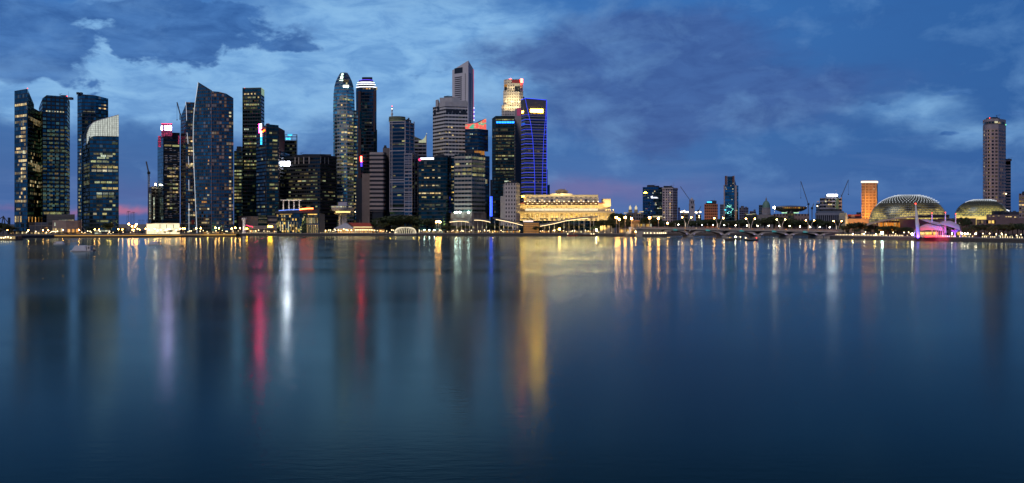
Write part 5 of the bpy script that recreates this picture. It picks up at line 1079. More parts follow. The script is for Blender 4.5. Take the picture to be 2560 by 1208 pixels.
# --- white tent and red-roofed hall
d = 905; t = thing('gabled_tent', 'pale blue-white gabled marquee with warm lights inside', 'marquee', (*W(861, d + 8), GZ))
zt, ze = Z(557.5, d), Z(569.5, d); a, b, m_ = hx(838, d), hx(882, d), hx(862, d)
tf = plain('tent_fabric', (.55, .6, .68), .8, var=.06)
MB().face([(a, d, ze), (b, d, ze), (m_, d, zt)]).strip([(a, d, ze), (m_, d, zt), (b, d, ze)], [(a, d + 14, ze), (m_, d + 14, zt), (b, d + 14, ze)]).build('roof', tf, t)
MB().face([(a, d, GZ), (b, d, GZ), (b, d, ze), (a, d, ze)]).build('front_screen', glow('tent_front', lin((255, 200, 130)), .3, False, .9, .5), t) if 0 else None
MB().box(a - 1, hx(883.5, d), d - .15, d + .2, ze - 1.1, ze).build('valance', tf, t)
MB().box(hx(839, d), hx(881, d), d + 9, d + 9.3, GZ, ze - .2).build('back_glow', glow('tent_back', lin((255, 190, 110)), .55, False, .9, .7), t)  # added glowing sheet; the tent's warm interior light put in as emission
for px in (838, 853, 868, 882): MB().bar((hx(px, d), d, GZ), (hx(px, d), d, ze), .2).build('post', tf, t)
for px, py in ((835, 574), (845, 576), (851, 577), (858, 573), (864, 575), (868, 576), (877, 576)): MB().ball((hx(px, d), d + 3, Z(py, d)), .55, 6, 4).build('lantern', M['lamp_small'], t)
t = thing('red_roofed_hall', 'long waterside hall with a red roof and orange-lit arcade', 'hall', (*W(905, d + 8), GZ))
P0 = [(hx(868, d), d + 7, Z(557, d)), (hx(922, d), d + 7, Z(557.5, d))]; P1 = [(hx(884, d), d - 1, Z(567, d)), (hx(930, d), d - 1, Z(566, d))]
MB().face([P1[0], P1[1], P0[1], P0[0]]).face([P0[0], P0[1], (P1[1][0], d + 16, P1[1][2]), (P1[0][0] - 8, d + 16, P1[0][2])]).build('roof', glow('lit_red_roof', (.5, .03, .03), .12, False, .4) if 0 else M['tile'], t)
MB().box(P1[0][0], P1[1][0], d - .6, d + .1, Z(569, d), Z(567, d)).build('eave_light', glow('eave_cream', lin((255, 226, 160)), 1.2, True, .3), t)
MB().box(P1[0][0], P1[1][0], d + 3, d + 10, GZ, Z(568, d)).build('back_wall', plain('ochre_wall', (.4, .22, .12)), t)
for k in range(11): MB().bar((P1[0][0] + .6 + k * 1.8, d, GZ), (P1[0][0] + .6 + k * 1.8, d, Z(569, d)), .22).build('column', M['orange_stone'], t)
for k in range(10): MB().ball((P1[0][0] + 1.5 + k * 1.8, d + 1.5, Z(575, d)), .42, 6, 4).build('lantern', M['lamp_small'], t); pane(t, (P1[0][0], d + 3), (P1[1][0], d + 3), 1.5 + k * 1.8, GZ + 2.2, 1.2, 3.2, M['g_amber'] if k % 3 else M['g_gold'], 'arcade_glow')  # glowing panes added on the back wall for the arcade's orange light
spot('roof_wash', (hx(905, d), d - 14, 10), (hx(903, d), d + 4, Z(561, d)), 2500, (1, .75, .6), 90, t)
for px, py in ((896.5, 547), (918, 544), (940, 550)): MB().bar((hx(px, d), d + 7, Z(560, d)), (hx(px, d), d + 7, Z(py, d)), .22, 4, .08).build('flagpole', M['pole'], t)
# --- ribbed fountain dome
d = 893; c = W(1013.5, d); R_ = 27 * d / F; t = thing('ribbed_dome_fountain', 'glowing dome of white water ribs at the quay edge', 'fountain', (*c, GZ))
mrib, nt, p = newmat('lit_water_rib'); bsdf(p, nt, Base_Color=(.8, .78, .7), Roughness=.4, Transmission_Weight=0.)
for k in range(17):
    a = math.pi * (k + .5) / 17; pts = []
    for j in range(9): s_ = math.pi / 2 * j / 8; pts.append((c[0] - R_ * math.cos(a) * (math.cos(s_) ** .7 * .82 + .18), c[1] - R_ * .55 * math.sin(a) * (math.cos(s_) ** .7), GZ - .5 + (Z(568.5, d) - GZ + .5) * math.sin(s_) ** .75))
    MB().path(pts, .2, 6).build('rib', glow('rib_glow', lin((255, 238, 200)), 1.1, True, .2, .3) if k == 0 else bpy.data.materials['rib_glow'], t)  # ribs emit; the lamp light on the water is put into the material
MB().lathe((*c, 0), [(R_ * 1.06, 1.2), (R_ * 1.06, GZ), (R_ * .98, GZ)], 24, sy=.6).build('basin', M['concrete'], t)
for x in (-.6, 0, .6): spot('fountain_light', (c[0] + R_ * x, c[1] - 2, GZ + .4), (c[0] + R_ * x * .8, c[1], 12), 900, lin((255, 225, 170)), 120, t)
t = thing('arched_footbridge', 'small pale arched footbridge right of the ribbed fountain', 'footbridge', (*W(1060, 893), GZ))
A = [(hx(px, 892), 892, Z(py, 892)) for px, py in ((1050, 581.5), (1056, 580.5), (1063, 580.5), (1070, 583), (1078, 585), (1084, 584))]; m = MB()
m.path(A, .35).path([(p[0], p[1] + 4, p[2]) for p in A], .35).strip(A, [(p[0], p[1] + 4, p[2]) for p in A]); m.build('deck', M['concrete'], t)
MB().path([(p[0], p[1], p[2] + 1) for p in A], .1).build('railing', M['white'], t)

# --- white fish-tailed beast statue on its plinth
d = 832; c = W(1576, d); t = thing('white_beast_statue', 'white seated beast statue with a fish tail, brightly lit at the water edge', 'statue', (*c, GZ))
MB().lathe((*c, 0), [(7.5, -1), (6.2, 1.2), (4.5, GZ + .6), (0, GZ + .7)], 16).build('plinth', M['quay'], t)
def skin(name, pts, mat, root, sub=2):
    me = bpy.data.meshes.new(name); o_ = root['_o']
    me.from_pydata([(p[0] - o_[0], p[1] - o_[1], p[2] - o_[2]) for p in pts], [(i, i + 1) for i in range(len(pts) - 1)], []); me.materials.append(mat)
    o = bpy.data.objects.new(name, me); COL.objects.link(o); o.parent = root
    o.modifiers.new('skin', 'SKIN'); sv = me.skin_vertices[0].data
    for i, p in enumerate(pts): sv[i].radius = (p[3], p[3])
    sv[0].use_root = True
    s = o.modifiers.new('sub', 'SUBSURF'); s.levels = s.render_levels = sub
    return o
z0 = Z(588, d)
X_ = lambda dx, dz, r, dy=0: (c[0] + dx, c[1] + dy, z0 + dz, r)
skin('body', [X_(-2.8, .8, .8), X_(-1.4, 1.0, 1.1), X_(-.4, 2.4, 1.35), X_(-.3, 4.2, 1.3), X_(0, 5.8, 1.2), X_(.4, 7.0, 1.25), X_(1.4, 7.0, .75)], M['white'], t)
skin('tail', [X_(-2.6, .8, .6), X_(-3.4, 1.4, .5), X_(-3.3, 2.6, .35), X_(-2.5, 3.2, .5), X_(-2.0, 3.8, .15)], M['white'], t)
skin('mane', [X_(-.9, 7.6, .5), X_(-.9, 6.6, .8), X_(-.8, 5.4, .7)], M['white'], t)
MB().ball((c[0] + 5.2, c[1] - 1, z0 + 3.4), .85, 10, 7).build('floodlight', M['lamp_amber'], t); MB().bar((c[0] + 5.2, c[1] - 1, GZ), (c[0] + 5.2, c[1] - 1, z0 + 2.7), .15).build('light_post', M['pole'], t)
spot('statue_floodlight', (c[0] + 5, c[1] - 5, z0 + 2.6), (c[0], c[1], z0 + 4), 2600, lin((255, 220, 170)), 80, t); spot('statue_floodlight', (c[0] - 6, c[1] - 7, GZ + .4), (c[0], c[1], z0 + 4), 1800, lin((255, 220, 170)), 80, t)
wj, nt, p = newmat('water_jet'); bsdf(p, nt, Base_Color=(.8, .85, .9), Roughness=.3, Alpha=.75)
MB().path([(c[0] + 1.9, c[1] - .4, z0 + 6.9), (c[0] + 3.6, c[1] - 1.5, z0 + 6.0), (c[0] + 5, c[1] - 3.6, z0 + 3.2), (c[0] + 5.8, c[1] - 5.4, .1)], .28, 6).build('water_jet', wj, t)
# ================================================================ BRIDGE
def BD(px): return 815 + (735 - 815) * (px - 1592) / (2096 - 1592)      # distance of the bridge face along its length
def BT(px): return Z(569.5 + (577.5 - 569.5) * (px - 1592) / 504, BD(px))   # deck level
BW = 22
t = thing('arched_bridge', 'low concrete road bridge with five shallow arches and teal signs', 'bridge', (*W(1844, 790), 0))
bc = plain('bridge_concrete', (.36, .335, .295), .8)
def bp(px, z, o=0): x, y = W(px, BD(px)); return (x, y + o, z)
def slab(name, top, bot, mat, o0=0, w=BW):
    m = MB(); A = [bp(px, z, o0) for px, z in top]; B = [bp(px, z, o0) for px, z in bot]; A2 = [(p[0], p[1] + w, p[2]) for p in A]; B2 = [(p[0], p[1] + w, p[2]) for p in B]
    m.strip(B, A).strip(A, A2).strip(B2, B).strip(A2, B2); m.face([B[0], A[0], A2[0], B2[0]]); m.face([B[-1], B2[-1], A2[-1], A[-1]]); return m.build(name, mat, t)
xs = [1592 + 504 * k / 24 for k in range(25)]
slab('deck', [(x, BT(x)) for x in xs], [(x, BT(x) - 1.15) for x in xs], bc, -1.0, BW + 2)
pm_ = plain('parapet_pink', (.34, .24, .2), .8); slab('parapet', [(x, BT(x) + 1.15) for x in xs], [(x, BT(x) + .02) for x in xs], pm_, -1.06, .3)
for x in range(1600, 2096, 14): x2, y2 = W(x, BD(x)); MB().box(x2 - .3, x2 + .3, y2 - 1.25, y2 - 1.1, BT(x) + .1, BT(x) + .8).build('parapet_light', M['g_amber'] if x % 4 == 0 else M['g_dim'], t)
piers = [1640, 1726, 1812, 1895, 1974, 2050, 2120]
for i, (a, b) in enumerate(zip(piers, piers[1:])):
    if i == 0: a = 1650
    e = b if i < 5 else 2096
    n = 16; top, bot = [], []
    for k in range(n + 1):
        s = k / n; px = a + (e - a) * s; f = s if i < 5 else s * (2096 - 2050) / 70
        h = math.sin(math.pi * f) ** .8 if 0 < f < 1 else 0
        zs = 1.6; zc = BT(px) - 2.1
        zb = zs + (zc - zs) * h; h2 = min(1, math.sin(math.pi * min(max(f, 0), 1)) * 1.5) ** .75
        ztp = zs + 1.1 + (BT(px) - 1.2 - zs - 1.1) * h2
        top.append((px, ztp)); bot.append((px, zb))
    slab('arch', top, bot, bc, 0, BW)
    if i < 5:
        mid = (a + e) / 2; x, y = W(mid, BD(mid)); MB().box(x - 1.9, x + 1.9, y - 1.35, y - 1.1, BT(mid) - 1.9, BT(mid) - .5).build('height_sign', glow('teal_sign', lin((70, 170, 175)), .5, False, .3), t)
for px in piers[1:-1]:
    x, y = W(px, BD(px)); MB().prism([(x - 2.4, y - .8, 1.7), (x + 2.4, y - .8, 1.7), (x + 2.4, y + BW + .8, 1.7), (x - 2.4, y + BW + .8, 1.7)], -2).build('pier', bc, t)
    for s in (-1, 1): pane(t, (x + s * 3.4 - 2, y - .5), (x + s * 3.4 + 2, y - .5), 2, 3.0, 1.6, .5, glow('pier_light', lin((210, 200, 255)), .5, False, .4) if 'pier_light' not in bpy.data.materials else bpy.data.materials['pier_light'], 'pier_light', out=.1).rotation_euler = (0, -s * .5, 0)
x0, x1 = W(1592, BD(1592))[0], W(1652, BD(1652))[0]
MB().prism([(*W(1590, 816), BT(1592) - 1.2), (*W(1654, 806.3), BT(1650) - 1.2), (*W(1654, 835), BT(1650) - 1.2), (*W(1590, 835), BT(1592) - 1.2)], 0).build('abutment', bc, t)
MB().prism([(*W(2060, 742), BT(2060) - 1.2), (*W(2100, 736), BT(2096) - 1.2), (*W(2110, 760), BT(2096) - 1.2), (*W(2066, 764), BT(2096) - 1.2)], 0).build('abutment', bc, t)
# dining terrace below the bridge end
t = thing('underbridge_terrace', 'small dining terrace with a row of warm lamps under the left bridge end', 'terrace', (*W(1638, 800), 1))
MB().prism([(*W(1606, 806), 2.6), (*W(1667, 797), 2.6), (*W(1667, 804), 2.6), (*W(1606, 813), 2.6)], -1).build('deck', M['quay'], t)
for k, px in enumerate((1611, 1618.5, 1627, 1636, 1643.5, 1649, 1654, 1659, 1664)): MB().ball((*W(px, BD(px) - 4), Z(583, 800)), .42, 8, 5).build('lantern', M['lamp_small'], t)

# ---------------------------------------------------------------- bridge lamps
def globe_lamp(loc, h, r, mat):
    t = thing('globe_lamp', 'x', 'street lamp', loc)
    MB().bar(loc, (loc[0], loc[1], loc[2] + h), .13, 5).build('post', M['pole'], t); MB().ball((loc[0], loc[1], loc[2] + h + r * .8), r, 8, 6).build('globe', mat, t)
    return t
def copies(src, spots, label, group, cat=None):
    """spots: (loc, scale); the source moves to the first"""
    out = []
    for i, (loc, s) in enumerate(spots):
        o = src if i == 0 else copy_tree(src); o.location = loc; o.scale = (s, s, s); o['label'] = label; o['group'] = group; out.append(o)
    return out
sp = []
for px, py in ((1696.6, 561), (1754.6, 561.5), (1782.7, 562), (1810.5, 562), (1839, 563), (1867, 563.5), (1894, 564), (1921.6, 564), (1948, 564.5), (1974, 565), (2000, 566), (2025, 567), (2050, 567), (2074, 567.5)):
    dd = BD(px) - .4; sp.append(((*W(px, dd), BT(px)), (Z(py, dd) - BT(px)) / 4.1))
copies(globe_lamp((0, 0, 0), 3.6, .34, M['lamp_white']), sp, 'white globe lamp on a slim post along the near side of the arched bridge', 'white globe lamps on the bridge')
def twin_lamp():
    t = thing('twin_arm_lamp', 'x', 'street lamp', (0, 0, 0)); hw, h = 3.4, 8.2
    for s in (-1, 1):
        MB().path([(s * .5, 0, 0), (s * .8, 0, h * .35), (s * 1.5, 0, h * .65), (s * 2.4, 0, h * .88), (s * hw, 0, h * .98)], .14).build('arm', M['white'], t)
        MB().ball((s * hw, 0, h), .42, 8, 6).build('lamp_head', M['lamp_amber'], t)
    MB().box(-1.4, -.6, -.08, .08, 1.2, 4.2).build('banner', glow('banner_pale', lin((255, 235, 205)), .5, False, .3), t)
    return t
sp = []
for a, b, py in ((1707, 1727, 543.5), (1787, 1807, 545.5), (1866, 1886, 547), (1944, 1961, 549), (2016, 2034, 551), (2085, 2103, 553)):
    px = (a + b) / 2; dd = BD(px) + 14; sp.append(((*W(px, dd), BT(px)), (Z(py, dd) - BT(px)) / 8.2))
copies(twin_lamp(), sp, 'tall twin-armed amber lamp curving up from the arched bridge roadway', 'twin-armed amber lamps on the bridge')
post = thing('lamp_post', 'x', 'street lamp', (0, 0, 0)); MB().bar((0, 0, 0), (0, 0, 3.6), .12, 5).build('post', M['pole'], post); MB().lathe((0, 0, 3.6), [(.2, 0), (.28, .3), (0, .5)], 8).build('cap', M['white'], post)
copies(post, [((*W(px, BD(px) - .5), BT(px)), 1.15) for px in (1661, 1688, 1742, 1768.5, 1821.5, 1847.5, 1901, 2044, 2066)], 'unlit short white post standing on the bridge edge between globe lamps', 'unlit posts on the bridge')

# ================================================================ RIGHT HALF: FAR BUILDINGS
d = 1150; mq = fac('ultramarine_glass', 3.4, 4, .04, .22, (.025, .065, .13), (.012, .03, .06), .07, .5, COOL, GREEN, row=.1)
q = front(1606.7, 1657, d, 34, 468); t = bld('ultramarine_block', 'square dark blue glass block with a yellow emblem and a white script sign', 'office block', q, [mq, M['dark']])
a, b = q[0][:2], q[1][:2]; k_ = d / F
MB().ball((a[0] + 6.5 * k_, a[1] - .6, Z(482, d)), 2.2, 10, 6, .32).build('yellow_emblem', M['sign_yellow'], t); MB().prism([(a[0] + 4.6 * k_, a[1] - .9, Z(479, d)), (a[0] + 8.6 * k_, a[1] - .9, Z(479, d)), (a[0] + 6.8 * k_, a[1] - .4, Z(475.5, d))], Z(481, d)).build('emblem_top', M['g_gold'], t)
for px, py, w, h in ((1628.5, 492.5, 1.8, .9), (1630.5, 491.3, .8, 1.8), (1630, 494.5, 2.2, .7), (1633, 493.6, .5, 1.3), (1635.2, 494, .5, 1.1), (1637, 493.6, .5, 1.3), (1639, 494, .6, 1.1), (1641.5, 493.9, 1.6, 1.0), (1636.5, 495.4, 9, .35)): pane(t, a, b, (px - 1606.7) * k_, Z(py, d), w, h, M['led_white'], 'sign_stroke')
for px, py in ((1636.8, 478.5), (1620.5, 494.5), (1637, 512), (1640, 512), (1639, 508), (1632.5, 483), (1651, 517), (1652, 482.5), (1645, 521), (1628, 528), (1615, 522)): pane(t, a, b, (px - 1606.7) * k_, Z(py, d), 1.4, 1.2, M['g_cool'])
pane(t, a, b, 44.5 * k_, Z(521, d), 3.5, .9, M['g_green']); pane(t, a, b, 37 * k_, Z(541.5, d), 13, 1.7, M['g_cool'], 'lit_lobby'); pane(t, a, b, 37 * k_, Z(546, d), 12.6, 1., M['g_green'], 'lit_lobby')
d = 1120; mres = fac('white_flats', 3.3, 3.3, .2, .38, (.03, .03, .04), (.50, .44, .45), .10, .7, WARM, AMBER, metal=.3, row=.0)
k_ = d / F; q = [(*W(1656, d), Z(472, d)), (*W(1682, d), Z(471, d)), (*W(1694, d + 10), Z(473, d)), (*W(1694, d + 28), Z(473, d)), (*W(1657, d + 28), Z(472, d))]; q = [(*p[:2], Z(472, d)) for p in q]
t = bld('white_flats_tower', 'pale pinkish-white block of flats with a small drum on its roof', 'apartment block', q, [mres, M['stone']])
add(t, 'roof_cornice', withz(inset(q, 1.05), Z(469.5, d)), plain('flats_cornice', (.46, .42, .42)), Z(473, d)); c = W(1676, d + 12); MB().lathe((*c, 0), [(6 * k_, Z(471, d)), (6 * k_, Z(467, d)), (3 * k_, Z(465.6, d)), (0, Z(465.4, d))], 14).build('roof_drum', M['steel'], t)
for px, py, k in ((1675, 481.5, 'g_warm'), (1675, 485, 'g_cool'), (1675, 491.5, 'g_cool'), (1665, 498.5, 'g_cool'), (1675, 509, 'g_gold'), (1675, 513, 'g_warm'), (1665.5, 516, 'g_cool'), (1675, 519, 'g_amber'), (1675, 525.5, 'g_warm'), (1660.5, 530.5, 'g_amber'), (1675, 530, 'g_amber'), (1660.3, 533.5, 'g_warm'), (1674.5, 536.5, 'g_warm'), (1661, 544, 'g_cool')): pane(t, q[0], q[1], (px - 1656) * k_, Z(py, d), 1.7, 1.5, M[k])
for f in (.3, .64): MB().box(q[0][0] + 13 * f, q[0][0] + 13 * f + .6, d - .5, d + .2, GZ, Z(474, d)).build('pilaster', plain('flats_pier', (.5, .44, .45)), t)
crane('tower_crane', 'crane with a long jib leaning left over the clock tower', 1400, (1726, 502), (1701, 466.6), 545, False, None, r=.5)
crane('tower_crane', 'short crane leaning right, between clock tower and brown block', 1300, (1746, 528), (1752.5, 516), 545, True, None, r=.5)
crane('tower_crane', 'thin crane with a long hoist rope above the saucer-roofed courthouse', 1400, (2021, 511), (2002, 453.6), 550, True, 495, r=.5)
crane('tower_crane', 'small squat crane just right of the saucer-roofed courthouse', 1350, (2030, 521), (2034.5, 509), 550, True, None, r=.5)
crane('tower_crane', 'crane with jib leaning right above the sign-topped hotel', 1400, (2104, 490), (2121, 449.7), 540, False, 486, r=.5)
# clock tower
d = 1060; k_ = d / F; c = W(1729.5, d + 4); t = thing('clock_tower', 'grey-white clock tower with a dark clock face and small cupola', 'clock tower', (*c, GZ)); cs = plain('clock_stone', (.36, .37, .42))
def sq(h, py): return [(c[0] - h, c[1] - h, Z(py, d)), (c[0] + h, c[1] - h, Z(py, d)), (c[0] + h, c[1] + h, Z(py, d)), (c[0] - h, c[1] + h, Z(py, d))]
add(t, 'shaft', sq(6 * k_, 511), cs, GZ - .2); add(t, 'belfry', sq(5.4 * k_, 501), cs, Z(510.5, d)); add(t, 'cornice', sq(6.6 * k_, 510.4), cs, Z(512, d)); add(t, 'upper_cornice', sq(6 * k_, 500.5), cs, Z(502, d))
MB().lathe((*c, 0), [(4.5 * k_, Z(500.5, d)), (4 * k_, Z(498, d)), (2 * k_, Z(496, d)), (1 * k_, Z(494.5, d)), (0, Z(493, d))], 12).build('cupola', cs, t)
for x in (-2.2, 2.2): MB().box(c[0] + x * k_ - .6, c[0] + x * k_ + .6, c[1] - 5.4 * k_ - .15, c[1] - 5.4 * k_ + .2, Z(509, d), Z(503.5, d)).build('belfry_opening', M['dark'], t)
m = MB(); m.bar((c[0], c[1] - 6 * k_ - .3, Z(518, d)), (c[0], c[1] - 6 * k_ + .2, Z(518, d)), 1.35, 16); m.build('clock_face', M['dark'], t)
# twin cupola building
d = 1120; k_ = d / F; t = thing('twin_cupola_building', 'old building with two lit white cupolas, left of the dark blue block', 'civic building', (*W(1588, d + 10), GZ)); tc = plain('cupola_stone', (.3, .28, .27))
MB().prism(front(1566, 1608, d, 25, 532)).build('wall', [fac('old_front', 3, 4, .25, .4, (.03, .03, .03), (.16, .15, .16), .25, .5, WARM, WARM), M['roof']], t)
for px in (1575.5, 1590):
    c = W(px, d + 4); MB().lathe((*c, 0), [(4.4 * k_, Z(533, d)), (4.4 * k_, Z(524, d))], 12).build('drum', tc, t); MB().lathe((*c, 0), [(4.6 * k_, Z(528.5, d)), (4.6 * k_, Z(526.5, d))], 12).build('drum_light', M['g_dim'], t)
    MB().lathe((*c, 0), [(3.0 * k_, Z(524, d)), (3.0 * k_, Z(519, d)), (2.6 * k_, Z(517, d)), (.8 * k_, Z(515, d)), (.2 * k_, Z(512.5, d)), (0, Z(512, d))], 12).build('cupola', glow('cupola_light', lin((255, 236, 190)), .75, False, .4), t)
pane(t, W(1566, d), W(1608, d), -1.0, Z(532.5, d), 4.2, 1.2, M['g_cool'], 'roof_light'); pane(t, W(1566, d), W(1608, d), 19, Z(529.5, d), 5.5, 1.1, M['g_warm'], 'roof_light'); pane(t, W(1566, d), W(1608, d), 16, Z(533, d), 4, .8, M['g_warm'], 'roof_light'); pane(t, W(1566, d), W(1608, d), 5, Z(529, d), 5, 1., M['g_dim'], 'roof_light')
# lit building site
t = thing('lit_building_site', 'distant unfinished block topped by glaring white work lights, left of the clock tower', 'building site', (*W(1711, 1200), GZ)); MB().prism(front(1701, 1722, 1200, 20, 533)).build('frame', [mc, M['concrete']], t)
for px, py, r in ((1702, 530, .8), (1705, 529.5, 1), (1708, 530, 1.1), (1710.5, 528, 1), (1713, 529.5, .9), (1716, 530.5, 1), (1720, 530, .9)): MB().ball((*W(px, 1197), Z(py, 1200)), r, 6, 4).build('work_light', M['g_gold'] if px == 1708 else M['lamp_small'], t)
t = thing('lit_building_site', 'distant half-built core with white work lights, right of the clock tower', 'building site', (*W(1745, 1200), GZ)); MB().prism(front(1739, 1753, 1200, 20, 536)).build('frame', [mc, M['concrete']], t)
for px, py, r in ((1739, 531, .9), (1742, 531.5, .9), (1749, 530, 1), (1751.5, 530.5, .8), (1748, 540, .7), (1748, 544, .6)): MB().ball((*W(px, 1197), Z(py, 1200)), r, 6, 4).build('work_light', M['lamp_small'], t)
# brown block
d = 1120; q = front(1760.7, 1794.5, d, 30, 510); t = bld('brown_floodlit_block', 'brown gridded block with a dark attic and a small blue sign', 'office block', q, [fac('brown_grid', 2.6, 3.6, .18, .45, (.04, .025, .02), (.30, .14, .08), .12, .35, AMBER, WARM, metal=.4, row=.0), M['roof']])
spot('block_floodlight', (*W(1778, d - 30), 6), (*W(1778, d), 22), 15000, AMBER, 90, t)
add(t, 'attic', withz(inset(q, .78), Z(507, d)), M['dark'], Z(510.5, d)); pane(t, q[0], q[1], 15 * d / F, Z(505.2, d), 6, 1.3, M['led_cyan'], 'roof_sign', out=-5); pane(t, q[0], q[1], 15 * d / F, Z(516.5, d), 5, .6, M['g_dim'], 'sign_letters')
# blue tower with twin fins
d = 1140; k_ = d / F; t = thing('finned_blue_tower', 'blue glass tower with pale corner piers and twin fins at its top', 'skyscraper', (*W(1827, d + 14), GZ)); mbt = fac('teal_blue_glass', 3, 4, .03, .2, (.045, .13, .22), (.025, .07, .12), .02, .5, COOL, COOL, row=.0); mpr = plain('pale_pier', (.33, .31, .34))
MB().prism(front(1812, 1837, d, 28, 462.6)).build('facade', [mbt, M['roof']], t); MB().prism(front(1815, 1836, d + 2, 24, 441), Z(464, d)).build('upper_facade', [mbt, M['roof']], t)
for pl, pr, py in ((1809, 1812.2, 462.6), (1836.8, 1842, 463)): MB().prism(front(pl, pr, d - 1, 30, py)).build('corner_pier', [mpr, M['roof']], t)
MB().prism(front(1842, 1846, d + 4, 24, 464)).build('side_wing', [mbt, M['roof']], t)
for pl, pr in ((1812, 1817.5), (1831, 1836)): MB().prism(front(pl, pr, d + .6, 10, 440), Z(464, d)).build('fin', [plain('fin_red', (.12, .07, .08)), M['roof']], t); MB().bar((*W(pr, d), Z(464, d)), (*W(pr, d), Z(439, d)), .4).build('fin_edge', mpr, t)
MB().prism([(*W(1836.2, d + 1), Z(446, d)), (*W(1840.5, d + 3), Z(462, d)), (*W(1840, d + 20), Z(462, d)), (*W(1836.2, d + 20), Z(446, d))], Z(464, d)).build('shoulder', [mbt, M['roof']], t)
for px, py in ((1816, 473), (1832, 472.5), (1833, 458.5), (1827, 464.5), (1832, 479), (1814, 468.5), (1830, 499)): pane(t, W(1812, d - .2), W(1837, d - .2), (px - 1812) * k_, Z(py, d), 1.2, 1., M['g_cool'])
pane(t, W(1809, d - 1.2), W(1837, d - 1.2), 4.3 * k_, Z(525, d), 2, 1.2, M['led_cyan'], 'corner_light'); pane(t, W(1836.8, d - 1.2), W(1842, d - 1.2), 4.2 * k_, Z(526.5, d), 2.2, .8, M['g_cool'], 'corner_light')
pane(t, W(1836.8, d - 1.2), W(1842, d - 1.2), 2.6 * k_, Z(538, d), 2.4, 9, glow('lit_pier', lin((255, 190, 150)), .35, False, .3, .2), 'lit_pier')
# small far blocks
def farblock(label, pl, pr, d, py, wall, prob=.15, cat='apartment block', steps=()):
    q = front(pl, pr, d, 25, py); t = bld('distant_block', label, cat, q, [fac('far_front', 3, 3.6, .15, .4, (.03, .05, .08), wall, prob, .45, WARM, COOL, metal=.6, row=.0), M['roof']], 'facade')
    for a, b, y in steps: MB().prism(front(a, b, d + 4, 16, y), Z(py + 2, d)).build('roof_block', [plain('far_roof', (.10, .11, .14)), M['roof']], t)
    return t
farblock('distant bluish-grey block just left of the finned blue tower', 1800, 1809, 1300, 511, (.14, .18, .24))
farblock('distant stepped lilac block of flats just right of the finned blue tower', 1848, 1871, 1350, 519, (.15, .15, .22), steps=((1852, 1860, 515), (1862, 1868, 517)))
farblock('faint low distant block between the lilac flats and the green dome', 1874, 1890, 1500, 528, (.15, .16, .22), steps=((1884, 1889, 524),))
farblock('distant slate block half hidden behind the green dome', 1897, 1908, 1350, 512.5, (.08, .12, .18), .05)
farblock('distant blue-lit block between the white flats and the clock tower', 1695, 1700, 1300, 519, (.03, .04, .25), .1)
t = thing('lit_low_hall', 'low hall with a bright white and yellow lit roofline among dark trees', 'hall', (*W(1876, 1080), GZ)); MB().prism(front(1862, 1892, 1080, 14, 536)).build('wall', [M['dark'], M['dark']], t)
for px, w, k in ((1864, 2.4, 'g_green'), (1870, 4.5, 'g_cool'), (1877, 4, 'sign_white'), (1884, 4, 'g_green'), (1889, 3, 'g_green')): pane(t, W(1862, 1080), W(1892, 1080), (px - 1862) * 1080 / F, Z(535 + (1.2 if px in (1870, 1877) else 0), 1080), w * .8, .9, M[k] if k != 'sign_white' else M['g_cool'], 'roof_light')
# domed courthouse + saucer
d = 1080; k_ = d / F; c = W(1915.5, d + 8); t = thing('green_domed_hall', 'old stone hall with a green copper dome and lantern', 'civic building', (*c, GZ)); sd_ = plain('drum_stone', (.2, .22, .27))
MB().prism(front(1888, 1990, d + 2, 22, 537)).build('lower_hall', [plain('hall_stone', (.2, .2, .22)), M['roof']], t)
MB().lathe((*c, 0), [(11.5 * k_, Z(538, d)), (11.5 * k_, Z(534, d)), (9.6 * k_, Z(533, d)), (9.6 * k_, Z(522, d)), (10.4 * k_, Z(521.5, d)), (10.2 * k_, Z(519, d))], 20).build('drum', sd_, t)
for k in range(12): a = math.pi * (1 + (k + .5) / 12); MB().bar((c[0] + 10 * k_ * math.cos(a), c[1] + 10 * k_ * math.sin(a), Z(533, d)), (c[0] + 10 * k_ * math.cos(a), c[1] + 10 * k_ * math.sin(a), Z(522, d)), .4).build('drum_column', plain('drum_pier', (.3, .3, .34)) if k == 0 else bpy.data.materials['drum_pier'], t)
MB().lathe((*c, 0), [(9.6 * k_, Z(519, d)), (9.3 * k_, Z(513, d)), (7.6 * k_, Z(507.5, d)), (5 * k_, Z(503.5, d)), (2 * k_, Z(501.5, d))], 20).build('dome', M['copper'], t, True)
MB().lathe((*c, 0), [(2.2 * k_, Z(502, d)), (1.7 * k_, Z(497, d)), (1.9 * k_, Z(496.5, d)), (.6 * k_, Z(494.5, d)), (.2 * k_, Z(491.5, d)), (0, Z(491, d))], 10).build('lantern', sd_, t)
d = 1030; k_ = d / F; c = W(1975, d + 20); t = thing('saucer_courthouse', 'modern courthouse with a dark flying-saucer disc and yellow window band', 'courthouse', (*c, GZ)); rs = 43 * k_
ds = plain('saucer_metal', (.05, .06, .06), .4)
MB().lathe((*c, 0), [(18 * k_, Z(531, d)), (34 * k_, Z(526, d)), (rs, Z(521, d))], 36, sy=.55).build('saucer_underside', ds, t); MB().lathe((*c, 0), [(rs, Z(521, d)), (rs * .985, Z(517.2, d))], 36, sy=.55).build('saucer_windows', fac('saucer_glass', 2.4, 50, .1, 0, (.03, .03, .03), (.03, .03, .03), .75, 1.3, lin((255, 200, 60)), lin((255, 150, 40)), row=.0), t)
MB().lathe((*c, 0), [(rs * 1.02, Z(517.6, d)), (rs * 1.0, Z(516, d)), (rs * .5, Z(513.8, d)), (0, Z(513, d))], 36, sy=.55).build('saucer_roof', plain('saucer_top', (.11, .13, .16), .4), t)
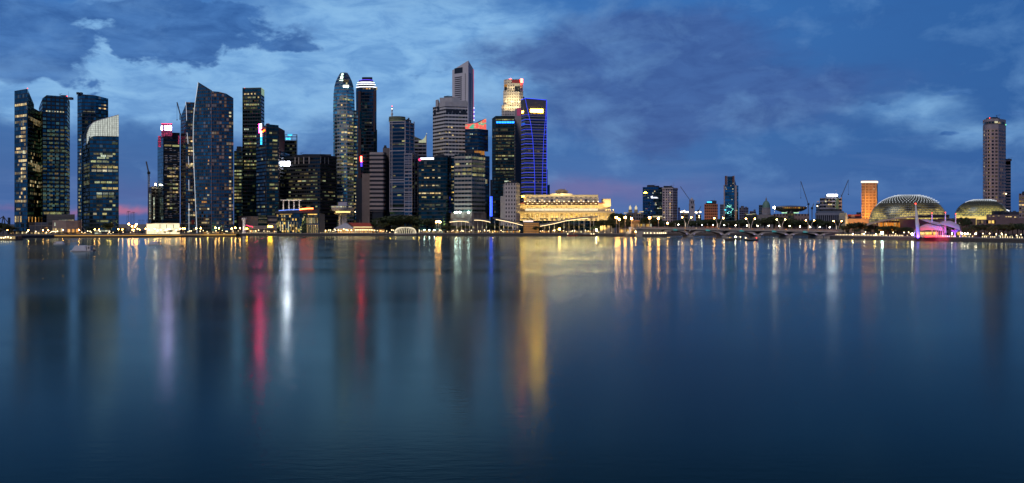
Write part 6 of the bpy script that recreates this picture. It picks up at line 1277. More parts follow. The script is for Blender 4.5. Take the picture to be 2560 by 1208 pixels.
MB().lathe((*c, 0), [(16 * k_, Z(540, d)), (15 * k_, Z(530, d))], 20, sy=.6).build('stem', M['dark'], t)
for px in (1961, 1991): x, y = W(px, d - 2); MB().box(x - 3, x + 3, y, y + .5, Z(533.5, d), Z(531, d)).build('stem_light', glow('mint_light', lin((190, 255, 200)), 1.1, False, .8, 1.2) if px == 1961 else bpy.data.materials['mint_light'], t); MB().bar((x, y, Z(531.5, d)), (x + 4, y, Z(528.5, d)), .3).build('strut', M['white'], t)
MB().ball((*W(1935.5, d), Z(519, d)), 1.2, 8, 5).build('floodlight', M['lamp_white'], t); MB().bar((*W(1936, d + .5), Z(530, d)), (*W(1936, d + .5), Z(519.5, d)), .3).build('light_mast', M['white'], t)
t = thing('court_block', 'low pinkish stone block with small dark windows under the saucer', 'office block', (*W(1975, 990), GZ)); MB().prism(front(1933, 2023, 990, 25, 535)).build('facade', [fac('court_front', 3.4, 6, .3, .5, (.03, .03, .03), (.26, .19, .17), .06, .4, metal=.2), M['roof']], t)
MB().prism(front(1970, 1983, 985, 10, 534)).build('glass_bay', [fac('court_glass', 3, 3, .08, .1, (.05, .05, .04), (.04, .04, .04), .55, .3, WARM, GREEN), M['roof']], t)
# hotel with roof sign
d = 1080; k_ = d / F; L, C_, Q = (2049.6, d + 6), (2058, d), (2105, d + 4); q = withz([W(*L), W(*C_), W(*Q), W(2105, d + 28), W(2051, d + 28)], Z(495, d))
t = bld('sign_topped_hotel', 'banded hotel block with a long glowing white sign on its roof', 'hotel', q, [fac('hotel_bands', 4, 4.3, .05, .42, (.025, .03, .05), (.33, .33, .38), .10, .6, WARM, WARM, metal=.8), M['roof']])
add(t, 'roof_block', withz([W(2064, d + 2), W(2096, d + 3), W(2096, d + 24), W(2064, d + 24)], Z(490.5, d)), M['steel'], Z(495.2, d)); x0, x1 = W(2069, d)[0], W(2094, d)[0]; MB().box(x0, x1, d + .6, d + 1.4, Z(490.6, d), Z(486, d)).build('lit_sign', M['sign_mid'], t)
for px, py in ((2074, 501), (2065, 504), (2064, 501), (2073, 511.5), (2076, 511.5), (2080, 511.5), (2092, 516)): pane(t, q[1], q[2], (px - 2058) * k_, Z(py, d), 2, 1.4, M['g_warm'])
MB().box(W(2091.5, d)[0], W(2096.5, d)[0], d - .2, d + 3.4, GZ, Z(496, d)).build('stair_strip', glow('stair_glow', lin((170, 200, 150)), .16, False, .6), t)
t = thing('columned_annexe', 'low blue-grey block with a row of tall thin columns below the sign-topped hotel', 'office block', (*W(2076, d - 20), GZ)); MB().prism(front(2038.6, 2114, d - 24, 30, 533)).build('wall', [plain('annexe_wall', (.03, .04, .08)), M['roof']], t)
zt = Z(533, d - 24); y = d - 25; MB().box(W(2038, y)[0], W(2114.5, y)[0], y - 1, y, zt - 2.6, zt + .3).build('fascia', plain('annexe_fascia', (.2, .23, .3)), t)
for k in range(15): x = W(2040 + k * 5.2, y)[0]; MB().box(x - .35, x + .35, y - .8, y - .1, GZ, zt - 2.6).build('column', bpy.data.materials['annexe_fascia'], t)
MB().prism(front(2046, 2110, d - 10, 14, 528), zt - .5).build('upper_storey', [plain('annexe_upper', (.13, .17, .24)), M['roof']], t)
t = thing('distant_block', 'narrow distant block with a white lamp just left of the sign-topped hotel', 'office block', (*W(2044, 1200), GZ)); MB().prism(front(2040, 2049.5, 1200, 20, 509)).build('facade', [fac('slim_far', 3, 4, .1, .4, (.05, .08, .12), (.12, .16, .22), .05, .4), M['roof']], t); MB().ball((*W(2043.5, 1197), Z(515.5, 1200)), .8, 6, 4).build('lamp', M['lamp_small'], t); MB().ball((*W(2045, 1204), Z(504.5, 1200)), 1.4, 6, 4).build('roof_dish', M['white'], t)
# church + low amber buildings + orange tower
d = 1000; t = thing('gabled_chapel', 'pale gabled chapel end lit cream among the trees', 'church', (*W(2116, d), GZ)); x0, x1, xm = W(2113.5, d)[0], W(2119, d)[0], W(2115.5, d)[0]; zt = Z(540, d)
MB().box(x0, x1, d, d + 20, GZ, zt).build('wall', plain('chapel_wall', (.5, .48, .38)), t); MB().face([(x0, d, zt), (x1, d, zt), (xm, d, Z(532, d))]).strip([(x0, d, zt), (xm, d, Z(532, d)), (x1, d, zt)], [(x0, d + 20, zt), (xm, d + 20, Z(532, d)), (x1, d + 20, zt)]).build('gable', plain('chapel_gable', (.5, .46, .3)), t); spot('chapel_floodlight', (xm - 2, d - 12, 9), (xm, d, 18), 5000, lin((255, 220, 140)), 70, t)
t = thing('tiled_hall', 'long low tan hall with a red-brown roof at the foot of the amber tower', 'hall', (*W(2138, d), GZ)); MB().prism(front(2119, 2176, d + 4, 14, 547)).build('wall', [M['orange_stone'], M['tile']], t); MB().prism(front(2120, 2152, d + 10, 12, 541), Z(547.5, d)).build('upper_wall', [M['orange_stone'], M['tile']], t)
MB().prism([(*W(2119, d + 8), Z(536, d)), (*W(2152, d + 8), Z(536, d)), (*W(2152, d + 24), Z(536, d)), (*W(2119, d + 24), Z(536, d))], Z(541, d)).build('roof', [M['tile'], M['tile']], t); MB().prism(front(2128, 2137, d + 7, 8, 537), Z(546, d)).build('bay', [plain('hall_bay', (.3, .2, .18)), M['roof']], t)
for px in (2128, 2145, 2160, 2172): spot('hall_floodlight', (*W(px, d - 8), 8), (*W(px, d + 4), 17), 5200, AMBER, 100, t)
d = 1060; k_ = d / F; q = [(*W(2153.7, d + 3), Z(457, d)), (*W(2163, d), Z(457, d)), (*W(2191, d), Z(457, d)), (*W(2194, d + 8), Z(457, d)), (*W(2194, d + 26), Z(457, d)), (*W(2155, d + 26), Z(457, d))]
t = bld('amber_tower', 'slab tower washed in amber floodlight with a white glowing rim', 'hotel', q, [fac('amber_grid', 1.6, 3.4, .16, .22, (.16, .09, .05), (.46, .33, .2), .02, .6, WARM, WARM, metal=.2, rough=.5), M['roof']])
add(t, 'rim_light', withz(inset(q, 1.06), Z(452.5, d)), glow('rim_glow', lin((255, 232, 210)), 1.6, True, .1), Z(457.5, d)); add(t, 'roof_cap', withz(inset(q, 1.02), Z(451.4, d)), M['dark'], Z(452.7, d))
for px in (2163, 2172, 2181.5, 2190.5): MB().box(W(px, d)[0] - .4, W(px, d)[0] + .4, d - .5, d + .3, GZ, Z(457.6, d)).build('pilaster', M['orange_stone'], t)
pane(t, q[1], q[2], 13.5 * k_, Z(465, d), 13, .8, M['orange_stone'], 'string_course'); pane(t, q[1], q[2], 8 * k_, Z(475.5, d), 4, .8, M['g_dim'], 'sign_letters'); pane(t, q[1], q[2], 22 * k_, Z(472.5, d), 1.2, .9, M['g_cool'])
for px, py in ((2172, 500), (2174, 493), (2173, 513)): pane(t, q[1], q[2], (px - 2163) * k_, Z(py, d), .9, .9, M['g_gold'])
for px in (2158, 2168, 2178, 2190): spot('tower_floodlight', (*W(px, d - 22), 16), (*W(px, d), 36), 26000, AMBER, 100, t)
for px in (2160, 2176, 2190): spot('tower_floodlight', (*W(px, d - 12), 30), (*W(px, d), 58), 9000, AMBER, 90, t)

# ================================================================ SPIKED DOMES
def spiked_dome(name, label, pxl, pxr, py_top, py_base, d, sy, spot_cols, led_from, seed, lean=.0, nz=20, nu=56):
    """half-ellipsoid shell of small triangular sunshades over glass, lamps on the upper spikes"""
    k_ = d / F; cx = (pxl + pxr) / 2; c = W(cx, d + (pxr - pxl) / 2 * k_ * sy); a = (pxr - pxl) / 2 * k_; b = a * sy; z0 = Z(py_base, d); h = Z(py_top, d) - z0
    t = thing(name, label, 'concert hall', (*c, GZ))
    def P(u, v, s=1.): 
        e = v * math.pi / 2; r = math.cos(e) ** .8; zz = math.sin(e) ** .95
        x = a * r * math.cos(u); return (c[0] + (x + lean * a * zz * (1 - r)) * s, c[1] + b * r * math.sin(u) * s, z0 + h * zz * s)
    shell = MB(); spk = MB(); led = MB()
    us = [math.pi * (.98 + 1.04 * i / nu) for i in range(nu + 1)]; vs = [j / nz for j in range(nz + 1)]
    for i in range(nu):
        for j in range(nz):
            q = [P(us[i], vs[j]), P(us[i + 1], vs[j]), P(us[i + 1], vs[j + 1]), P(us[i], vs[j + 1])]
            if j == nz - 1: q = q[:3]
            shell.face(q, [(i, j), (i + 1, j), (i + 1, j + 1), (i, j + 1)][:len(q)])
            if j < nz - 1:
                o = .5 if j % 2 else 0
                p0, p1 = P(us[i], vs[j + 1], 1.004), P(us[i + 1], vs[j + 1], 1.004); tip = P((us[i] + us[i + 1]) / 2, vs[j] + .2 / nz, 1.0 + .036)
                low = P((us[i] + us[i + 1]) / 2, vs[j] + .1 / nz, 1.003)
                spk.face([p0, tip, p1]); 
    # back half, plain
    ub = [math.pi * (2.02 + .96 * i / 16) for i in range(17)]
    bk = MB()
    for i in range(16):
        for j in range(nz): q = [P(ub[i], vs[j]), P(ub[i + 1], vs[j]), P(ub[i + 1], vs[j + 1]), P(ub[i], vs[j + 1])]; bk.face(q if j < nz - 1 else q[:3])
    m, nt, p = newmat(name + '_glass'); u, v, _ = sep(nt, node(nt, 'ShaderNodeUVMap'))
    n = noise(nt, vec(nt, u * .12, v * .2, seed), 1, 5, .65); n2 = noise(nt, vec(nt, u.floor() * .7, v.floor() * .9, seed + 3), 1, 1)
    bays = (n.smooth(.36, .64)) * (v / nz).smooth(.55, .22) * (.25 + (.5 - v / nz).max(0.) * 2.)
    gridl = ((((u + v) * .5).fract() > .24) * (((u - v) * .5).fract() > .24)) * .5 + .5
    bsdf(p, nt, Base_Color=(.05, .075, .085), Metallic=.7, Roughness=.25, Emission_Color=mix(nt, n2, spot_cols[0], spot_cols[1]), Emission_Strength=bays * gridl * (n2 * 1.3 + .15) * 1.3 + .014)
    m.cycles.emission_sampling = 'NONE'
    shell.build('glass_shell', m, t); bk.build('rear_shell', M['steel'], t)
    so_ = spk.build('sunshade', plain(name + '_shade', (.20, .245, .215), .45, .3, .12), t, merge=False); so_['kind'] = 'stuff'
    # lamps on the spikes near the ridge
    lm = M['led_white']; k = 0
    for j in range(int(nz * led_from), nz - 2):
        for i in range(2, nu - 2, 2):
            if k >= 100 and False: break
            uu = us[i] + (us[1] - us[0]) * (.5 + (j % 2)); tip = P(uu, vs[j] + .2 / nz, 1.034)
            if (uu / math.pi - 1) < .06 or (uu / math.pi - 1) > .92: continue
            led.bar((tip[0] - .26, tip[1] - .2, tip[2] - .2), (tip[0] + .26, tip[1] - .2, tip[2] + .2), .26, 4)
    lo = led.build('spike_lamp', glow(name + '_lamp', lin((235, 245, 255)), .75, False, .6), t); lo['kind'] = 'stuff'
    rid = [P(math.pi, j / 24, 1.012) for j in range(int(24 * led_from) - 2, 25)] + [P(2 * math.pi, j / 24, 1.012) for j in range(23, int(24 * led_from) - 2, -1)]
    MB().path(rid, .2).build('ridge_light', M['led_edge'], t)
    return t, c, a, h, z0, P
d = 735; t, c, a, h, z0, P = spiked_dome('spiked_dome', 'larger spiked glass dome with white lamps along its top, beside the amber tower', 2172, 2368, 487, 560, d, .62, (lin((235, 220, 140)), lin((255, 214, 110))), .54, 3.1)
for px, py in ((2206, 525), (2216, 525), (2228, 525), (2239, 525), (2252, 524.5), (2262, 524.5), (2271, 524.5)):
    f = (px - 2172) / 196; MB().ball((*W(px, d + 10 + 60 * (f - .5) ** 2), Z(py, d + 12)), .35, 6, 4).build('gallery_lamp', M['lamp_small'], t)
t = thing('curved_canopy_roof', 'sweeping tan canopy roof rising along the foot of the larger spiked dome', 'canopy', (*W(2230, d - 12), GZ)); A = [(2167, 562.5), (2185, 556), (2210, 551), (2240, 546), (2265, 542.5), (2290, 540)]
U = [(*W(px, d - 14), Z(py, d - 14)) for px, py in A]; V = [(*W(px, d + 14), Z(py, d - 14) + 1) for px, py in A]
MB().strip([(p[0], p[1], p[2] - .8) for p in U], U).strip(U, V).strip([(p[0], p[1], p[2] - .8) for p in V], [(p[0], p[1], p[2] - .8) for p in U]).build('roof', plain('canopy_tan', (.42, .38, .26)), t)
for k, px in enumerate(range(2184, 2262, 7)): x, y = W(px, d - 4); MB().bar((x, y, GZ), (x + .8, y, Z(553 - (px - 2184) * .1, d)), .18).build('raking_post', M['orange_stone'], t)
oh = kiosk('foyer', 'amber-lit glass foyer under the sweeping canopy of the larger dome', 2192, 2250, d - 1, 6, 553, 16, [M['g_amber'], glow('foyer_orange', lin((255, 150, 40)), .9, False, .5)], None, None, .62)
for px in (2175, 2200, 2225, 2250): area('canopy_downlight', (*W(px, d - 8), Z(558 - (px - 2175) * .12, d)), (R(180), 0, 0), 8, 2, 500, lin((255, 220, 120)), t)
t = thing('dark_roof_wing', 'dark flat-roofed wing with a raised deck between the two spiked domes', 'hall', (*W(2320, d), GZ)); wb = plain('wing_brown', (.16, .125, .115))
MB().prism([(*W(2250, d - 4), Z(549, d)), (*W(2362, d - 10), Z(549, d)), (*W(2362, d + 20), Z(549, d)), (*W(2262, d + 10), Z(549, d))]).build('wall', [wb, M['roof']], t)
MB().prism([(*W(2262, d - 12), Z(543.5, d)), (*W(2300, d - 13), Z(538, d)), (*W(2372, d - 10), Z(537, d)), (*W(2374, d + 20), Z(537, d)), (*W(2270, d + 16), Z(543, d))], lambda p: Z(545, d)).build('raised_roof', [M['dark'], M['roof']], t)
pane(t, W(2300, d - 13.6), W(2372, d - 10.6), 4, Z(539.2, d), 4.6, .5, M['g_dim'], 'roof_letters'); pane(t, W(2300, d - 12.6), W(2372, d - 9.6), 16.5, Z(542.5, d), 1.2, .9, M['g_cool'])
MB().prism(front(2345, 2440, d - 4, 24, 546)).build('long_wing', [fac('wing_front', 5, 4.6, .3, .5, (.03, .03, .04), (.16, .125, .12), .3, .5, WARM, WARM, metal=.2), M['roof']], t)
for px in (2361, 2379, 2398): pane(t, W(2345, d - 4), W(2440, d - 4), (px - 2345) * d / F, Z(557, d), 1.8, 1.4, M['g_warm'])
d = 735; t, c2, a2, h2, z02, P2 = spiked_dome('spiked_dome', 'smaller spiked glass dome with a bright ridge, at the foot of the round hotel tower', 2388, 2518, 498, 545, d, .7, (lin((200, 205, 110)), lin((250, 215, 100))), .74, 8.4, .02, 16, 42)
MB().path([P2(2 * math.pi, .52, 1.02), (*W(2513, d + 16), Z(522, d)), (*W(2523, d + 16), Z(527, d))], .4).build('ridge_tail', M['led_white'], t)
add(t, 'lit_base', withz([W(2388, d + 5), W(2420, d - 1), W(2466, d - 1), W(2466, d + 30), W(2388, d + 30)], Z(541, d)), [glow('base_gold', lin((255, 220, 120)), 1.0, False, .4), M['roof']], GZ)
t = thing('terraced_block', 'stepped brown terrace block with small lit windows below the smaller dome', 'hall', (*W(2510, 705), GZ)); q = front(2441, 2640, 704, 24, 549); tf_ = fac('terrace_front', 6, 5, .3, .45, (.03, .03, .035), (.17, .135, .125), .25, .5, WARM, GREEN, metal=.2)
MB().prism(q).build('lower_storey', [tf_, M['roof']], t); MB().prism(front(2466, 2545, 707, 18, 537), Z(549, 705)).build('upper_storey', [wb, M['roof']], t); MB().prism(front(2489, 2506, 702.5, 6, 543)).build('stair_tower', [wb, M['roof']], t); MB().prism(front(2506, 2640, 703, 10, 545)).build('parapet', [wb, M['roof']], t)
for px, py, k in ((2446, 555, 'g_dim'), (2455, 555, 'g_warm'), (2474, 555, 'g_gold'), (2482, 555, 'g_gold')): pane(t, W(2441, 704), W(2640, 704), (px - 2441) * 704 / F, Z(py, 704), 1.8, 2.2, M[k])
for px, py, k in ((2474, 541, 'g_dim'), (2483, 541, 'g_warm'), (2496, 540, 'g_dim'), (2515, 542, 'g_warm'), (2521, 542, 'g_warm'), (2526, 542, 'g_warm'), (2537, 543, 'g_warm'), (2540, 543, 'g_dim')): pane(t, W(2466, 701.8), W(2545, 701.8), (px - 2466) * 704 / F, Z(py, 704), 1.2, .7, M[k], 'window', .3, .4)

# round hotel tower and neighbours
d = 960; k_ = d / F; n = 20; mh_ = fac('hotel_grid', 4.0, 3.8, .2, .46, (.02, .025, .03), (.44, .33, .30), .30, .6, WARM, AMBER, metal=.4, row=.0)
arc = [W(2457 + 22 * (1 - math.cos(s)), d + 22 - 22 * math.sin(s)) for s in [math.pi / 2 * k / 6 for k in range(7)]] + [W(2496, d), W(2514.7, d + 12), W(2514, d + 40), W(2460, d + 44)]
q = withz(arc, Z(321, d)); t = bld('round_hotel_tower', 'tall round-cornered hotel tower with a grid of small warm windows', 'hotel', q, [mh_, M['roof']])
add(t, 'blank_band', withz(inset(q, 1.003), Z(311, d)), plain('hotel_band', (.34, .30, .32)), Z(321.5, d)); add(t, 'top_windows', withz(inset(q, .985), Z(303, d)), [fac('top_glass', 3, 6, .08, .1, (.10, .05, .05), (.2, .15, .15), .15, .8, WARM, WARM), M['roof']], Z(311.5, d)); add(t, 'crown', withz(inset(q, 1.0), Z(296.5, d)), bpy.data.materials['hotel_band'], Z(303.5, d)); plant(t, withz(q, Z(296.5, d)), .6, 2)
wa, wb_ = arc[6], arc[7]; pane(t, wa, wb_, 5, Z(305.5, d), 3.2, 2., M['g_warm']); pane(t, arc[7], arc[8], 1.5, Z(307, d), 2, 2., M['g_warm'])
wins(t, arc[5], arc[7], 322, 505, 52, [M['g_warm'], M['g_warm'], M['g_gold']], 4.0, 3.8, 71, (1, 1), (0, 1), .42); wins(t, arc[2], arc[4], 322, 505, 16, [M['g_warm'], M['g_dim']], 4.0, 3.8, 72, (1, 1), (0, 1), .42)
MB().prism([(*p[:2], Z(322, d)) for p in (arc[7], arc[8], (arc[8][0] + .3, arc[8][1] + 1, 0), (arc[7][0] + 1, arc[7][1] + 6, 0))]).build('side_face', [fac('hotel_side', 3, 3.1, .2, .4, (.05, .05, .07), (.30, .26, .28), .35, .18, WARM, AMBER, metal=.3, row=0), M['roof']], t) if 0 else None
MB().ball((arc[8][0] - 1.5, arc[8][1] - 3, Z(484, d)), .7, 6, 4).build('lamp', M['lamp_small'], t); MB().ball((arc[8][0], arc[8][1], Z(309, d)), .6, 6, 4).build('corner_lamp', glow('green_lamp', lin((120, 255, 190)), 2, False), t); beacon(t, arc[6][0], arc[6][1] + 4, Z(294, d))
q = front(2513.5, 2527, 1010, 26, 403); t = bld('banded_hotel', 'narrow banded hotel block tucked behind the round hotel tower', 'hotel', q, [fac('narrow_bands', 30, 3.4, .0, .5, (.03, .03, .045), (.26, .22, .25), 0, 0), M['roof']]); add(t, 'attic', withz(inset(q, 1.0), Z(401, 1010)), plain('attic_pink', (.2, .13, .14)), Z(412, 1010))
q = front(2547, 2600, 905, 26, 484); t = bld('edge_hotel', 'brownish hotel block with yellow windows at the far right edge', 'hotel', q, [fac('edge_grid', 3, 3.6, .2, .42, (.03, .03, .04), (.30, .24, .24), .2, .5, WARM, WARM, metal=.3, row=0), M['roof']]); wins(t, q[0], q[1], 490, 545, 22, [M['g_warm'], M['g_gold'], M['g_dim']], 3, 3.6, 81, (1, 1), (0, .9), .4)
farblock('low distant grey block with rooftop plant, between the round hotel tower and the right edge', 2528, 2550, 1100, 531, (.10, .11, .14), .1, steps=((2532, 2540, 527),))
farblock('low dark distant block left of the amber tower', 2141, 2153, 1250, 531, (.05, .06, .08), .1)

# --- tensile stage canopies and masts
d = 640; k_ = d / F
def sail(t, name, grid, mat):
    m = MB()
    for r0, r1 in zip(grid, grid[1:]): m.strip(r0, r1)
    return m.build(name, mat, t, True)
def mem(p0, p1, p2, p3, sag, n=8, up=0.):
    g = []
    for j in range(n + 1):
        row = []
        for i in range(n + 1):
            s, q = i / n, j / n; a = lerp(p0, p1, s); b = lerp(p3, p2, s); v = list(lerp(a, b, q)); v[2] += sag * math.sin(math.pi * s) * (.3 + .7 * q) + up * math.sin(math.pi * q); row.append(tuple(v))
        g.append(row)
    return g
V3 = lambda px, py, dd: (*W(px, dd), Z(py, dd))
t = thing('pink_stage_canopy', 'pink and violet lit tent canopy by the water, left of the blue one', 'canopy', (*W(2330, d), GZ))
sail(t, 'membrane', mem(V3(2284, 580, 628), V3(2357, 578, 630), V3(2354, 565, 660), V3(2294, 572, 660), 3.4, 8, 1.2), M['fabric'])
sail(t, 'upper_membrane', mem(V3(2300, 549, 650), V3(2352, 565, 640), V3(2372, 560, 655), V3(2318, 548, 664), -.6), M['fabric'])
for px, py in ((2286, 589), (2340, 590), (2357, 590)): MB().bar((*W(px, 630), GZ), (*W(px, 630), Z(py - 10, 630)), .25).build('strut', M['white'], t)
for k in range(6): px = 2342 + k * 4.5; MB().path([(*W(px, 632), GZ), (*W(px + .6, 632), Z(580, 632)), (*W(px - 3, 632), Z(572 - k * .6, 632)), (*W(px - 9, 634), Z(568 - k * .5, 632))], .16).build('arched_rib', M['white'], t)
PK, VI = lin((255, 40, 90)), lin((100, 50, 255))
spot('canopy_light', (*W(2330, 622), 3.2), V3(2330, 572, 640), 20217, PK, 130, t); spot('canopy_light', (*W(2292, 624), 3), V3(2292, 578, 632), 5832, VI, 120, t); spot('canopy_light', (*W(2330, 618), 20), V3(2325, 570, 642), 26244, PK, 90, t); spot('canopy_light', (*W(2318, 640), 9), V3(2330, 555, 652), 13608, lin((255, 40, 70)), 110, t)
for px, w in ((2306, 4), (2318, 3), (2326, 3), (2339, 4)): x, y = W(px, 650); MB().box(x - w * .4, x + w * .4, y, y + .4, Z(587, 650), Z(580, 650)).build('lit_backdrop', M['g_gold'], t)
MB().box(W(2310, 634)[0], W(2372, 634)[0], 633, 650, GZ, GZ + 1.2).build('stage_deck', plain('stage_pink', (.5, .3, .3)), t); MB().box(W(2312, 633)[0], W(2370, 633)[0], 632.6, 632.9, GZ + .7, GZ + 1.0).build('stage_light', glow('stage_line', lin((255, 150, 110)), 1.6, True, .5), t)
t = thing('blue_stage_canopy', 'blue and violet lit tent canopy on the right of the pink one', 'canopy', (*W(2385, d), GZ))
sail(t, 'membrane', mem(V3(2350, 562, 640), V3(2401, 577, 632), V3(2396, 562, 662), V3(2352, 557, 660), 2.2, 8, 1.2), M['fabric'])
sail(t, 'lower_membrane', mem(V3(2362, 567, 636), V3(2402, 580, 634), V3(2394, 575, 640), V3(2372, 570, 640), -.8), M['fabric'])
m = MB().lathe((*W(2387, 634), 0), [(.7, GZ), (.6, Z(582, 634)), (2.8, Z(576, 634))], 10); m.build('funnel', M['fabric'], t)
for px in (2402,): MB().bar((*W(px, 632), GZ), (*W(px, 632), Z(577, 632)), .25).build('strut', M['white'], t)
spot('canopy_light', (*W(2380, 616), 20), V3(2384, 566, 650), 27993, lin((90, 100, 255)), 100, t); spot('canopy_light', (*W(2388, 626), 3), V3(2386, 576, 636), 10108, VI, 130, t)
pane(t, W(2390, 648), W(2404, 648), 2, Z(584, 648), 2.4, 2.4, M['g_gold'], 'lit_backdrop')
t = thing('leaning_mast', 'tall grey tapering mast leaning left with a red lamp at its tip', 'mast', (*W(2296, 626), GZ)); a, b = V3(2296, 590, 626), V3(2289, 511, 632); m = MB()
mid = lerp(a, b, .35); m.bar((a[0], a[1], GZ - .3), mid, 1.0, 8, 1.35).bar(mid, b, 1.35, 8, .35); m.build('pole', M['white'], t); MB().ball((b[0], b[1], b[2] + .4), .55, 8, 5).build('tip_lamp', M['red_lamp'], t)
mast = thing('slim_mast', 'x', 'mast', (0, 0, 0)); MB().bar((0, 0, 0), (0, 0, 10), .5, 6, .22).build('pole', M['white'], mast); MB().ball((0, 0, 10.2), .28, 6, 4).build('tip_lamp', M['red_lamp'], mast)
for i, (px, pb, pt, lab) in enumerate(((2330, 563, 533.5, 'slim white mast directly above the pink canopy'), (2363.5, 562, 532.5, 'slim white mast between the pink and blue canopies, red-tipped'), (2389, 562, 536, 'slim white mast above the right end of the blue canopy'))):
    o = mast if i == 0 else copy_tree(mast); z = Z(pb, 655); o.location = (*W(px, 655), z - 6); s = (Z(pt, 655) - z + 6) / 10; o.scale = (s, s, s); o['label'] = lab; o['group'] = 'slim masts over the stage canopies'
# ================================================================ QUAYS, LAMPS, TREES, BOATS
i = {p[0]: k for k, p in enumerate(SHORE)}
quay(0, i[136], 'low dark stone quay wall at the left below the wedge-topped tower')
qw = quay(i[136], i[590], 'stone quay wall with a golden light line under the pointed sail tower')
pts = SH[i[136]:i[590] + 1]
MB().strip([(*W(p, d - 1.35), GZ - .72) for p, d in pts], [(*W(p, d - 1.35), GZ - .36) for p, d in pts]).build('light_strip', glow('amber_strip', lin((255, 190, 70)), 1.0, True, .5, .04), qw)
quay(i[600], i[1630] if 1630 in i else i[1565], 'long dark stone quay wall below the canopies and the floodlit hotel')
quay(i[1630], i[2076], 'shadowed river bank wall seen through the bridge arches')
quay(i[2076], len(SHORE) - 1, 'stone quay wall curving to the right below the spiked domes')
t = thing('dark_pontoon', 'dark flat pontoon moored at the quay below the lower sail tower', 'pontoon', (*W(480, 770), 0)); dd = shore_d(480) - 7
MB().box(W(458, dd)[0], W(505, dd)[0], dd - 5, dd + 5, -.3, 1.9).build('hull', M['dark'], t); MB().path([(W(458, dd)[0], dd - 5, 2.5), (W(505, dd)[0], dd - 5, 2.5)], .06).build('rail', M['pole'], t)
for px in (463, 472, 481, 490, 499): MB().bar((W(px, dd)[0], dd - 5, 1.9), (W(px, dd)[0], dd - 5, 2.5), .06).build('stanchion', M['pole'], t)
t = thing('lit_landing', 'low landing stage with white lights at the far left', 'landing stage', (*W(15, 640), 0)); dd = 648
MB().box(W(-40, dd)[0], W(43, dd)[0], dd - 3, dd + 8, -.3, .9).build('deck', M['timber'], t)
for px in (3, 9, 14, 20, 27): MB().ball((*W(px, dd - 1), 1.9 + (px % 3) * .3), .4, 6, 4).build('lamp', M['lamp_small'], t)
MB().box(W(-30, dd)[0], W(28, dd)[0], dd + 1, dd + 6, 2.9, 3.2).build('awning', M['dark'], t); MB().box(W(-29, dd)[0], W(27, dd)[0], dd + 1.2, dd + 5.8, .9, 2.9).build('cabin', glow('landing_glow', WARM, .35, False, .9, .6), t)
buoyline = thing('floating_boom', 'string of small dark floats trailing right from the far-left landing stage', 'boom', (*W(45, 640), 0))
for k in range(13): px = 30 + k * 2.5; MB().ball((*W(px, 655 + k * 3), .1), .35, 6, 4).build('float', M['dark'], buoyline)

# street lamps by the left promenade
src = globe_lamp((0, 0, 0), 4.4, 0.43, M['lamp_amber']); sp = []
for px, py in ((19, 576), (71, 576), (107.5, 576), (120.6, 575.5), (157.5, 575), (197.5, 574.5), (247.5, 574), (296, 573), (236.5, 573.5), (306, 573.5)): dd = 806 if px < 150 else 815; sp.append(((*W(px, dd), GZ), max(.8, (Z(py, dd) - GZ) / 4.9)))
copies(src, sp, 'amber globe lamp on the promenade in front of the far-left glass towers', 'amber globe lamps at the far left')
src = globe_lamp((0, 0, 0), 4.4, 0.39, M['lamp_amber']); sp = []
for px, py in ((322, 559.5), (330, 565), (341, 560), (338, 566), (344, 572), (335, 576), (349, 575.5), (331, 577), (364, 571.5), (371, 575)): dd = 845 + (px % 7) * 12; sp.append(((*W(px, dd), GZ), max(.8, (Z(py, dd) - GZ) / 4.9)))
copies(src, sp, 'amber lamp in the bright cluster left of the white pavilion', 'amber lamps clustered by the white pavilion')
src = globe_lamp((0, 0, 0), 4.4, 0.39, M['lamp_amber']); sp = []
for px, py in ((387, 572), (394, 575), (402, 574), (414, 575), (419, 573), (424, 572), (441, 575), (450.5, 571.5), (456.5, 571), (461.5, 571), (393.5, 580), (490.5, 570.5), (501.5, 570.5), (539, 569), (547.5, 570.5), (588.5, 569), (600, 570), (579, 571)): dd = 800 + (px % 5) * 3; sp.append(((*W(px, dd), GZ), max(.6, (Z(py, dd) - GZ) / 4.9)))
copies(src, sp, 'amber lamp along the quay between the white pavilion and the mushroom-headed lookout', 'amber lamps below the curved towers')
# right bank and hotel end lamps
src = globe_lamp((0, 0, 0), 6, 0.43, M['lamp_amber']); sp = []
for px, py in ((1541, 543), (1548, 548), (1563, 543), (1579, 545.5), (1624, 543.5), (1669, 557.5), (1646, 545)): dd = 870; sp.append(((*W(px, dd), GZ), (Z(py, dd) - GZ) / 6.5))
copies(src, sp, 'amber lamp among the trees between the floodlit hotel and the bridge', 'amber lamps by the hotel trees')
src = globe_lamp((0, 0, 0), 6, 0.47, M['lamp_amber']); sp = [((*W(px, 905), GZ), (Z(py, 905) - GZ) / 6.6) for px, py in ((1091, 554), (1096.5, 553), (1100.5, 554.5))]
copies(src, sp, 'orange lamp in the close trio above the cafe right of the ribbed fountain', 'trio of orange lamps')
src = globe_lamp((0, 0, 0), 3, 0.43, M['lamp_cool']); sp = [((*W(px, 898), GZ), (Z(py, 898) - GZ) / 3.5) for px, py in ((1061, 575), (1073, 575), (1086, 575))]
copies(src, sp, 'cool white lamp beside the arched footbridge', 'cool lamps by the footbridge')
src = globe_lamp((0, 0, 0), 3, 0.43, M['lamp_white']); sp = [((*W(px, 690), GZ), (Z(py, 690) - GZ) / 3.5) for px, py in ((2132, 584.5), (2160, 584.5), (2189, 586))]
copies(src, sp, 'white lamp under the trees between the bridge and the larger dome', 'white lamps under the right bank trees')
t = globe_lamp((*W(2205.5, 662), GZ), 2.3, .9, M['lamp_cool']); t['label'] = 'brilliant cool-white floodlight on the quay in front of the larger dome'
